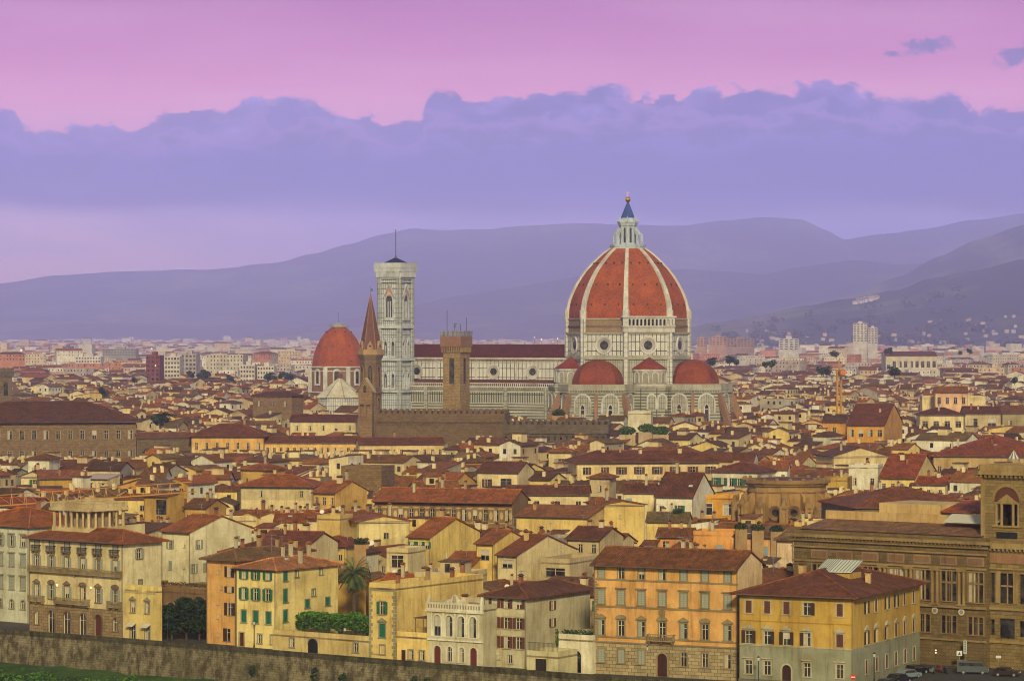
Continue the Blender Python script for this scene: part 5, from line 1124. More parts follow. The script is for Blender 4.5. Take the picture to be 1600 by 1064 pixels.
def spire_tower():
    Y = 1150; x0 = (579 - 800) / F * Y; o = empty('spire_tower', Matrix.Translation((x0, Y, 0))); tag(o, 'slim hexagonal brown bell tower with a pointed brick spire', 'bell tower')
    c = lin(124, 104, 78); r = 4.0; mb = MB(); mb.prism(0, 0, r, 0, 46, 6, 'stone', c, None, R(30)); mb.prism(0, 0, r + .5, 32.4, 33, 6, 'plaster', c, None, R(30)); mb.prism(0, 0, r + .5, 24, 24.5, 6, 'plaster', c, None, R(30)); mb.prism(0, 0, r, 44.5, 46.5, 6, 'brick', c, r + .9, R(30)); mb.prism(0, 0, r + .9, 46.5, 48.4, 6, 'plaster', lin(170, 140, 100), None, R(30)); add('shaft', mb, o)
    for k in range(6):
        for z, h in ((34.5, 8.2), (25.5, 5.6)):
            mb = MB(); mb.M = face_frame(0, 0, k * pi / 3, r * cos(pi / 6)) @ Matrix.Translation((0, 0, z)); archwin(mb, 1.8, h, .3, lin(150, 118, 82), True, .2, bars=1); add('window', mb, o)
    mb = MB(); mb.prism(0, 0, r + .2, 48.4, 69, 6, 'brick', lin(112, 60, 50), .12, R(30)); sp = add('spire', mb, o)
    mb = MB()
    for k in range(6):
        a = R(30) + k * pi / 3; mb.bar(dirv(a) * (r + .15) + Vector((0, 0, 48.5)), Vector((0, 0, 68.8)), .28, 'plaster', lin(150, 120, 104))
        mb.M = face_frame(0, 0, k * pi / 3, (r + .5) * cos(pi / 6)); mb.extr([(-1.1, 48.2), (1.1, 48.2), (1.1, 49.6), (0, 51.6), (-1.1, 49.6)], -.3, .9, 'plaster', lin(166, 140, 108)); mb.extr([(.4 * cos(q * pi / 4), 49.7 + .4 * sin(q * pi / 4)) for q in range(8)], -.36, -.3, 'glass', c); mb.M = None
    add('spire_ribs', mb, sp); mb = MB(); mb.bar((0, 0, 68.6), (0, 0, 71.5), .1, 'metal', (.1, .1, .1, 1)); mb.prism(.5, 0, .3, 69.8, 70.7, 6, 'metal', (.1, .1, .1, 1)); add('weather_vane', mb, sp)
    protect(563, 596, 640, Y - 5); FOOT.append(([Vector((x0 - 5, Y - 5, 0)), Vector((x0 + 5, Y - 5, 0)), Vector((x0 + 5, Y + 5, 0)), Vector((x0 - 5, Y + 5, 0))], 0, 0, 0, 0))
    # belfry gable in front of it
    o = empty('bell_gable', Matrix.Translation(PX(560, 700, 1110).xy.to_3d()) @ Matrix.Rotation(-R(20), 4, 'Z')); tag(o, 'brown stone belfry with two arched openings and a pointed gable before the spire', 'belfry')
    mb = MB(); c = lin(150, 122, 86); s = 1110 / F; zt = HC - (612 - HY) * s
    wall(mb, 5.2, zt, [(.7, 2.1, zt - 9, zt - 4.6), (3.1, 4.5, zt - 9, zt - 4.6)], 'stone', c); mb.box(0, 5.2, .9, 1.8, 0, zt, 'stone', c); mb.box(0, 5.2, 0, .9, 0, .1, 'stone', c); mb.box(0, .01, .01, .9, 0, zt, 'stone', c); mb.box(5.19, 5.2, .01, .9, 0, zt, 'stone', c)
    mb.extr([(-.4, zt), (5.6, zt), (2.6, zt + 4.6)], -.2, 2, 'stone', c); add('wall', mb, o)
    mb = MB(); mb.slab([(-.8, -.4, zt - .2), (-.8, 2.2, zt - .2), (2.6, 2.2, zt + 4.8), (2.6, -.4, zt + 4.8)][::-1], .25, 'plaster', lin(186, 170, 136)); mb.slab([(6.0, -.4, zt - .2), (2.6, -.4, zt + 4.8), (2.6, 2.2, zt + 4.8), (6.0, 2.2, zt - .2)][::-1], .25, 'plaster', lin(186, 170, 136)); mb.M = Matrix.Translation((2.6, -.2, zt - .3)); archwin(mb, 1.2, 2.6, .3, c, True); add('roof', mb, o)
    protect(557, 590, 655, 1105)
spire_tower()
def bargello_tower():
    Y = 1110; p = PX(713, 600, Y); o = empty('stone_tower', Matrix.Translation((p.x, Y, 0)) @ Matrix.Rotation(-R(28), 4, 'Z')); tag(o, 'square ochre stone tower with battlements in front of the cathedral nave', 'tower')
    w = 3.45; c = lin(158, 134, 92); mb = MB(); zt = 55.0
    fr = side_frames(2 * w, 2 * w)
    for sd in 'FRLB':
        mb.M = Matrix.Translation((-w, -w, 0)) @ fr[sd][0]; wall(mb, 2 * w, 49.2, [(2 * w * .36, 2 * w * .66, 36.5, 45.6)], 'stone', c)
    mb.M = None; mb.box(-w + .35, w - .35, -w + .35, w - .35, 30, 48, 'glass', c); add('shaft', mb, o); mb = MB(); d = w + .75; c2 = lin(150, 106, 82)
    for k in range(8):
        for s in (-1, 1): x = -w + .2 + k * (2 * w - .4) / 7; mb.box(x - .16, x + .16, min(s * w, s * d), max(s * w, s * d), 47.6, 49.6, 'stone', c); mb.box(min(s * w, s * d), max(s * w, s * d), x - .16, x + .16, 47.6, 49.6, 'stone', c)
    mb.box(-d, d, -d, d, 49.6, 53.2, 'brick', c2)
    for k in range(5):
        x = -d + k * (2 * d - 1.1) / 4
        for s in (-d, d - .5): mb.box(x, x + 1.1, s, s + .5, 53.2, 55.2, 'stone', lin(150, 150, 170))
        if 0 < k < 4:
            for s in (-d, d - .5): mb.box(s, s + .5, x, x + 1.1, 53.2, 55.2, 'stone', lin(150, 150, 170))
    add('battlements', mb, o)
    for x, y, h in ((-3.2, -1, 62.5), (3.4, 1.4, 60), (.6, 2, 57.6)): mb = MB(); mb.bar((x, y, 53), (x, y, h), .14, 'metal', (.06, .06, .08, 1)); add('mast', mb, o)
    mb = MB(); mb.bar((-.7, 0, 53), (-.7, 0, 56.6), .12, 'metal', (.05, .05, .06, 1)); mb.prism(-.7, 0, .35, 56.4, 58.0, 6, 'metal', (.05, .05, .06, 1), .15); mb.bar((-.7, 0, 57.4), (.2, 0, 57.7), .2, 'metal', (.05, .05, .06, 1)); add('weather_vane', mb, o)
    cs = [o.matrix_local @ Vector(q) for q in ((-5, -5, 0), (5, -5, 0), (5, 5, 0), (-5, 5, 0))]; FOOT.append((cs, 693, 734, 640, Y - 5))
bargello_tower()
def crenellated(lab, x0, x1, yt, Y, th, D, arches, c):
    A = PX(x0, yt, Y); k = (x1 - 800) / F; s_, c_ = sin(R(th)), cos(R(th)); W = (k * A.y - A.x) / (c_ + s_ * k); h = A.z - 1.3
    base = A.copy(); base.z = 0; o = empty('battlemented_palace', place(base, th)); tag(o, lab, 'palace')
    mb = MB(); mb.box(0, W, 0, D, 0, h - 3, 'stone', c); mb.box(-.6, W + .6, -.6, D + .6, h - 3, h, 'stone', c); add('wall', mb, o); mb = MB(); n = int(W / 2.0)
    for k in range(n):
        for y in (-.6, D + .1): mb.box(k * W / n, k * W / n + 1.2, y, y + .5, h, h + 1.3, 'stone', c)
        mb.box(k * W / n, k * W / n + .45, -.6, 0, h - 4, h - 3, 'stone', c)
        mb.M = Matrix.Translation((k * W / n + .9, -.0, h - 5.2)); archwin(mb, .8, 1.5, .15, c, proud=.12) if arches else None; mb.M = None
    n2 = int(D / 2)
    for k in range(1, n2):
        for x in (-.6, W + .1): mb.box(x, x + .5, k * D / n2, k * D / n2 + 1.2, h, h + 1.3, 'stone', c)
    add('battlements', mb, o); mb = MB(); mb.slab([(.3, .3, h - 1), (W - .3, .3, h - 1), (W - .3, D / 2, h + .6), (.3, D / 2, h + .6)], .2, 'tile', lin(100, 60, 50)); mb.slab([(.3, D / 2, h + .6), (W - .3, D / 2, h + .6), (W - .3, D - .3, h - 1), (.3, D - .3, h - 1)], .2, 'tile', lin(100, 60, 50)); add('roof', mb, o)
    cs = [place(base, th) @ Vector(q) for q in ((0, 0, 0), (W, 0, 0), (W, D, 0), (0, D, 0))]; FOOT.append((cs, x0, x1, yt + 24, A.y - 3))
crenellated('long brown battlemented palace wall below the bell tower and the stone tower', 588, 786, 640, 1090, 6, 16, False, lin(118, 98, 70))
crenellated('lower dark battlemented palace with small arches, right of the brown one', 787, 948, 657, 1050, 6, 14, True, lin(104, 94, 74))
def chapel_dome():
    Y = 1680; p = PX(529, 560, Y); s = Y / F; o = empty('chapel', Matrix.Translation((p.x, Y, 0))); tag(o, 'big red dome on a brown drum with white framed windows, left of the bell tower', 'church')
    z = lambda y: HC - (y - HY) * s
    r = 41.5 * s; ph = R(22); mb = MB(); c = lin(140, 104, 78); n = 8
    mb.prism(0, 0, r * 1.12, 0, z(574), n, 'brick', c, None, ph)
    for k in range(8):
        v = dirv(ph + k * pi / 4) * r * 1.12; mb.prism(v.x, v.y, 1.3, z(612), z(574), 6, 'plaster', WH)
    for zz, h, q in ((z(574), .7, 1.17), (z(580), .5, 1.14), (z(613), .6, 1.2)): mb.prism(0, 0, r * q, zz, zz + h, n, 'plaster', WH, None, ph)
    add('drum', mb, o)
    for k in range(8):
        mb = MB(); mb.M = face_frame(0, 0, ph + pi / 8 + k * pi / 4, r * 1.12 * cos(pi / 8)) @ Matrix.Translation((0, 0, z(599))); archwin(mb, 2.6, 7.2, .8, WH, proud=.5); mb.box(-2, 2, -.7, 0, -.9, 0, 'plaster', WH); add('window', mb, o)
    mb = MB(); H = z(511) - z(572); prof = [(r * 1.0, z(572)), (r * .985, z(572) + H * .12), (r * .93, z(572) + H * .3), (r * .83, z(572) + H * .5), (r * .68, z(572) + H * .7), (r * .5, z(572) + H * .86), (r * .33, z(572) + H * .96), (r * .26, z(572) + H)]
    mb.lathe(0, 0, prof, 16, 'dometile', RB, ph); dm = add('dome', mb, o)
    for k in range(8):
        a = ph + k * pi / 4
        for rr, zz in prof[1:6:2]:
            v = dirv(a + .2) * (rr * .985); mb = MB(); mb.box(v.x - .35, v.x + .35, v.y - .35, v.y + .35, zz, zz + .7, 'glass', c); add('dome_vent', mb, dm)
    mb = MB(); mb.prism(0, 0, r * .36, z(511), z(511) + .9, 16, 'plaster', lin(170, 176, 170)); mb.prism(0, 0, r * .24, z(511) + .9, z(511) + 2.2, 12, 'plaster', lin(170, 176, 170), r * .05); mb.bar((0, 0, z(508)), (0, 0, z(487)), .15, 'metal', (.1, .1, .12, 1)); add('cap', mb, o)
    protect(487, 563, 612, Y - 20); R2 = r * 1.2; FOOT.append(([Vector((p.x - R2, Y - R2, 0)), Vector((p.x + R2, Y - R2, 0)), Vector((p.x + R2, Y + R2, 0)), Vector((p.x - R2, Y + R2, 0))], 0, 0, 0, 0))
chapel_dome()
def baptistery():
    Y = 1440; p = PX(531, 600, Y); s = Y / F; z = lambda y: HC - (y - HY) * s; r = 36 * s; o = empty('baptistery', Matrix.Translation((p.x, Y, 0))); tag(o, 'baptistery with a pale grey-white pyramid roof in front of the chapel dome', 'baptistery')
    mb = MB(); mb.prism(0, 0, r * .97, 0, z(622), 8, 'marble_fine', WH, None, R(14)); add('wall', mb, o)
    mb = MB(); mb.prism(0, 0, r * 1.06, z(621), z(590), 8, 'plaster', lin(212, 208, 192), .6, R(14)); rf = add('roof', mb, o); mb = MB()
    for k in range(8): mb.bar(dirv(R(14) + k * pi / 4) * r * 1.05 + Vector((0, 0, z(621) + .1)), Vector((0, 0, z(590) + .1)), .5, 'plaster', lin(170, 168, 156), .5)
    add('roof_ribs', mb, rf); mb = MB(); mb.prism(0, 0, 1.2, z(591), z(586), 8, 'plaster', lin(120, 90, 80)); mb.prism(0, 0, 1.5, z(586), z(581), 8, 'plaster', lin(120, 90, 80), .1); add('lantern', mb, rf)
    protect(498, 562, 627, Y - 15); R2 = r * 1.1; FOOT.append(([Vector((p.x - R2, Y - R2, 0)), Vector((p.x + R2, Y - R2, 0)), Vector((p.x + R2, Y + R2, 0)), Vector((p.x - R2, Y + R2, 0))], 0, 0, 0, 0))
baptistery()
def edge_tower():
    Y = 1120; p = PX(4, 600, Y); s = Y / F; z = lambda y: HC - (y - HY) * s; o = empty('stone_tower', Matrix.Translation((p.x, Y, 0)) @ Matrix.Rotation(R(20), 4, 'Z')); tag(o, 'dark battlemented tower cut by the left edge of the picture', 'tower')
    mb = MB(); w = 2.9; c = lin(120, 104, 84); mb.box(-w, w, -w, w, 0, z(588), 'stone', c); mb.M = Matrix.Translation((.6, -w, z(618))); archwin(mb, 1.6, 5, .3, c); mb.M = None; add('shaft', mb, o); mb = MB(); d = w + .5; mb.box(-d, d, -d, d, z(588), z(580), 'stone', lin(100, 92, 90))
    for k in range(4):
        for s_ in (-d, d - .4): mb.box(-d + k * 1.9, -d + k * 1.9 + 1.1, s_, s_ + .4, z(580), z(575), 'stone', c)
    add('battlements', mb, o); protect(0, 17, 640, Y - 5)
edge_tower()
def apse_church():
    Y = 705; p = PX(1234, 800, Y); s = Y / F; z = lambda y: HC - (y - HY) * s; o = empty('church_tribune', Matrix.Translation((p.x, Y + 8, 0)) @ Matrix.Rotation(R(0), 4, 'Z')); tag(o, 'round brown baroque church drum with scroll buttresses and small round windows', 'church')
    c = lin(164, 132, 82); c2 = lin(146, 118, 76); n = 20; r = 62 * s; mb = MB(); mb.prism(0, 0, r, 0, z(760), n, 'plaster', c)
    add('wall', mb, o); mb = MB()
    for z0, z1, q in ((z(760), z(756), 1.06), (z(756), z(752), 1.12), (z(770), z(768), 1.03)): mb.prism(0, 0, r * q, z0, z1, n, 'plaster', c2)
    for k in range(n): v = dirv(k * 2 * pi / n) * r * 1.08; mb.prism(v.x, v.y, .45, z(752), z(747), 6, 'plaster', c2); 
    mb.prism(0, 0, r * 1.08, z(752), z(750.5), n, 'plaster', c2); add('cornice', mb, o)
    for k in range(-3, 4):
        a = R(k * 27 - 8); mb = MB(); M = face_frame(0, 0, a, r); mb.M = M
        pts = [(0, z(770)), (.6, z(772)), (1.3, z(776)), (1.5, z(783)), (2.6, z(787)), (3.3, z(791)), (3.2, 0), (0, 0)]
        for x0_, x1_ in ((-.6, .6),):
            f = [(x0_, -a_, b_) for a_, b_ in pts]; g = [(x1_, -a_, b_) for a_, b_ in pts]; mb.face(f, 'plaster', c); mb.face(g[::-1], 'plaster', c)
            for q in range(len(pts)): j = (q + 1) % len(pts); mb.face([f[q], f[j], g[j], g[q]], 'plaster', c)
        mb.box(-1.1, 1.1, -3.7, -3.2, z(793), z(788), 'plaster', c2); mb.prism(0, -3.0, .8, z(788), z(782), 8, 'plaster', c2, .5); mb.prism(0, -2.9, .55, z(782), z(776), 8, 'plaster', c2, .3)
        for dx in (-.7, .7): mb.prism(dx, -3.4, .32, 0, z(793), 8, 'plaster', c)
        mb.M = None; add('buttress', mb, o)
        mb = MB(); mb.M = None; oculus(mb, face_frame(0, 0, a + R(13.5), r * 1.0), 0, z(801), 1.5, c2); add('round_window', mb, o)
    mb = MB(); mb.prism(0, 0, r * 1.55, 0, z(818), n, 'plaster', c); mb.prism(0, 0, r * 1.6, z(818), z(813), n, 'tile', lin(140, 86, 60), r * 1.05); add('lower_wall', mb, o)
    mb = MB(); mb.prism(0, 0, r * .98, z(751), z(748), n, 'tile', lin(120, 80, 60), 1.0); add('roof', mb, o)
    protect(1160, 1310, 815, Y - 5); R2 = r * 1.5; FOOT.append(([Vector((p.x - R2, Y - R2 + 8, 0)), Vector((p.x + R2, Y - R2 + 8, 0)), Vector((p.x + R2, Y + R2, 0)), Vector((p.x - R2, Y + R2, 0))], 0, 0, 0, 0))
apse_church()
def cranes():
    c = lin(190, 142, 62)
    a, b_ = PX(-70, 795, 610), PX(305, 768, 655)
    o = empty('tower_crane', Matrix.Translation((a.x, a.y, 0))); tag(o, 'orange lattice crane jib stretching over the roofs above the grand hotel', 'crane')
    A = Vector((0, 0, a.z)); Bv = Vector((b_.x - a.x, b_.y - a.y, b_.z)); d = Bv - A; sd_ = d.cross(Vector((0, 0, 1))).normalized() * .45; up = Vector((0, 0, 2.1)); mb = MB(); N = 18
    for s in (-1, 1): mb.bar(A + sd_ * s, Bv + sd_ * s, .17, 'paint', c)
    mb.bar(A + up, A + up + d * .985, .14, 'paint', c)
    for k in range(N):
        p, q = A + d * (k / N), A + d * ((k + 1) / N)
        mb.bar(p + sd_, p - sd_, .08, 'paint', c)
        for s in (-1, 1): mb.bar(p + up, p + sd_ * s, .09, 'paint', c)
        mb.bar(p + up, q, .06, 'paint', c)
    add('jib', mb, o); mb = MB(); zt = a.z + 3
    for x in (-.9, .9):
        for y in (-.9, .9): mb.bar((x, y, 0), (x, y, zt), .18, 'paint', c)
    for k in range(14):
        z0, z1 = zt * k / 14, zt * (k + 1) / 14
        for q in ((-.9, -.9, .9, -.9), (.9, -.9, .9, .9), (.9, .9, -.9, .9), (-.9, .9, -.9, -.9)): mb.bar((q[0], q[1], z0), (q[2], q[3], z1), .1, 'paint', c)
    add('mast', mb, o)
    Y = 1180; p = PX(1311, 600, Y); s = Y / F; z = lambda y: HC - (y - HY) * s; o = empty('tower_crane', Matrix.Translation((p.x, Y, 0)) @ Matrix.Rotation(R(10), 4, 'Z')); tag(o, 'yellow tower crane rising from the roofs right of the cathedral', 'crane'); mb = MB(); w = .8; zt = z(578)
    for x in (-w, w):
        for y in (-w, w): mb.bar((x, y, 0), (x, y, zt), .3, 'paint', c)
    N = 22
    for k in range(N):
        z0, z1 = zt * k / N, zt * (k + 1) / N
        for q in ((-w, -w, w, -w), (w, -w, w, w), (w, w, -w, w), (-w, w, -w, -w)): mb.bar((q[0], q[1], z0), (q[2], q[3], z1), .16, 'paint', c)
    mb.bar((0, 0, zt), (0, 0, z(562)), .5, 'paint', c); add('mast', mb, o); mb = MB()
    for s_ in (-.5, .5): mb.bar((s_, 12, zt), (s_, -5.5, zt), .3, 'paint', c)
    mb.bar((0, 12, zt + 1), (0, -1, zt + 1.2), .25, 'paint', c); mb.bar((0, 0, z(562)), (0, 11, zt + 1), .1, 'metal', c); mb.bar((0, 0, z(562)), (0, -5, zt), .1, 'metal', c)
    mb.box(-1, 1, -5.5, -3.5, zt - 1.8, zt, 'paint', lin(190, 110, 40)); add('jib', mb, o); mb = MB(); mb.box(-.8, .8, -1.2, .6, zt - 2.2, zt - .2, 'paint', c); mb.box(-.6, .6, -1.25, -1.2, zt - 1.6, zt - .6, 'glass', c); add('cab', mb, o)
cranes()
# ---------------------------------------------------------------- hand-placed houses further back: (label, x0, x1, eave row, eave height, turn, roof, wall, options)
B_ = 'brown'; o1 = lambda h, n, w=1.1, hh=1.6, s='o', c='brown', d=2.6: [(h - d, hh, w, n, s, c, '')]
MID = [
 ('vast brown stone palace with a long hipped roof, at the left edge', -70, 213, 658, 24, -8, 'hip', lin(134, 112, 80), dict(D=34, wm='stone', pitch=20, rc=lin(100, 60, 46), nch=0, ants=0, yb=716, name='palace', cat='palace', group=None, e=1.8, rows=[(17.6, 3.0, 1.5, 15, 'n', 'dark', '', (150, 132, 98)), (11.6, 1.9, 1.5, 15, 'n', 'dark', '', (140, 122, 90))])),
 ('dark stone wing with a flat grey roof, right of the vast palace', 214, 299, 684, 19, -8, 'gx', lin(112, 96, 70), dict(D=16, wm='stone', pitch=10, nch=2, rows=[(12, 1.2, 1, 2, 'n', 'dark', '')])),
 ('long ochre gallery building with evenly spaced windows, left section', 299, 412, 680, 20, 2, 'hip', lin(222, 178, 104), dict(D=17, pitch=22, rc=lin(118, 64, 44), nch=1, yb=706, e=1.2, rows=[(15.2, 2.3, 1.0, 7, 'n', 'dark', '')], group='sections of the long ochre gallery', name='gallery_building', cat='gallery')),
 ('long ochre gallery building, middle section with a row of small windows', 413, 560, 691, 17.6, 3, 'gx', lin(224, 184, 112), dict(D=9, pitch=22, rc=lin(112, 64, 48), nch=0, yb=708, rows=[(14.0, 1.8, 1.0, 14, 'n', 'dark', '')], group='sections of the long ochre gallery', name='gallery_building', cat='gallery')),
 ('cream right section of the long gallery building, bending away to the right', 561, 694, 694, 17.6, -10, 'gx', lin(222, 194, 138), dict(D=9, pitch=22, rc=lin(112, 62, 46), nch=1, yb=708, rows=[(14.0, 1.8, 1.0, 11, 'n', 'dark', '')], group='sections of the long ochre gallery', name='gallery_building', cat='gallery')),
 ('cream house with five small windows behind the ochre gallery', 453, 556, 658, 22, 4, 'gx', 'cream', dict(D=12, yb=675, rc=lin(104, 56, 46), rows=[(18.6, 1.8, 1.2, 5, 'n', B_, '')])),
 ('brown stone tower house with a dark hipped roof, left of the white pyramid roof', 395, 456, 618, 28, 28, 'hip', lin(140, 114, 80), dict(D=9, wm='stone', yb=644, pitch=17, nch=0, rc=lin(90, 52, 44), rows=[(23.4, 2.4, 1.3, 3, 'n', 'dark', '')], name='tower_house')),
 ('deep ochre house with a square hipped roof below the ochre gallery', 376, 413, 733, 17.5, 26, 'hip', 'ochre', dict(D=11, yb=752, nch=1, rows=[(14, 1.2, .9, 2, 'n', 'grey', '')])),
 ('white and tan house with wide wrapping hip roof and brown pilasters', 376, 488, 758, 17, 8, 'hip', lin(196, 180, 140), dict(D=13, yb=795, rc=lin(150, 82, 52), zoned=(13.4, 'plaster', WC['cream']), nch=1, rows=[(14.2, 1.5, .9, [.28, .85], 'n', B_, '')], e=1.1)),
 ('yellow house with a blank gable end and three small windows below the ochre gallery', 489, 524, 769, 16.5, 30, 'gx', lin(210, 170, 92), dict(side=50, yb=795, rows=[(13.6, 1.8, 1, 3, 'n', 'brown', '')], rc=lin(156, 86, 52))),
 ('flat-topped rough brown stone tower behind the roofs at the centre left', 533, 596, 732, 19.4, 20, 'flat', lin(132, 108, 70), dict(D=9, yb=768, wm='stone', nch=0, rows=[], name='tower', cat='tower', group=None)),
 ('long palace with dark painted panels between its attic windows', 585, 801, 780, 17.4, 17, 'gx', lin(132, 104, 64), dict(D=12, yb=822, pitch=20, rc=lin(156, 86, 54), nch=2, name='palace', cat='palace', group=None, e=1.4, rows=[(13.0, 2.5, 1.1, 13, 'n', 'dark', '', (150, 128, 84))])),
 ('house with a broad blank deep yellow wall, right of the palace with painted panels', 806, 919, 806, 15.6, 24, 'shed', 'yellow', dict(D=9, pitch=12, yb=840, nch=1, rows=[], wc2=1)),
 ('white house with a large window and brown gable roof, above the painted palace', 745, 810, 737, 17.5, 18, 'gx', 'cream', dict(side=24, yb=768, rc=lin(108, 62, 48), rows=[(13.4, 2.4, 3.2, [.7], 'n', B_, ''), (13.4, 2.2, 1.4, [.25], 'o', B_, '')])),
 ('narrow cream tower house with one shuttered window and a small hip roof', 857, 893, 706, 19, 10, 'hip', 'cream', dict(D=8, yb=728, rows=[(14.6, 2.4, 2.0, [.55], 'o', 'grey', '')])),
 ('long cream palazzo with seven attic windows under a brown hipped roof', 901, 1124, 721, 19, -9, 'hip', lin(220, 200, 150), dict(D=14, yb=748, pitch=20, rc=lin(112, 62, 46), nch=5, rows=[(15.4, 2.0, 1.5, 8, 'o', B_, '')], name='palazzo', cat='palazzo', group=None, e=1.2)),
 ('low white house with a long dark roof behind the glass-roofed terrace', 790, 920, 772, 15.6, 4, 'gx', 'cream', dict(D=10, yb=788, rc=lin(110, 64, 50), rows=[(12.8, 1.2, 1.3, 4, 'n', B_, '')])),
 ('weathered grey square tower house with a tiny pyramid roof', 921, 953, 746, 18, 14, 'hip', 'beige', dict(D=7.5, yb=785, rows=[(14.4, 1.6, 1, [.5], 'n', 'dark', '')], nch=0, name='tower_house')),
 ('pale house with two blue-grey doors and a broad brown roof', 973, 1023, 769, 16.5, 8, 'gx', 'cream', dict(D=10, yb=798, rc=lin(108, 62, 50), rows=[(12.6, 2.5, 1.3, [.2, .9], 'c', 'blue', '')])),
 ('white gabled house with green shutters and a plant balcony, left of the orange sunroom', 1024, 1083, 774, 16.5, 20, 'gx', 'white', dict(side=32, yb=806, pitch=30, sky=1, rc=lin(106, 60, 50), rows=[(12.6, 1.7, 1.2, [.65], 'o', 'green', ''), (12.9, 1.2, 1.2, [.17], 'n', 'grey', '')])),
 ('orange house with white gridded sunroom windows', 1085, 1150, 778, 15.5, 10, 'flat', lin(216, 158, 60), dict(D=8, yb=808, nch=0, rows=[(11.6, 2.6, 3.4, [.26], 'n', B_, '', (214, 210, 196), (220, 216, 206)), (11.6, 2.6, 2.4, [.82], 'n', B_, '', (214, 210, 196), (220, 216, 206))])),
 ('white hip-roofed house with grey shutters left of the arched-window house', 1112, 1186, 736, 18, 24, 'hip', 'white', dict(D=12, yb=762, rc=lin(116, 62, 48), rows=[(14.2, 2.1, 1.1, 6, 'o', 'green', '')])),
 ('white house with two arched green-shuttered windows', 1188, 1231, 733, 18.2, 8, 'gx', 'white', dict(D=11, yb=750, rows=[(14.4, 1.9, 1.3, 3, 'o', 'green', 'a', (190, 184, 160))])),
 ('narrow white tower with a planted roof terrace in front of the cathedral', 981, 1017, 646, 26, 8, 'flat', lin(206, 198, 174), dict(D=8, yb=670, nch=0, rows=[(17, 2.2, .9, [.4], 'n', 'grey', 'a')], name='tower_house')),
 ('yellow house with blank gable wall and a chimney, left of the green-leaved terrace', 938, 1007, 789, 15.5, -14, 'gy', 'yellow', dict(D=12, yb=835, pitch=9, rows=[(12.4, .8, .6, [.45], 'n', 'dark', '')], rc=lin(140, 82, 56))),
 ('thin cream house front with one tall window beside the yellow gable wall', 920, 937, 800, 15.2, 6, 'shed', 'cream', dict(D=8, yb=822, rows=[(11.8, 2.0, .9, [.4], 'n', 'grey', '')], nch=0)),
 ('low yellow house with an old brown-grey roof and one green shuttered window', 1010, 1075, 814, 13.5, 8, 'gx', 'pale yellow', dict(D=9, yb=840, rc=lin(116, 92, 66), rows=[(10.6, 1.3, 1.0, [.38], 'o', 'green', '')])),
 ('low terracotta-coloured house with two round-headed windows behind the orange palazzo', 1026, 1082, 838, 12, 10, 'gx', lin(214, 150, 88), dict(D=8, yb=856, rows=[(9.2, 1.9, 1.3, [.25, .7], 'n', 'grey', 'a')], rc=lin(130, 76, 54))),
 ('orange flat-roofed house with a blue window behind the orange palazzo', 1083, 1146, 835, 12.5, 14, 'flat', lin(216, 156, 84), dict(D=9, yb=860, nch=1, rows=[(9, 1.4, 1.3, [.65], 'c', 'blue', '')])),
 ('peach house with a blue door and a white skylight left of the library', 1147, 1212, 838, 13, 20, 'shed', lin(220, 170, 110), dict(D=9, yb=880, pitch=12, nch=1, sky=2, rows=[(9.2, 1.9, 1.2, [.75], 'c', 'blue', '')])),
 ('pinkish white gabled house with one small window, between the library and the mustard palazzo', 1213, 1240, 842, 14.5, 40, 'gx', lin(226, 200, 164), dict(side=50, yb=885, rows=[], srows=[(10.4, 1.2, .8, [.85], 'n', 'dark', '')], nch=0)),
 ('broad brown-roofed building with a low dark wall, left of the library tower', 1335, 1533, 793, 17.5, -10, 'hip', lin(120, 104, 74), dict(D=26, yb=814, pitch=15, rc=lin(128, 72, 50), nch=3, rows=[(14, 1.6, 1.8, 8, 'n', 'dark', '')])),
 ('cream house with a bright red roof above the conical skylight', 1374, 1430, 746, 17.5, 18, 'gx', 'pale yellow', dict(side=34, yb=764, rc=lin(150, 72, 44), rows=[(14.6, 1.4, 1, 4, 'n', B_, '')])),
 ('low cream house with a small red lean-to roof beside the bright red roof', 1424, 1478, 756, 16, 16, 'gx', 'cream', dict(D=9, yb=772, rc=lin(148, 70, 42), rows=[(13.6, 1.0, .9, 3, 'n', B_, '')])),
 ('tall white house with a small red balcony window', 1326, 1372, 730, 19, 16, 'flat', 'white', dict(D=8, yb=765, rows=[(14.4, 1.8, 1.1, [.2, .8], 'n', 'brown', ''), (10.6, 1.8, 1.6, [.3, .75], 'n', 'brown', '')])),
 ('house with a wide blank cream gable wall stained by damp', 1302, 1386, 713, 17.6, -16, 'gy', lin(212, 196, 148), dict(D=14, yb=732, pitch=16, nch=1, rows=[(13.5, 1.6, .9, [.55], 'n', 'grey', '')])),
 ('ochre yellow building right behind the round church drum', 1290, 1324, 750, 16.5, 14, 'flat', 'mustard', dict(D=9, yb=762, rows=[(13, 1.5, .8, [.5], 'n', 'green', '')])),
 ('hall with an enormous reddish-brown roof at the right edge', 1458, 1640, 712, 19.5, 12, 'hip', lin(190, 164, 112), dict(D=40, yb=730, pitch=17, rc=lin(140, 70, 44), nch=3, sky=2, rows=[(15, 1.6, 1.2, 9, 'n', B_, '')], name='hall', cat='hall', group=None)),
 ('cream house with tall arched studio windows below the enormous roof', 1441, 1528, 716, 18.6, 4, 'gx', 'cream', dict(D=8, yb=728, rc=lin(120, 66, 46), rows=[(13.6, 3.2, 2.6, [.17, .5], 'n', 'grey', 'a', (200, 186, 144)), (14.4, 1.6, 1, [.8, .93], 'n', 'brown', '')])),
 ('orange-walled house with four dark windows and a tall gable, at the right centre', 1323, 1382, 664, 22, 16, 'gx', lin(216, 162, 72), dict(side=28, yb=690, rc=lin(118, 62, 44), rows=[(18, 2.4, 1.7, 4, 'n', 'dark', '')])),
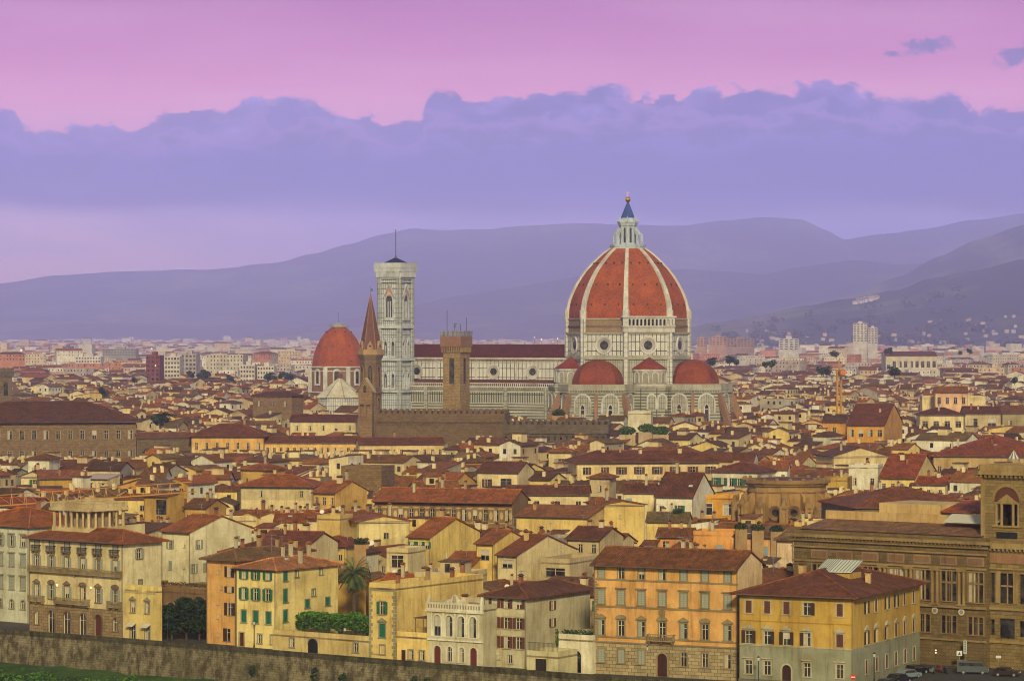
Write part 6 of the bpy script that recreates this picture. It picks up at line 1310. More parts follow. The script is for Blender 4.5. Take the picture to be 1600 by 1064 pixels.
 ('ochre house with a blue-green window, left of the four-windowed orange house', 1285, 1322, 659, 22, 14, 'gx', lin(218, 160, 72), dict(D=14, yb=672, rows=[(17.4, 2.6, 1.3, [.5], 'n', 'blue', '')])),
 ('tiny yellow tower house on the roofs left of the orange houses', 1296, 1318, 638, 24, 8, 'flat', 'yellow', dict(D=6, yb=650, nch=0, rows=[])),
 ('salmon pink palazzo with four upper windows on a cream base', 1461, 1512, 613, 31, 6, 'gx', lin(226, 184, 150), dict(D=12, yb=622, nch=1, rows=[(26.5, 2.6, 1.4, 4, 'n', 'grey', '')], name='palazzo', cat='palazzo', group=None)),
 ('long low cream wall block in front of the salmon pink palazzo', 1441, 1540, 622, 28.5, 2, 'flat', 'cream', dict(D=10, yb=638, nch=0, rows=[])),
 ('cream building with three arched dark openings under a brown roof, right of centre', 1437, 1506, 648, 23, 2, 'hip', 'cream', dict(D=14, yb=664, nch=1, rc=lin(96, 52, 44), rows=[(18.2, 2.4, 2.2, 4, 'n', 'dark', 'a')])),
 ('house with large glazed openings beside the three-arched cream building', 1507, 1564, 646, 23.5, 2, 'gx', 'beige', dict(D=14, yb=660, rc=lin(100, 54, 44), rows=[(18.4, 3.2, 3.2, 2, 'n', 'grey', '')])),
 ('olive-grey wide house at the right edge above the enormous roof', 1566, 1640, 645, 23.5, 2, 'gx', lin(160, 150, 110), dict(D=14, yb=664, rows=[(18.8, 1.8, 1.6, 3, 'n', 'grey', '')])),
 ('long arcaded convent building with a row of pale arches far to the right', 1384, 1464, 556, 34, -4, 'gx', lin(206, 196, 170), dict(D=20, yb=568, nch=0, ants=0, rows=[(24, 5.5, 3.0, 9, 'n', 'grey', 'a')], rc=lin(110, 66, 62), name='convent', cat='convent', group=None)),
 ('mustard-walled low building among the pale roofs at the left', 61, 126, 748, 15.5, -12, 'shed', 'mustard', dict(D=10, yb=760, pitch=10, rows=[], nch=1)),
 ('small pale tower house with a dark hip roof on the left', 43, 78, 717, 19.5, 12, 'hip', 'white', dict(D=8, yb=734, nch=0, rows=[(16, 1.2, .8, 2, 'n', B_, '')], name='tower_house')),
 ('cream gabled house with one green shuttered window above the crane jib', 32, 70, 744, 15.5, 5, 'gy', 'cream', dict(D=10, yb=760, pitch=20, rows=[(12.6, 2.0, 1.5, [.6], 'o', 'green', '')])),
 ('rooftop shed with a glass front and pale blue-grey roof', 130, 168, 748, 16, 20, 'shed', 'cream', dict(D=7, yb=760, pitch=8, rc=lin(170, 140, 160), nch=0, rows=[(13.2, 1.8, 2.2, 2, 'n', 'grey', '')], m2='paint')),
 ('ochre house with an open columned roof loggia behind the hotel', 225, 262, 775, 17.5, 30, 'shed', 'ochre', dict(side=26, yb=815, pitch=8, nch=0, rows=[(13.4, 3.4, 3.0, [.25, .72], 'n', 'dark', 'K')])),
 ('low ochre house right of the loggia house with two small windows', 288, 323, 792, 15, 24, 'gx', 'ochre', dict(D=9, yb=812, rows=[(12, 1.3, .9, 3, 'n', B_, '')])),
 ('long pale garden wall building between the white house and the brown roofs', 318, 400, 814, 13, -12, 'flat', 'cream', dict(D=5, yb=832, nch=0, ants=0, rows=[])),
 ('small yellow tower house with a pyramid roof above the palm', 484, 540, 851, 13.8, 22, 'hip', 'yellow', dict(D=9, yb=885, rc=lin(128, 66, 48), nch=0, rows=[(11, 1.1, .8, [.85], 'n', B_, '')], name='tower_house')),
 ('yellow block with a blank square top between the two yellow tower roofs', 495, 531, 810, 15.5, 20, 'flat', 'yellow', dict(D=7, yb=850, nch=1, rows=[])),
 ('white gabled house with one small grey window behind the palm', 559, 640, 815, 15, -16, 'gy', lin(226, 208, 150), dict(D=11, yb=850, pitch=11, rows=[(11.4, 1.2, 1.2, [.55], 'n', 'grey', '')], nch=1)),
 ('tall yellow house with a large blank side wall and green attic shutters', 638, 672, 838, 14.5, 30, 'gx', lin(228, 200, 118), dict(side=78, yb=893, pitch=18, rows=[(12.3, 1.3, .9, [.18, .55, .86], 'o', 'green', '')], srows=[(10, 1.4, 1, [.3, .62], 'n', 'grey', '')], nch=2)),
 ('cream house with a glazed bay and flowered roof terrace, behind the palm', 604, 637, 862, 12.3, 24, 'flat', 'cream', dict(D=8, yb=893, nch=0, rows=[(9.4, 2.3, 2.6, [.5], 'n', 'grey', '')])),
 ('yellow house front with a paired window under a wide tan hip roof', 744, 771, 848, 14.5, 32, 'gx', lin(226, 196, 118), dict(side=52, yb=880, rc=lin(150, 86, 56), rows=[(11.3, 2.0, 2.0, [.5], 'n', 'brown', '')], nch=1, sw=1)),
 ('beige house with three dark joined windows and a long roof stepping up to the right', 777, 808, 866, 12.8, 34, 'gx', 'cream', dict(side=92, yb=905, rc=lin(136, 74, 52), pitch=17, rows=[(10.4, 1.5, 2.4, [.5], 'n', 'brown', ''), (6, 2, .9, [.3, .8], 'n', 'brown', '')], nch=2)),
 ('grey-beige house with attic windows and a white awning terrace', 886, 938, 841, 14.6, 26, 'gx', 'beige', dict(side=36, yb=905, rc=lin(112, 62, 50), rows=[(12.0, 1.6, 1.0, [.4, .8], 'n', 'grey', '')], nch=2)),
 ('grey-beige terrace house with a long white balcony and dark glazing', 845, 890, 878, 12, 26, 'flat', 'beige', dict(side=46, yb=905, nch=0, rows=[(9.4, 1.6, 4.0, [.5], 'n', 'dark', ''), (5.4, 1.8, 1, [.2, .5, .8], 'n', 'grey', '')])),
 ('low lean-to with a brown roof below the large yellow blank wall', 693, 738, 882, 10.5, 20, 'shed', 'yellow', dict(D=7, yb=893, pitch=16, rows=[], nch=0)),
 ('house with a wide brown hip roof rising behind the tall ochre house', 347, 430, 862, 14.2, 30, 'hip', 'beige', dict(D=12, yb=868, rc=lin(112, 64, 50), rows=[], nch=4)),
 ('house with a long brown roof right behind the green-shuttered corner house', 400, 482, 850, 14.8, 24, 'gx', 'cream', dict(D=12, yb=865, rc=lin(124, 66, 50), nch=3)),
 ('white gabled house at the left edge behind the grey-green palazzo', 60, 91, 800, 15, 20, 'gx', 'white', dict(D=11, yb=832, rows=[])),
 ('white gabled house with a red roof at the far left above the grey-green palazzo', -20, 58, 790, 15, 12, 'gx', 'white', dict(D=9, yb=800, rc=lin(146, 70, 52))),
 ('low hip-roofed house with a chimney tucked behind the orange palazzo ridge', 928, 968, 848, 12, 24, 'gx', 'cream', dict(D=9, yb=850, rc=lin(128, 70, 52))),
]
for r in MID:
    lab, x0, x1, ye, z, th, rk, wc, kw = r
    kw = dict(kw); kw.pop('wc2', 0); kw.pop('sw', 0)
    house(lab, x0, x1, ye, z, th, roof=rk, wc=wc, **kw)
# painted panels on the palace, glass cone, planted terraces
def panels():
    rt = [o for o in S.objects if o.get('label', '').startswith('long palace with dark painted')][0]
    W = max(v[0] for v in [c.data.vertices[i].co for c in rt.children if c.name.startswith('wall') for i in range(len(c.data.vertices))]); mb = MB()
    for k in range(14):
        x = W * k / 13; a, b_ = max(.1, x - .75), min(W - .1, x + .75)
        mb.box(a, b_, -.08, 0, 12.4, 15.9, 'plaster', lin(190, 166, 116)); mb.box(a + .2, b_ - .2, -.12, -.08, 12.7, 15.6, 'plaster', lin(138, 110, 70))
        mb.extr([((a + b_) / 2 + .42 * cos(q * pi / 4), 14.2 + .9 * sin(q * pi / 4)) for q in range(8)], -.16, -.12, 'plaster', lin(196, 172, 122))
    mb.box(-.1, W + .1, -.25, 0, 11.6, 12.1, 'plaster', lin(150, 124, 80)); add('painted_panels', mb, rt)
panels()
def cone():
    for (x, y, Y, r, lab) in ((1413, 774, 735, 1.9, 'white ribbed glass cone skylight on the roofs left of the library tower'), (1584, 716, 880, 1.7, 'second ribbed glass cone skylight near the right edge')):
        p = PX(x, y, Y); o = empty('cone_skylight', Matrix.Translation((p.x, p.y, p.z - .4))); tag(o, lab, 'skylight'); mb = MB(); mb.prism(0, 0, r * 1.05, -6, .3, 16, 'plaster', lin(170, 150, 110)); add('base', mb, o)
        mb = MB()
        for k in range(16):
            a, b_ = 2 * pi * k / 16, 2 * pi * (k + 1) / 16; mb.face([(r * sin(a), -r * cos(a), .3), (r * sin(b_), -r * cos(b_), .3), (0, 0, .3 + r * 1.45)], 'paint', lin(200, 200, 190) if k % 2 else lin(96, 100, 98))
        add('glazing', mb, o)
    gp = [(980, 672, 1010, 'green bushes on a roof terrace, left clump'), (1010, 668, 1012, 'green bushes on a roof terrace, middle clump'), (1032, 672, 1010, 'green bushes on a roof terrace, right clump')]
    for x, y, Y, lab in gp:
        p = PX(x, y + 8, Y); o = empty('bush', Matrix.Translation(p)); tag(o, lab, 'bush', 'bushes on the roof terrace in front of the cathedral'); mb = MB(); leaf_cloud(mb, 0, 0, 1.5, 2.9, 2, 1.4, 800, GR + MG, .3, .1); add('foliage', mb, o); mb = MB(); mb.box(-2.6, 2.6, -1, 1, -14, .2, 'plaster', lin(180, 160, 130)); add('planter', mb, o)
    for x, y, Y, lab in ((1158, 822, 640, 'potted shrubs on the terrace below the round church drum, left'), (1184, 824, 640, 'potted shrubs on the terrace below the round church drum, middle'), (1213, 826, 640, 'potted shrubs on the terrace below the round church drum, right'), (563, 846, 600, 'green climber on the wall behind the palm'), (1058, 800, 690, 'dark plants on the balcony of the white gabled house'), (872, 645, 1230, 'dark ivy mass on the houses in front of the nave')):
        p = PX(x, y + 5, Y); o = empty('shrub', Matrix.Translation(p)); tag(o, lab, 'shrub'); mb = MB(); k = Y / 640; leaf_cloud(mb, 0, 0, .6 * k, 1.5 * k, .8, .85 * k, 420, MG + DK, .2 * k, .1); add('foliage', mb, o); mb = MB(); mb.box(-1.2 * k, 1.2 * k, -.5, .5, -8, .1, 'plaster', lin(170, 140, 100)); add('planter', mb, o)
cone()
# ---------------------------------------------------------------- the rest of the old town, block by block
def inside(p, q):
    s = 0
    for i in range(len(q)):
        a, b_ = q[i], q[(i + 1) % len(q)]; c = (b_.x - a.x) * (p.y - a.y) - (b_.y - a.y) * (p.x - a.x)
        if c > 0: s += 1
        elif c < 0: s -= 1
    return abs(s) == len(q)
POLY = [f[0] for f in FOOT if f[0]]; CEN = [(sum(v.x for v in p) / 4, sum(v.y for v in p) / 4, max((v.xy - p[0].xy).length for v in p)) for p in POLY]
PRO = [f[1:] for f in FOOT if f[2] > f[1]]
def clash(cs):
    cx, cy = sum(v.x for v in cs) / 4, sum(v.y for v in cs) / 4
    for p, (px, py, r) in zip(POLY, CEN):
        if abs(px - cx) > r + 14 or abs(py - cy) > r + 14: continue
        if any(inside(v, p) for v in cs) or any(inside(v, cs) for v in p) or inside(Vector((cx, cy, 0)), p): return True
    return False
def cap(cs, ztop):
    """lowest allowed top height so that the hand-placed buildings behind stay in view"""
    xs = [800 + F * v.x / v.y for v in cs]; a, b_ = min(xs), max(xs); Yn = min(v.y for v in cs); Yf = sum(v.y for v in cs) / 4; lim = ztop
    for x0, x1, yb, Y in PRO:
        if Yf < Y and b_ > x0 and a < x1: lim = min(lim, HC - (yb - HY) * Yf / F)
    return lim
rng = random.Random(5)
TH = R(27); U = Vector((cos(TH), -sin(TH), 0)); Vv = Vector((sin(TH), cos(TH), 0)); CC = []
def road_line(x):      # nearest allowed distance at a given world x: behind the river street
    for (a, b_) in zip(EP, EP[1:]):
        if a.x <= x <= b_.x: return a.y + (b_.y - a.y) * (x - a.x) / (b_.x - a.x) + 12
    return EP[-1].y + 12
v = 0.0
while v < 2500:
    dd = rng.uniform(7.5, 11); u = -1700.0 + rng.uniform(0, 10); drift = rng.uniform(-3, 3); base_h = rng.uniform(-1, 1)
    while u < 1300:
        w = (rng.uniform(4.8, 10.5) if rng.random() < .9 else rng.uniform(13, 21)) if v < 1500 else rng.uniform(6, 15); p = U * u + Vv * (v + 380) + Vector((0, 40, 0))
        u += w + (rng.uniform(2, 6) if rng.random() < .14 else 0.0)
        if p.y < 540 or p.y > 2450: continue
        px = 800 + F * p.x / p.y
        if px < -330 or px > 1930 or p.y < road_line(p.x): continue
        if 1395 < px and p.y < 520: continue
        CC.append([p.x, p.y, w - .05, dd + rng.uniform(-.5, 3.0), rng.random(), px])
    v += dd + (rng.uniform(3, 7) if rng.random() < .45 else 0.3)
HOUSES = []
for x, y, w, d, q, px in CC:
    th = 27 + (rng.choice([0, 0, 0, -90 + 27, 12, -18, 63]) if 0 else rng.choice([0, 0, 6, -6, -25, -40, -15]) * 1.0 * (q < .6)) + rng.uniform(-2, 2)
    M = place((x, y, 0), th); cs = [M @ Vector(k) for k in ((0, 0, 0), (w, 0, 0), (w, d, 0), (0, d, 0))]
    if clash(cs): continue
    near = y < 1300
    h = rng.gauss(14.8, 2.3) if y < 1700 else rng.gauss(15.5, 2.6)
    if rng.random() < .06: h += rng.uniform(2.5, 5)
    h = max(9, min(23, h)); kind = rng.choices(['gx', 'gy', 'hip', 'shed', 'flat', 'shedx'], [34, 23, 20, 10, 7, 6])[0]; pitch = rng.uniform(16, 22)
    rise = tan(R(pitch)) * {'gx': d / 2, 'gy': w / 2, 'hip': min(w, d) / 2, 'shed': d, 'shedx': w}.get(kind, .02)
    if kind in ('shed', 'shedx'): pitch = 9; rise *= .45
    lim = cap(cs, h + rise + .6) - rise - .6
    if lim < h:
        if lim < 5: continue
        h = lim
    wn = rng.choices(['cream', 'pale yellow', 'white', 'beige', 'ochre', 'grey', 'yellow', 'orange', 'pinkish'], [26, 16, 20, 15, 5, 8, 9, 3, 3] if y < 900 else [22, 9, 32, 18, 3, 12, 3, 2, 3])[0]
    HOUSES.append(dict(x=x, y=y, w=w, d=d, h=h, th=th, kind=kind, pitch=pitch, wn=wn, px=px, q=q, M=M))
HOUSES.sort(key=lambda k: (not -50 < k['px'] < 1610, k['y']))
NIND = 215
def py_of(H): return HY + F * (HC - H['h']) / H['y']
LAND = [('the grand hotel', 150, 840), ('the belvedere', 150, 800), ('the ochre house', 345, 860), ('the palm', 553, 870), ('the long ochre gallery', 420, 700), ('the crane jib', 160, 772), ('the painted palace', 700, 790), ('the broad yellow wall', 860, 800),
        ('the villa', 680, 905), ('the white palazzina', 710, 935), ('the orange palazzo', 1040, 850), ('the mustard palazzo', 1240, 890), ('the round church drum', 1234, 770), ('the library', 1400, 835), ('the library tower', 1565, 720), ('the enormous brown roof', 1550, 690),
        ('the battlemented palace', 700, 655), ('the long cream palazzo', 1010, 720), ('the orange sunroom', 1115, 780), ('the cone skylight', 1413, 765), ('the white gabled house', 1050, 770), ('the vast stone palace', 100, 660), ('the rough stone tower', 565, 745), ('the bright red roof', 1405, 740)]
USED = {}
def lab_for(H, ex):
    fx, fy = H['px'] + F * H['w'] / H['y'] / 2, py_of(H)
    c = sorted(LAND, key=lambda l: (l[1] - fx) ** 2 + ((l[2] - fy) * 1.6) ** 2)
    rk = {'gx': 'ridge roof', 'gy': 'front gable', 'hip': 'hip roof', 'shed': 'lean-to roof', 'shedx': 'side-sloping roof', 'flat': 'flat roof'}[H['kind']]
    wd = 'narrow' if H['w'] < 6.6 else ('wide' if H['w'] > 8.8 else 'medium')
    res = []
    for l in c[:5]:
        dx, dy = fx - l[1], fy - l[2]
        rel = ('right of ' if dx > 0 else 'left of ') if abs(dx) > abs(dy) * 1.3 else ('behind ' if dy < 0 else 'in front of ')
        res.append(f"{wd} {H['wn']} house with {rk}{ex}, {rel}{l[0]}")
    return [r if len(r.split()) <= 14 else r.replace(ex, '') for r in res]
COLN = {'o': 'open', 'c': 'closed', 'n': ''}
for i, H in enumerate(HOUSES[:NIND]):
    W, D, h, kind, pitch = H['w'], H['d'], H['h'], H['kind'], H['pitch']; t = tan(R(pitch)); M = H['M']
    root = empty('house', M); tag(root, None, 'house', 'houses of the old town')
    c = jit(WC[H['wn']], .05); sc2 = jit(WC[rng.choice(['cream', 'white', 'beige', 'pale yellow', 'grey'])], .08) if rng.random() < .5 else c; rc = jit(rng.choice(ROOF), .3); fr = side_frames(W, D)
    shut, sc = rng.choice('oonnc'), rng.choice(['brown', 'brown', 'green', 'grey', 'dark']); n = max(1, int(W / rng.uniform(2.6, 3.8)))
    rows = [(h - rng.uniform(2.5, 2.9), rng.choice([1.2, 1.5, 1.7]), rng.choice([.8, .95, 1.1]), n)]
    if h > 12 and rng.random() < .6: rows.append((rows[0][0] - 3.4, 1.7, rows[0][2], n))
    mb = MB(); wins = []
    for sd in 'FRLB':
        Ms, L = fr[sd]; ops = []
        for zb, wh, ww, nn in (rows if sd == 'F' else (rows[:1] if sd in 'RL' and rng.random() < .45 else [])):
            nn = nn if sd == 'F' else rng.choice([1, 2])
            for k in range(nn):
                if rng.random() < .15: continue
                x = L * (k + .5 + rng.uniform(-.08, .08)) / nn
                if x < ww + .1 or x > L - ww - .1 or zb < .5 or zb + wh > h - .2: continue
                ops.append((x - ww / 2, x + ww / 2, zb, zb + wh)); wins.append((Ms, x, zb, ww, wh, shut, sc, '', None))
        mb.M = Ms; wall(mb, L, h, ops, 'plaster', c if sd in 'FB' else sc2)
    mb.M = None; gables(mb, kind, W, D, h, t, 'plaster', sc2 if kind != 'gy' else c)
    if kind == 'flat':
        mb.box(0, W, 0, D, h - .3, h, 'plaster', lin(176, 140, 108))
        for b_ in ((0, W, 0, .25), (0, W, D - .25, D), (0, .25, .25, D - .25), (W - .25, W, .25, D - .25)): mb.box(*b_, h, h + .9, 'plaster', c)
        if W > 7: mb.box(W * .3, W * .75, D * .45, D * .85, h, h + 2.4, 'plaster', c); mb.box(W * .3 - .3, W * .75 + .3, D * .45 - .3, D * .85 + .3, h + 2.4, h + 2.6, 'tile', rc); mb.box(W * .4, W * .5, D * .45 - .03, D * .45, h + .1, h + 2.1, 'glass', c)
    add('wall', mb, root)
    for (Ms, x, zb, ww, wh, s_, c_, tp, tr) in wins:
        o = put_window(root, Ms, x, zb, ww, wh, 'n' if i > 110 else s_, c_, tp, tr)
        if i > 110 and s_ != 'n':
            key = ('sm', round(ww, 2), round(wh, 2), c_, s_)
            if key not in WCACHE:
                m2 = MB(); lw = ww / 2
                if s_ == 'o': m2.box(-ww / 2 - lw, -ww / 2, -.1, -.03, 0, wh, 'paint', SH[c_]); m2.box(ww / 2, ww / 2 + lw, -.1, -.03, 0, wh, 'paint', SH[c_])
                else: m2.box(-lw, lw, .04, .09, 0, wh, 'paint', SH[c_])
                WCACHE[key] = m2.mesh('shutter')
            link('shutter', WCACHE[key], o)
    par = root; ex = ''
    if kind != 'flat':
        mb = MB(); roof_mesh(mb, kind, W, D, h, t, rng.uniform(.4, .8), rc, c); par = add('roof', mb, root)
    nc = rng.choice([0, 1, 2, 2, 3])
    for k in range(nc):
        x, y = rng.uniform(.12, .88) * W, rng.uniform(.2, .85) * D
        link('chimney', rng.choice(CH), par, Matrix.Translation((x, y, roof_z(kind, W, D, h, t, x, y) + .2)) @ Matrix.Scale(rng.uniform(.8, 1.2), 4))
    if nc == 0: ex = ' without chimneys'
    if nc == 2: ex = ' and two chimneys'
    if nc == 3: ex = ' and three chimneys'
    if rng.random() < .55:
        x, y = rng.uniform(.1, .9) * W, rng.uniform(.3, .8) * D; link('antenna', ANT, par, Matrix.Translation((x, y, roof_z(kind, W, D, h, t, x, y) + .2)) @ Matrix.Rotation(rng.uniform(0, 3), 4, 'Z') @ Matrix.Scale(rng.uniform(.6, 1.1), 4))
    if rng.random() < .4:
        x, y = rng.uniform(.2, .8) * W, rng.uniform(.1, .3) * D; link('satellite_dish', rng.choice(DISH[:1] * 2 + DISH), par, Matrix.Translation((x, y, roof_z(kind, W, D, h, t, x, y) + .2)) @ Matrix.Rotation(rng.uniform(-.5, .5), 4, 'Z')); ex = ex or ' and satellite dish'
    if kind in ('gx', 'hip') and rng.random() < .25:
        x, y = W * .5, D * .28; link('skylight', SKYL, par, Matrix.Translation((x, y, roof_z(kind, W, D, h, t, x, y) + .2)) @ Matrix.Rotation(R(pitch), 4, 'X')); ex = ex or ' and skylight'
    if kind in ('gx', 'hip') and W > 6.5 and rng.random() < .25:      # rooftop room
        m2 = MB(); x0, y0 = W * rng.uniform(.2, .5), D * .3; rw, rd = rng.uniform(2.4, 3.6), 3.2; z0, z1 = h, h + t * D / 2 + 1.3
        m2.box(x0, x0 + rw, y0, y0 + rd, z0, z1, 'plaster', c); m2.box(x0 + rw * .3, x0 + rw * .7, y0 - .03, y0, z1 - 1.6, z1 - .4, 'glass', c); m2.slab([(x0 - .3, y0 - .4, z1), (x0 + rw + .3, y0 - .4, z1), (x0 + rw + .3, y0 + rd + .3, z1 + .7), (x0 - .3, y0 + rd + .3, z1 + .7)], .2, 'tile', rc)
        add('rooftop_room', m2, root); ex = ' and rooftop room'
    labs = lab_for(H, ex); pick = next((l for l in labs if l not in USED), None)
    H['fx'] = H['px'] + F * W / H['y'] / 2
    if pick is None: pick = labs[0]
    USED.setdefault(pick, []).append((H, root)); root['label'] = pick
for l, lst in USED.items():
    if len(lst) > 1:
        lst.sort(key=lambda k: k[0]['fx']); names = ['leftmost', 'rightmost'] if len(lst) == 2 else (['leftmost', 'middle', 'rightmost'] if len(lst) == 3 else ['leftmost'] + ['%s from the left' % w for w in ('second', 'third', 'fourth', 'fifth', 'sixth', 'seventh')][:len(lst) - 2] + ['rightmost'])
        for (H, r), n in zip(lst, names): r['label'] = n + ' ' + l
# everything farther away: thousands of houses nobody could count, as one mass
def far_house(mb, rg, x, y, w, d, h, th, kind, pitch, c, rc, detail=True, win='n'):
    mb.M = place((x, y, 0), th); t = tan(R(pitch)); c0 = c; cs_ = jit(WC[rg.choice(['cream', 'white', 'beige', 'grey'])], .1) if rg.random() < .55 else c
    for qi, q in enumerate(([(0, 0, 0), (w, 0, 0), (w, 0, h), (0, 0, h)], [(w, 0, 0), (w, d, 0), (w, d, h), (w, 0, h)], [(0, d, 0), (0, 0, 0), (0, 0, h), (0, d, h)], [(w, d, 0), (0, d, 0), (0, d, h), (w, d, h)])): mb.face(q, 'plaster', cs_ if qi in (1, 2) else c)
    if kind == 'flat': mb.face([(0, 0, h), (w, 0, h), (w, d, h), (0, d, h)], 'plaster', rc)
    else:
        gables(mb, kind, w, d, h, t, 'plaster', c if kind == 'gy' else cs_); pl, _ = roof_planes(kind, w, d, h, t, .6)
        for q in pl: mb.slab(q, .25, 'tile', rc)
    if detail:
        nf = 2 if kind != 'flat' else int(h / 3.2)
        for sd, L in (('F', w), ('R', d), ('L', d)):
            Ms = side_frames(w, d)[sd][0]; M0 = mb.M; mb.M = M0 @ Ms; n = max(1, int(L / 3.0)); nn = nf if sd == 'F' or kind == 'flat' else 1
            for j in range(nn):
                zb = h - 2.6 - 3.3 * j
                if zb < 6 and kind != 'flat': break
                for k in range(n):
                    if rg.random() < .2: continue
                    xx = L * (k + .5) / n; mb.face([(xx - .5, -.04, zb), (xx + .5, -.04, zb), (xx + .5, -.04, zb + 1.5), (xx - .5, -.04, zb + 1.5)], 'glass', c)
            mb.M = M0
        for k in range(rg.choice([0, 1, 2, 3])):
            xx, yy = rg.uniform(.15, .85) * w, rg.uniform(.2, .8) * d; zz = roof_z(kind, w, d, h, t, xx, yy); mb.box(xx - .4, xx + .4, yy - .35, yy + .35, zz - .2, zz + 1.5, 'plaster', WC['cream'], bottom=False)
    mb.M = None
mb = MB()
for H in HOUSES[NIND:]:
    far_house(mb, rng, H['x'], H['y'], H['w'], H['d'], H['h'], H['th'], H['kind'], H['pitch'], jit(WC[H['wn']], .08), jit(rng.choice(ROOF), .32), H['y'] < 2000)
    if H['w'] > 6 and rng.random() < .22:
        mb.M = H['M']; x0, y0 = H['w'] * .35, H['d'] * .3; z1 = H['h'] + rng.uniform(2.2, 3.4); cc = jit(WC[rng.choice(['cream', 'white', 'beige'])]); mb.box(x0, x0 + 3.2, y0, y0 + 3.4, H['h'] - .5, z1, 'plaster', cc); mb.box(x0 - .3, x0 + 3.5, y0 - .3, y0 + 3.7, z1, z1 + .3, 'tile', rng.choice(ROOF)); mb.M = None
n_old = len(HOUSES) - NIND
tag(add('distant_rooftops', mb), 'thousands of small red-roofed houses filling the old town beyond the nearer rows', 'houses', kind='stuff')
mb = MB(); y = 2450.0
FLATC = [lin(214, 208, 196), lin(198, 192, 180), lin(222, 216, 206), lin(206, 184, 156), lin(186, 176, 164), lin(190, 130, 100), lin(214, 200, 170)]
while y < 14000:
    step = 20 + (y - 2450) * .02; hwid = y * .225; x = -hwid
    while x < hwid:
        w = rng.uniform(12, 34); 
        if rng.random() < .88:
            flat = rng.random() < (.35 if y < 3200 else .55); h = rng.gauss(15, 3) if not flat else rng.choice([12, 14, 16, 18, 21, 24]) * rng.uniform(.9, 1.1)
            if rng.random() < .015: h = rng.uniform(26, 36)
            px = 800 + F * x / y
            if 887 < px < 1090 and y < 2450: pass
            far_house(mb, rng, x, y + rng.uniform(-8, 8), w, rng.uniform(11, 16), max(7, min(h, 36)), rng.uniform(-35, 35), 'flat' if flat else rng.choice(['hip', 'gx', 'gx']), 18, jit(rng.choice(FLATC), .08), jit(rng.choice(ROOF), .15) if not flat else lin(150, 140, 130), y < 4200)
        x += w + rng.uniform(2, 16) * (1 if y < 6000 else 2.5)
    y += step
tag(add('distant_suburbs', mb), 'pale apartment blocks and roofs of the suburbs fading towards the hills', 'houses', kind='stuff')
# single blocks that stand out
def block(lab, x0, x1, yt, Y, c, floors, cols, dcol=(0, 0, 0, 1), D=14, th=6, roofh=0):
    A = PX(x0, yt, Y); W = (x1 - x0) / F * Y; base = A.copy(); base.z = 0; o = empty('apartment_block', place(base, th)); tag(o, lab, 'apartment block'); h = A.z; mb = MB(); ops = []
    for j in range(floors):
        for k in range(cols):
            x, z = W * (k + .5) / cols, h - 2.4 - j * 3.1
            if z > 1: ops.append((x - W / cols * .28, x + W / cols * .28, z, z + 1.5))
    fr = side_frames(W, D)
    for sd in 'FRLB': mb.M = fr[sd][0]; wall(mb, fr[sd][1], h, ops if sd == 'F' else [], 'plaster', c)
    mb.M = None; mb.face([(0, 0, h), (W, 0, h), (W, D, h), (0, D, h)], 'plaster', c); mb.box(W * .35, W * .65, D * .3, D * .7, h, h + 2.5, 'plaster', c); add('wall', mb, o); mb = MB()
    for a, b_, p, q in ops: mb.face([(a, .28, p), (b_, .28, p), (b_, .28, q), (a, .28, q)], 'glass', dcol)
    add('window_rows', mb, o)
block('tall white apartment tower on the right below the hills', 1333, 1355, 505, 4200, lin(204, 200, 192), 8, 4, D=16)
block('lower white wing joined to the tall white apartment tower', 1356, 1371, 512, 4190, lin(196, 192, 184), 7, 3)
block('white block with dark window columns right of the cathedral', 1217, 1248, 529, 4200, lin(196, 194, 192), 5, 4)
block('salmon orange apartment block beside the cathedral, left one', 1089, 1104, 528, 4500, lin(180, 144, 122), 4, 3)
block('salmon orange apartment block beside the cathedral, right one', 1108, 1135, 526, 4500, lin(180, 144, 122), 4, 5)
block('long orange brick flats behind the salmon blocks', 1136, 1178, 529, 4700, lin(150, 126, 112), 4, 8)
block('dark red tower block left of the domes', 228, 250, 555, 2250, lin(126, 66, 60), 7, 3)
block('white apartment slab next to the dark red tower block', 257, 281, 557, 2300, lin(206, 202, 192), 6, 5)
block('grey and white tower block right of the white slab', 283, 307, 553, 2350, lin(176, 170, 170), 7, 4)
block('pale striped flats with vertical balconies, left of the red chapel dome', 375, 398, 570, 2200, lin(206, 200, 190), 5, 5)
block('second pale striped flats, right of the first', 402, 428, 572, 2200, lin(210, 204, 196), 5, 6)
block('dark office tower with an antenna far to the left', 97, 112, 541, 4500, lin(110, 108, 120), 5, 3)
block('long grey warehouse far to the left', 160, 214, 545, 4200, lin(150, 150, 146), 3, 12)
block('white terraced flats far left', 118, 158, 557, 3000, lin(214, 210, 204), 4, 9)
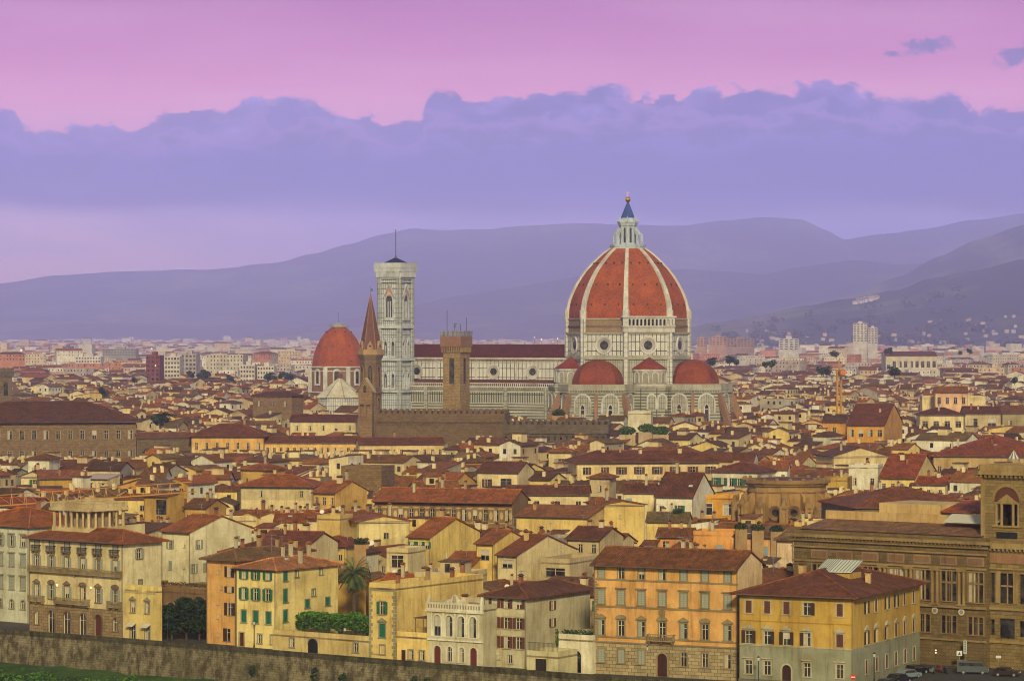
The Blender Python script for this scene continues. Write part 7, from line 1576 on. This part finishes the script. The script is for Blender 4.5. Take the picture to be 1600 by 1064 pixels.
# trees among the far roofs
TG = 'dark trees between the far roofs'
def far_tree_mesh(sd):
    random.seed(sd); m2 = MB()
    for k in range(7): leaf_cloud(m2, random.uniform(-3, 3), random.uniform(-3, 3), 6 + random.uniform(-1.5, 2.5), 2.6, 2.6, 2.4, 60, DK + MG, 1.1, .3)
    m2.prism(0, 0, .4, 0, 5, 6, 'wood', (.05, .04, .03, 1)); return m2.mesh('tree')
FT = [far_tree_mesh(s) for s in (1, 2, 3)]
spots = [(1300, 550, 2300), (1306, 552, 2250), (1390, 548, 2400), (1196, 566, 1900), (1205, 567, 1880), (1140, 562, 2000), (1150, 563, 2000), (1284, 578, 1750), (1292, 579, 1740), (300, 583, 2150), (312, 585, 2150), (322, 584, 2160), (296, 580, 2200), (360, 590, 2100), (420, 588, 2050), (430, 588, 2050), (440, 585, 2100), (452, 588, 2050), (1500, 549, 2600), (1515, 548, 2650), (1110, 565, 1950), (210, 590, 1900), (560, 640, 1300), (1398, 580, 1700), (1585, 590, 1650), (160, 610, 1500), (250, 655, 1180)]
for i, (x, yb, Y) in enumerate(spots):
    o = link('tree', FT[i % 3], None, Matrix.Translation(((x - 800) / F * Y, Y, HC - (yb - HY) * Y / F - 4)) @ Matrix.Rotation(i, 4, 'Z') @ Matrix.Scale(.42 + .15 * (i % 3), 4)); tag(o, 'dark green tree among distant red roofs', 'tree', TG)
mb = MB(); p = [PX(x, y, Y) for x, y, Y in ((316, 596, 2200), (352, 596, 2200), (348, 588, 2500), (322, 588, 2500))]; zz = 14
mb.face([(q.x, q.y, 14.0 + (i > 1) * 3) for i, q in enumerate(p)], 'paint', lin(60, 150, 110)); tag(add('sports_field', mb), kind='structure')
# street and window lights already on
for i, (x, y, Y, r, lab) in enumerate(((243, 571, 2200, .9, 'glowing orange lamp before the dark red tower block'), (846, 530, 3000, 1.2, 'orange street light above the nave roof, leftmost'), (871, 529, 3000, 1.0, 'orange street light above the nave roof, middle'), (864, 534, 3000, .8, 'small orange street light above the nave roof'), (835, 527, 3200, 1.0, 'warm street light between the stone tower and the dome'), (33, 547, 3100, 1.6, 'orange lit frontage at the far left'), (237, 545, 3300, 1.2, 'orange light on the long warehouse'))):
    p = PX(x, y, Y); o = empty('street_light', Matrix.Translation(p)); tag(o, lab, 'street light'); m2 = MB(); m2.prism(0, 0, r * .6, -r * .6, r * .6, 8, 'lit', WH, r * .3); add('lamp', m2, o); m2 = MB(); m2.bar((0, 0, -r), (0, 0, -p.z), .3, 'metal', (.1, .1, .1, 1)); add('pole', m2, o)
# ---------------------------------------------------------------- hills
def hill(name, crest, Y, Yfoot, amp, seed, step=9, cover=None):
    mb = MB(); x = crest[0][0]; cols = []
    def cr_(x):
        for (a, ya), (b_, yb) in zip(crest, crest[1:]):
            if a <= x <= b_: t = (x - a) / (b_ - a); t = t * t * (3 - 2 * t) * .6 + t * .4; return ya + (yb - ya) * t
        return crest[-1][1]
    N = 22; xs = []
    while x <= crest[-1][0]: xs.append(x); x += step
    def pt(x, j):
        t = j / N; Yc = Yfoot + (Y - Yfoot) * t; zc = max(0, HC - (cr_(x) - HY) * Y / F); X = (x - 800) / F * (Y * .5 + Yc * .5) 
        n = noise.fractal(Vector((X * .0006 + seed, Yc * .0005, seed)), 1, 2, 5); n2 = noise.fractal(Vector((X * .004, Yc * .004, seed)), 1, 2, 3)
        z = zc * (t ** 1.35) + n * amp * zc * .30 * 4 * t * (1 - t) + n2 * 7 * t * (1 if zc > 12 else .2)
        return (X, Yc, max(z, -2))
    grid = [[pt(x, j) for j in range(N + 1)] for x in xs]
    for i in range(len(xs) - 1):
        for j in range(N): mb.face([grid[i][j], grid[i + 1][j], grid[i + 1][j + 1], grid[i][j + 1]], 'hill', (1, 1, 1, 1))
        a, b_ = grid[i][N], grid[i + 1][N]; mb.face([a, b_, (b_[0], b_[1] + 900, -5), (a[0], a[1] + 900, -5)], 'hill', (1, 1, 1, 1))
    o = add(name, mb, smooth=True); tag(o, kind='structure'); return pt, xs, N
hill('hill_far', [(-500, 452), (-200, 450), (0, 443), (90, 430), (200, 424), (330, 421), (430, 411), (490, 396), (540, 383), (600, 366), (640, 358), (700, 360), (760, 358), (830, 352), (905, 349), (1000, 352), (1065, 353), (1130, 345), (1200, 339), (1250, 343), (1290, 360), (1320, 374), (1380, 366), (1450, 357), (1520, 344), (1600, 334), (1900, 330), (2200, 350)], 22000, 17500, .5, 3)
hill('hill_mid', [(420, 520), (560, 495), (640, 478), (720, 462), (800, 450), (870, 438), (920, 431), (1000, 430), (1070, 421), (1130, 424), (1190, 428), (1260, 416), (1330, 407), (1400, 413), (1470, 412), (1600, 420), (1900, 430)], 16500, 13800, .6, 8, 7)
hill('hill_right', [(1150, 500), (1250, 484), (1330, 462), (1400, 434), (1470, 400), (1530, 374), (1600, 350), (1700, 330), (1900, 310)], 13000, 10800, .6, 5, 7)
ptn, xsn, NN = hill('hill_near', [(1060, 515), (1120, 503), (1180, 494), (1260, 478), (1330, 466), (1400, 452), (1450, 436), (1520, 424), (1600, 405), (1750, 395), (1900, 392)], 9500, 7000, .5, 12, 6)
mb = MB(); rg = random.Random(4)
for k in range(170):
    x = rg.uniform(1120, 1640); j = rg.uniform(1, 16) * rg.random() ** .4; p = ptn(x, j)
    s = rg.uniform(5, 10); far_house(mb, rg, p[0], p[1], s * 1.3, s, p[2] + rg.uniform(6, 9), rg.uniform(-40, 40), rg.choice(['hip', 'gx', 'flat']), 18, rg.choice(FLATC[3:5]), rg.choice(ROOF), False)
for k in range(34):
    x, j = 1345 + rg.gauss(0, 13), 20.3 + rg.uniform(-.8, .6); p = ptn(x, j); s = rg.uniform(5, 10); far_house(mb, rg, p[0], p[1], s * 1.4, s, p[2] + 9, rg.uniform(-40, 40), 'hip', 18, FLATC[2], ROOF[0], False)
tag(add('hillside_houses', mb), 'scattered white villas on the green slopes below the right hills', 'houses', kind='stuff')
mb = MB()
for k in range(420):
    x = rg.uniform(1470, 1660) if k < 300 else rg.uniform(1090, 1500); p = ptn(x, rg.uniform(1.2, 4) if k < 300 else rg.uniform(0, 18)); random.seed(k); leaf_cloud(mb, p[0], p[1], p[2] + 7, 17, 17, 11, 26, DK, 6.0, .2)
tag(add('hillside_woods', mb), 'dark woods along the foot of the right-hand hills', 'woods', kind='stuff')
# ---------------------------------------------------------------- bank bushes, street furniture
random.seed(21); mb = MB()
for k in range(230):
    x = random.uniform(-30, 420); p = P(x, 1036 + .06 * x + random.uniform(0, 45), -6.2); r_ = random.uniform(.8, 2.0); leaf_cloud(mb, p.x, p.y, -6.0 - .0 * k, r_, r_, r_ * .6, 110, (GR if k % 3 else MG), .26, .3)
tag(add('bank_undergrowth', mb), 'dense green undergrowth below the river wall', 'undergrowth', kind='stuff')
b0 = P(70, 1090, -11.0); tree(b0, 9.2, 2.2, 'dark blurred conical tree at the bottom left in front of the river wall', cols=DK, n=2400, size=.28, trunk=.05)
for i, (x, dz) in enumerate(((396, -.2), (493, .2), (538, 0), (648, .1), (668, .3), (748, 0), (1010, .2))):
    q = P(x, EDGE[0][1]); 
    for (a, ya), (b_, yb) in zip(EDGE, EDGE[1:]):
        if a <= x <= b_: yy = ya + (yb - ya) * (x - a) / (b_ - a)
    q = P(x, yy, 1.0); o = empty('hanging_plant', Matrix.Translation((q.x, q.y - .5, -2.6 + dz))); tag(o, 'dark clump of weeds hanging on the stone river wall', 'plant', 'weed clumps on the river wall'); mb = MB(); leaf_cloud(mb, 0, 0, 0, .8 + .1 * (i % 3), .5, 1.0 + .2 * (i % 2), 160, MG + DK, .22, .1); add('foliage', mb, o)
def street_lamp(x, y, lab, h=4.2, th=0):
    q = P(x, y); o = empty('street_lamp', Matrix.Translation(q)); tag(o, lab, 'street lamp', 'iron street lamps'); mb = MB(); c = (.03, .035, .03, 1); mb.prism(0, 0, .18, 0, .8, 8, 'metal', c, .1); mb.prism(0, 0, .07, .8, h, 8, 'metal', c); add('post', mb, o)
    mb = MB(); mb.prism(0, 0, .14, h, h + .5, 6, 'litwhite' if 0 else 'paint', (.5, .5, .45, 1), .24); mb.prism(0, 0, .3, h + .5, h + .75, 6, 'metal', c, .04); add('lantern', mb, o)
street_lamp(397, 1013, 'iron street lamp before the green-shuttered yellow house'); street_lamp(539, 1024, 'iron street lamp by the garden wall below the palm'); street_lamp(1012, 1056, 'iron street lamp in front of the orange palazzo'); street_lamp(1185, 1074, 'iron street lamp before the mustard palazzo front'); street_lamp(1366, 1068, 'iron street lamp beside the right flank of the mustard palazzo')
street_lamp(262, 1001, 'iron street lamp by the dark evergreens'); 
def wall_lamp(rt, q, z):
    mb = MB(); mb.prism(0, -.35, .14, z, z + .4, 6, 'lit', WH, .2); mb.bar((0, 0, z + .4), (0, -.35, z + .45), .05, 'metal', (.03, .03, .03, 1)); add('wall_lamp', mb, rt, Matrix.Translation((q, 0, 0)))
hot = [o for o in S.objects if o.get('label', '').startswith('grand cream hotel')][0]; wall_lamp(hot, 8.0, 8.6); wall_lamp(hot, 17.0, 8.6)
# signs, vehicles on the little square
def sign(x, y, lab, kind):
    q = P(x, y); o = empty('road_sign', Matrix.Translation(q)); tag(o, lab, 'road sign'); mb = MB(); mb.bar((0, .06, 0), (0, .06, 3.0), .07, 'metal', (.2, .2, .2, 1)); add('pole', mb, o); mb = MB()
    if kind == 'noentry':
        mb.extr([(.42 * cos(a), 2.6 + .42 * sin(a)) for a in [k * pi / 10 for k in range(20)]], -.02, .02, 'paint', lin(190, 30, 30)); mb.box(-.3, .3, -.035, -.02, 2.53, 2.67, 'paint', (.8, .8, .8, 1)); mb.extr([(.42 * cos(a), 1.6 + .42 * sin(a)) for a in [k * pi / 10 for k in range(20)]], -.02, .02, 'paint', lin(190, 30, 30)); mb.box(-.3, .3, -.035, -.02, 1.53, 1.67, 'paint', (.8, .8, .8, 1))
    if kind == 'banner': mb.box(-.28, .28, -.04, .04, 2.4, 4.6, 'paint', (.35, .37, .36, 1)); [mb.box(-.12, .12, -.05, -.04, 2.7 + k * .38, 2.95 + k * .38, 'paint', (.1, .12, .12, 1)) for k in range(6)]
    if kind == 'square': mb.box(-.45, .45, -.04, .04, 2.2, 3.0, 'paint', (.55, .57, .55, 1)); mb.extr([(-.25, 2.35), (.25, 2.35), (0, 2.85)], -.05, -.04, 'paint', (.05, .05, .06, 1)); mb.box(-.35, .55, -.04, .04, .2, .75, 'paint', lin(220, 130, 40)); mb.box(-.2, .4, -.05, -.04, .38, .58, 'paint', (.7, .7, .65, 1))
    if kind == 'arrow': mb.box(-.4, .4, -.04, .04, 2.3, 2.7, 'paint', (.6, .62, .6, 1)); mb.box(-.25, .25, -.05, -.04, 2.46, 2.54, 'paint', (.05, .05, .06, 1))
    add('panel', mb, o)
sign(1333, 1084, 'two round red no-entry signs stacked on a pole at the mustard palazzo corner', 'noentry'); sign(1508, 1044, 'tall white banner sign on the little square', 'banner'); sign(1499, 1045, 'square white sign over a small orange one, left of the white banner', 'square'); sign(1546, 1042, 'small white road sign right of the white banner', 'arrow')
sign(1560, 1050, 'blue and white parking sign at the right of the square', 'arrow')
q = P(1462, 1048); o = empty('traffic_light', Matrix.Translation(q)); tag(o, 'traffic light with two amber lamps beside the library', 'traffic light'); mb = MB(); mb.bar((0, .1, 0), (0, .1, 3.8), .1, 'metal', (.03, .03, .03, 1)); mb.box(-.2, .2, -.1, .1, 2.7, 3.8, 'metal', (.02, .02, .02, 1)); add('pole', mb, o); mb = MB(); mb.prism(0, -.1, .13, 2.9, 3.1, 8, 'lit', WH); mb.prism(0, -.1, .13, 3.3, 3.5, 8, 'lit', WH); add('lamp', mb, o)
def vehicle(x, y, th, lab, c, L=4.2, W=1.75, H=1.45, van=False, name='parked_car', cat='car'):
    q = P(x, y); o = empty(name, place(q, th)); tag(o, lab, cat, None); mb = MB(); w = W / 2
    prof = [(-L / 2, .3), (L / 2, .3), (L / 2, .75), (L / 2 - .15, .85), (L * .24, .95), (L * .1, H), (-L * .33, H), (-L / 2 + .05, .95), (-L / 2, .8)] if not van else [(-L / 2, .35), (L / 2, .35), (L / 2, 1.1), (L / 2 - .5, 1.3), (L / 2 - 1.2, H), (-L / 2, H)]
    mb.extr(prof, -w, w, 'carpaint', c); add('body', mb, o); mb = MB()
    if not van: g = [(L * .22, .95), (L * .09, H - .08), (-L * .31, H - .08), (-L / 2 + .25, .95)]
    else: g = [(L / 2 - .6, 1.3), (L / 2 - 1.2, H - .25), (-L / 2 + .3, H - .25), (-L / 2 + .3, 1.3)]
    mb.extr(g, -w - .01, w + .01, 'glass', c)
    if not van: mb.face([(L * .23, -w * .85, .98), (L * .23, w * .85, .98), (L * .11, w * .8, H - .05), (L * .11, -w * .8, H - .05)], 'glass', c)
    else: mb.face([(L / 2 - .49, -w * .9, 1.34), (L / 2 - .49, w * .9, 1.34), (L / 2 - 1.1, w * .85, H - .1), (L / 2 - 1.1, -w * .85, H - .1)], 'glass', c)
    add('windows', mb, o)
    for sx in (-.3, .31):
        for sy in (-1, 1):
            mb = MB(); mb.extr([(.32 * cos(a), .32 + .32 * sin(a)) for a in [k * pi / 8 for k in range(16)]], -.1, .1, 'metal', (.015, .015, .015, 1)); mb.extr([(.18 * cos(a), .32 + .18 * sin(a)) for a in [k * pi / 6 for k in range(12)]], -.12, .12, 'metal', (.3, .3, .3, 1)); add('wheel', mb, o, Matrix.Translation((sx * L, sy * (w - .08), 0)))
    for sy in (-1, 1): mb = MB(); mb.box(L / 2 - .04, L / 2 + .03, sy * w * .7 - .16, sy * w * .7 + .16, .62, .78, 'paint', (.7, .7, .6, 1)); add('headlight', mb, o)
cars = [(1390, 1074, -38, 'dark blue-grey parked car by the mustard palazzo flank, nearest', lin(40, 50, 62)), (1406, 1066, -38, 'dark parked car in the middle of the row by the mustard palazzo', lin(30, 30, 34)), (1420, 1059, -38, 'silver-blue parked car third in the row by the mustard palazzo', lin(110, 124, 134)), (1432, 1052, -38, 'small black parked car farthest along the mustard palazzo flank', lin(24, 24, 28)), (1573, 1056, 20, 'dark brown car at the right side of the little square', lin(46, 34, 30))]
for x, y, th, lab, c in cars: vehicle(x, y, th, lab, c)
vehicle(1520, 1052, 8, 'pale grey-blue van crossing the little square by the library', lin(70, 80, 84), 5.0, 1.9, 2.1, True, 'van', 'van')
def scooter(x, y, th, lab, c):
    q = P(x, y); o = empty('scooter', place(q, th)); tag(o, lab, 'scooter', 'scooters parked on the little square')
    for sx in (-.6, .6): mb = MB(); mb.extr([(sx + .25 * cos(a), .25 + .25 * sin(a)) for a in [k * pi / 6 for k in range(12)]], -.06, .06, 'metal', (.02, .02, .02, 1)); add('wheel', mb, o)
    mb = MB(); mb.extr([(-.75, .35), (-.1, .25), (.3, .3), (.5, 1.0), (.38, 1.02), (.15, .5), (-.15, .55), (-.2, .8), (-.8, .85)], -.16, .16, 'carpaint', c); add('body', mb, o)
    mb = MB(); mb.box(-.75, -.15, -.14, .14, .85, .95, 'cloth', (.02, .02, .02, 1)); add('seat', mb, o); mb = MB(); mb.bar((.44, -.35, 1.05), (.44, .35, 1.05), .05, 'metal', (.05, .05, .05, 1)); mb.bar((.6, 0, .3), (.44, 0, 1.05), .06, 'metal', (.1, .1, .1, 1)); add('handlebar', mb, o)
for k, x in enumerate((1446, 1456, 1468, 1478, 1566, 1580)): scooter(x, 1050 + (k % 2) * 2, 60 + 6 * k, ['dark scooter nearest the mustard palazzo', 'grey scooter under the traffic light', 'red scooter right of the traffic light', 'black scooter left of the white sign', 'blue scooter near the library tower', 'white scooter at the foot of the library tower'][k], [(.03, .03, .03, 1), (.2, .2, .2, 1), (.25, .03, .02, 1), (.02, .02, .02, 1), (.04, .08, .2, 1), (.6, .6, .6, 1)][k])
# ---------------------------------------------------------------- air
def haze():
    m = bpy.data.materials.new('haze_air'); m.use_nodes = True; t = m.node_tree; t.nodes.clear()
    v = t.nodes.new('ShaderNodeVolumePrincipled'); v.inputs['Density'].default_value = HAZE['density']; v.inputs['Color'].default_value = HAZE['color']; v.inputs['Anisotropy'].default_value = HAZE['aniso']
    o_ = t.nodes.new('ShaderNodeOutputMaterial'); t.links.new(v.outputs[0], o_.inputs['Volume'])
    MATS['haze'] = m; mb = MB(); mb.box(-26000, 26000, -300, 25500, -13.2, 980, 'haze', (1, 1, 1, 1)); o = add('haze', mb); o['kind'] = 'stuff'
haze()
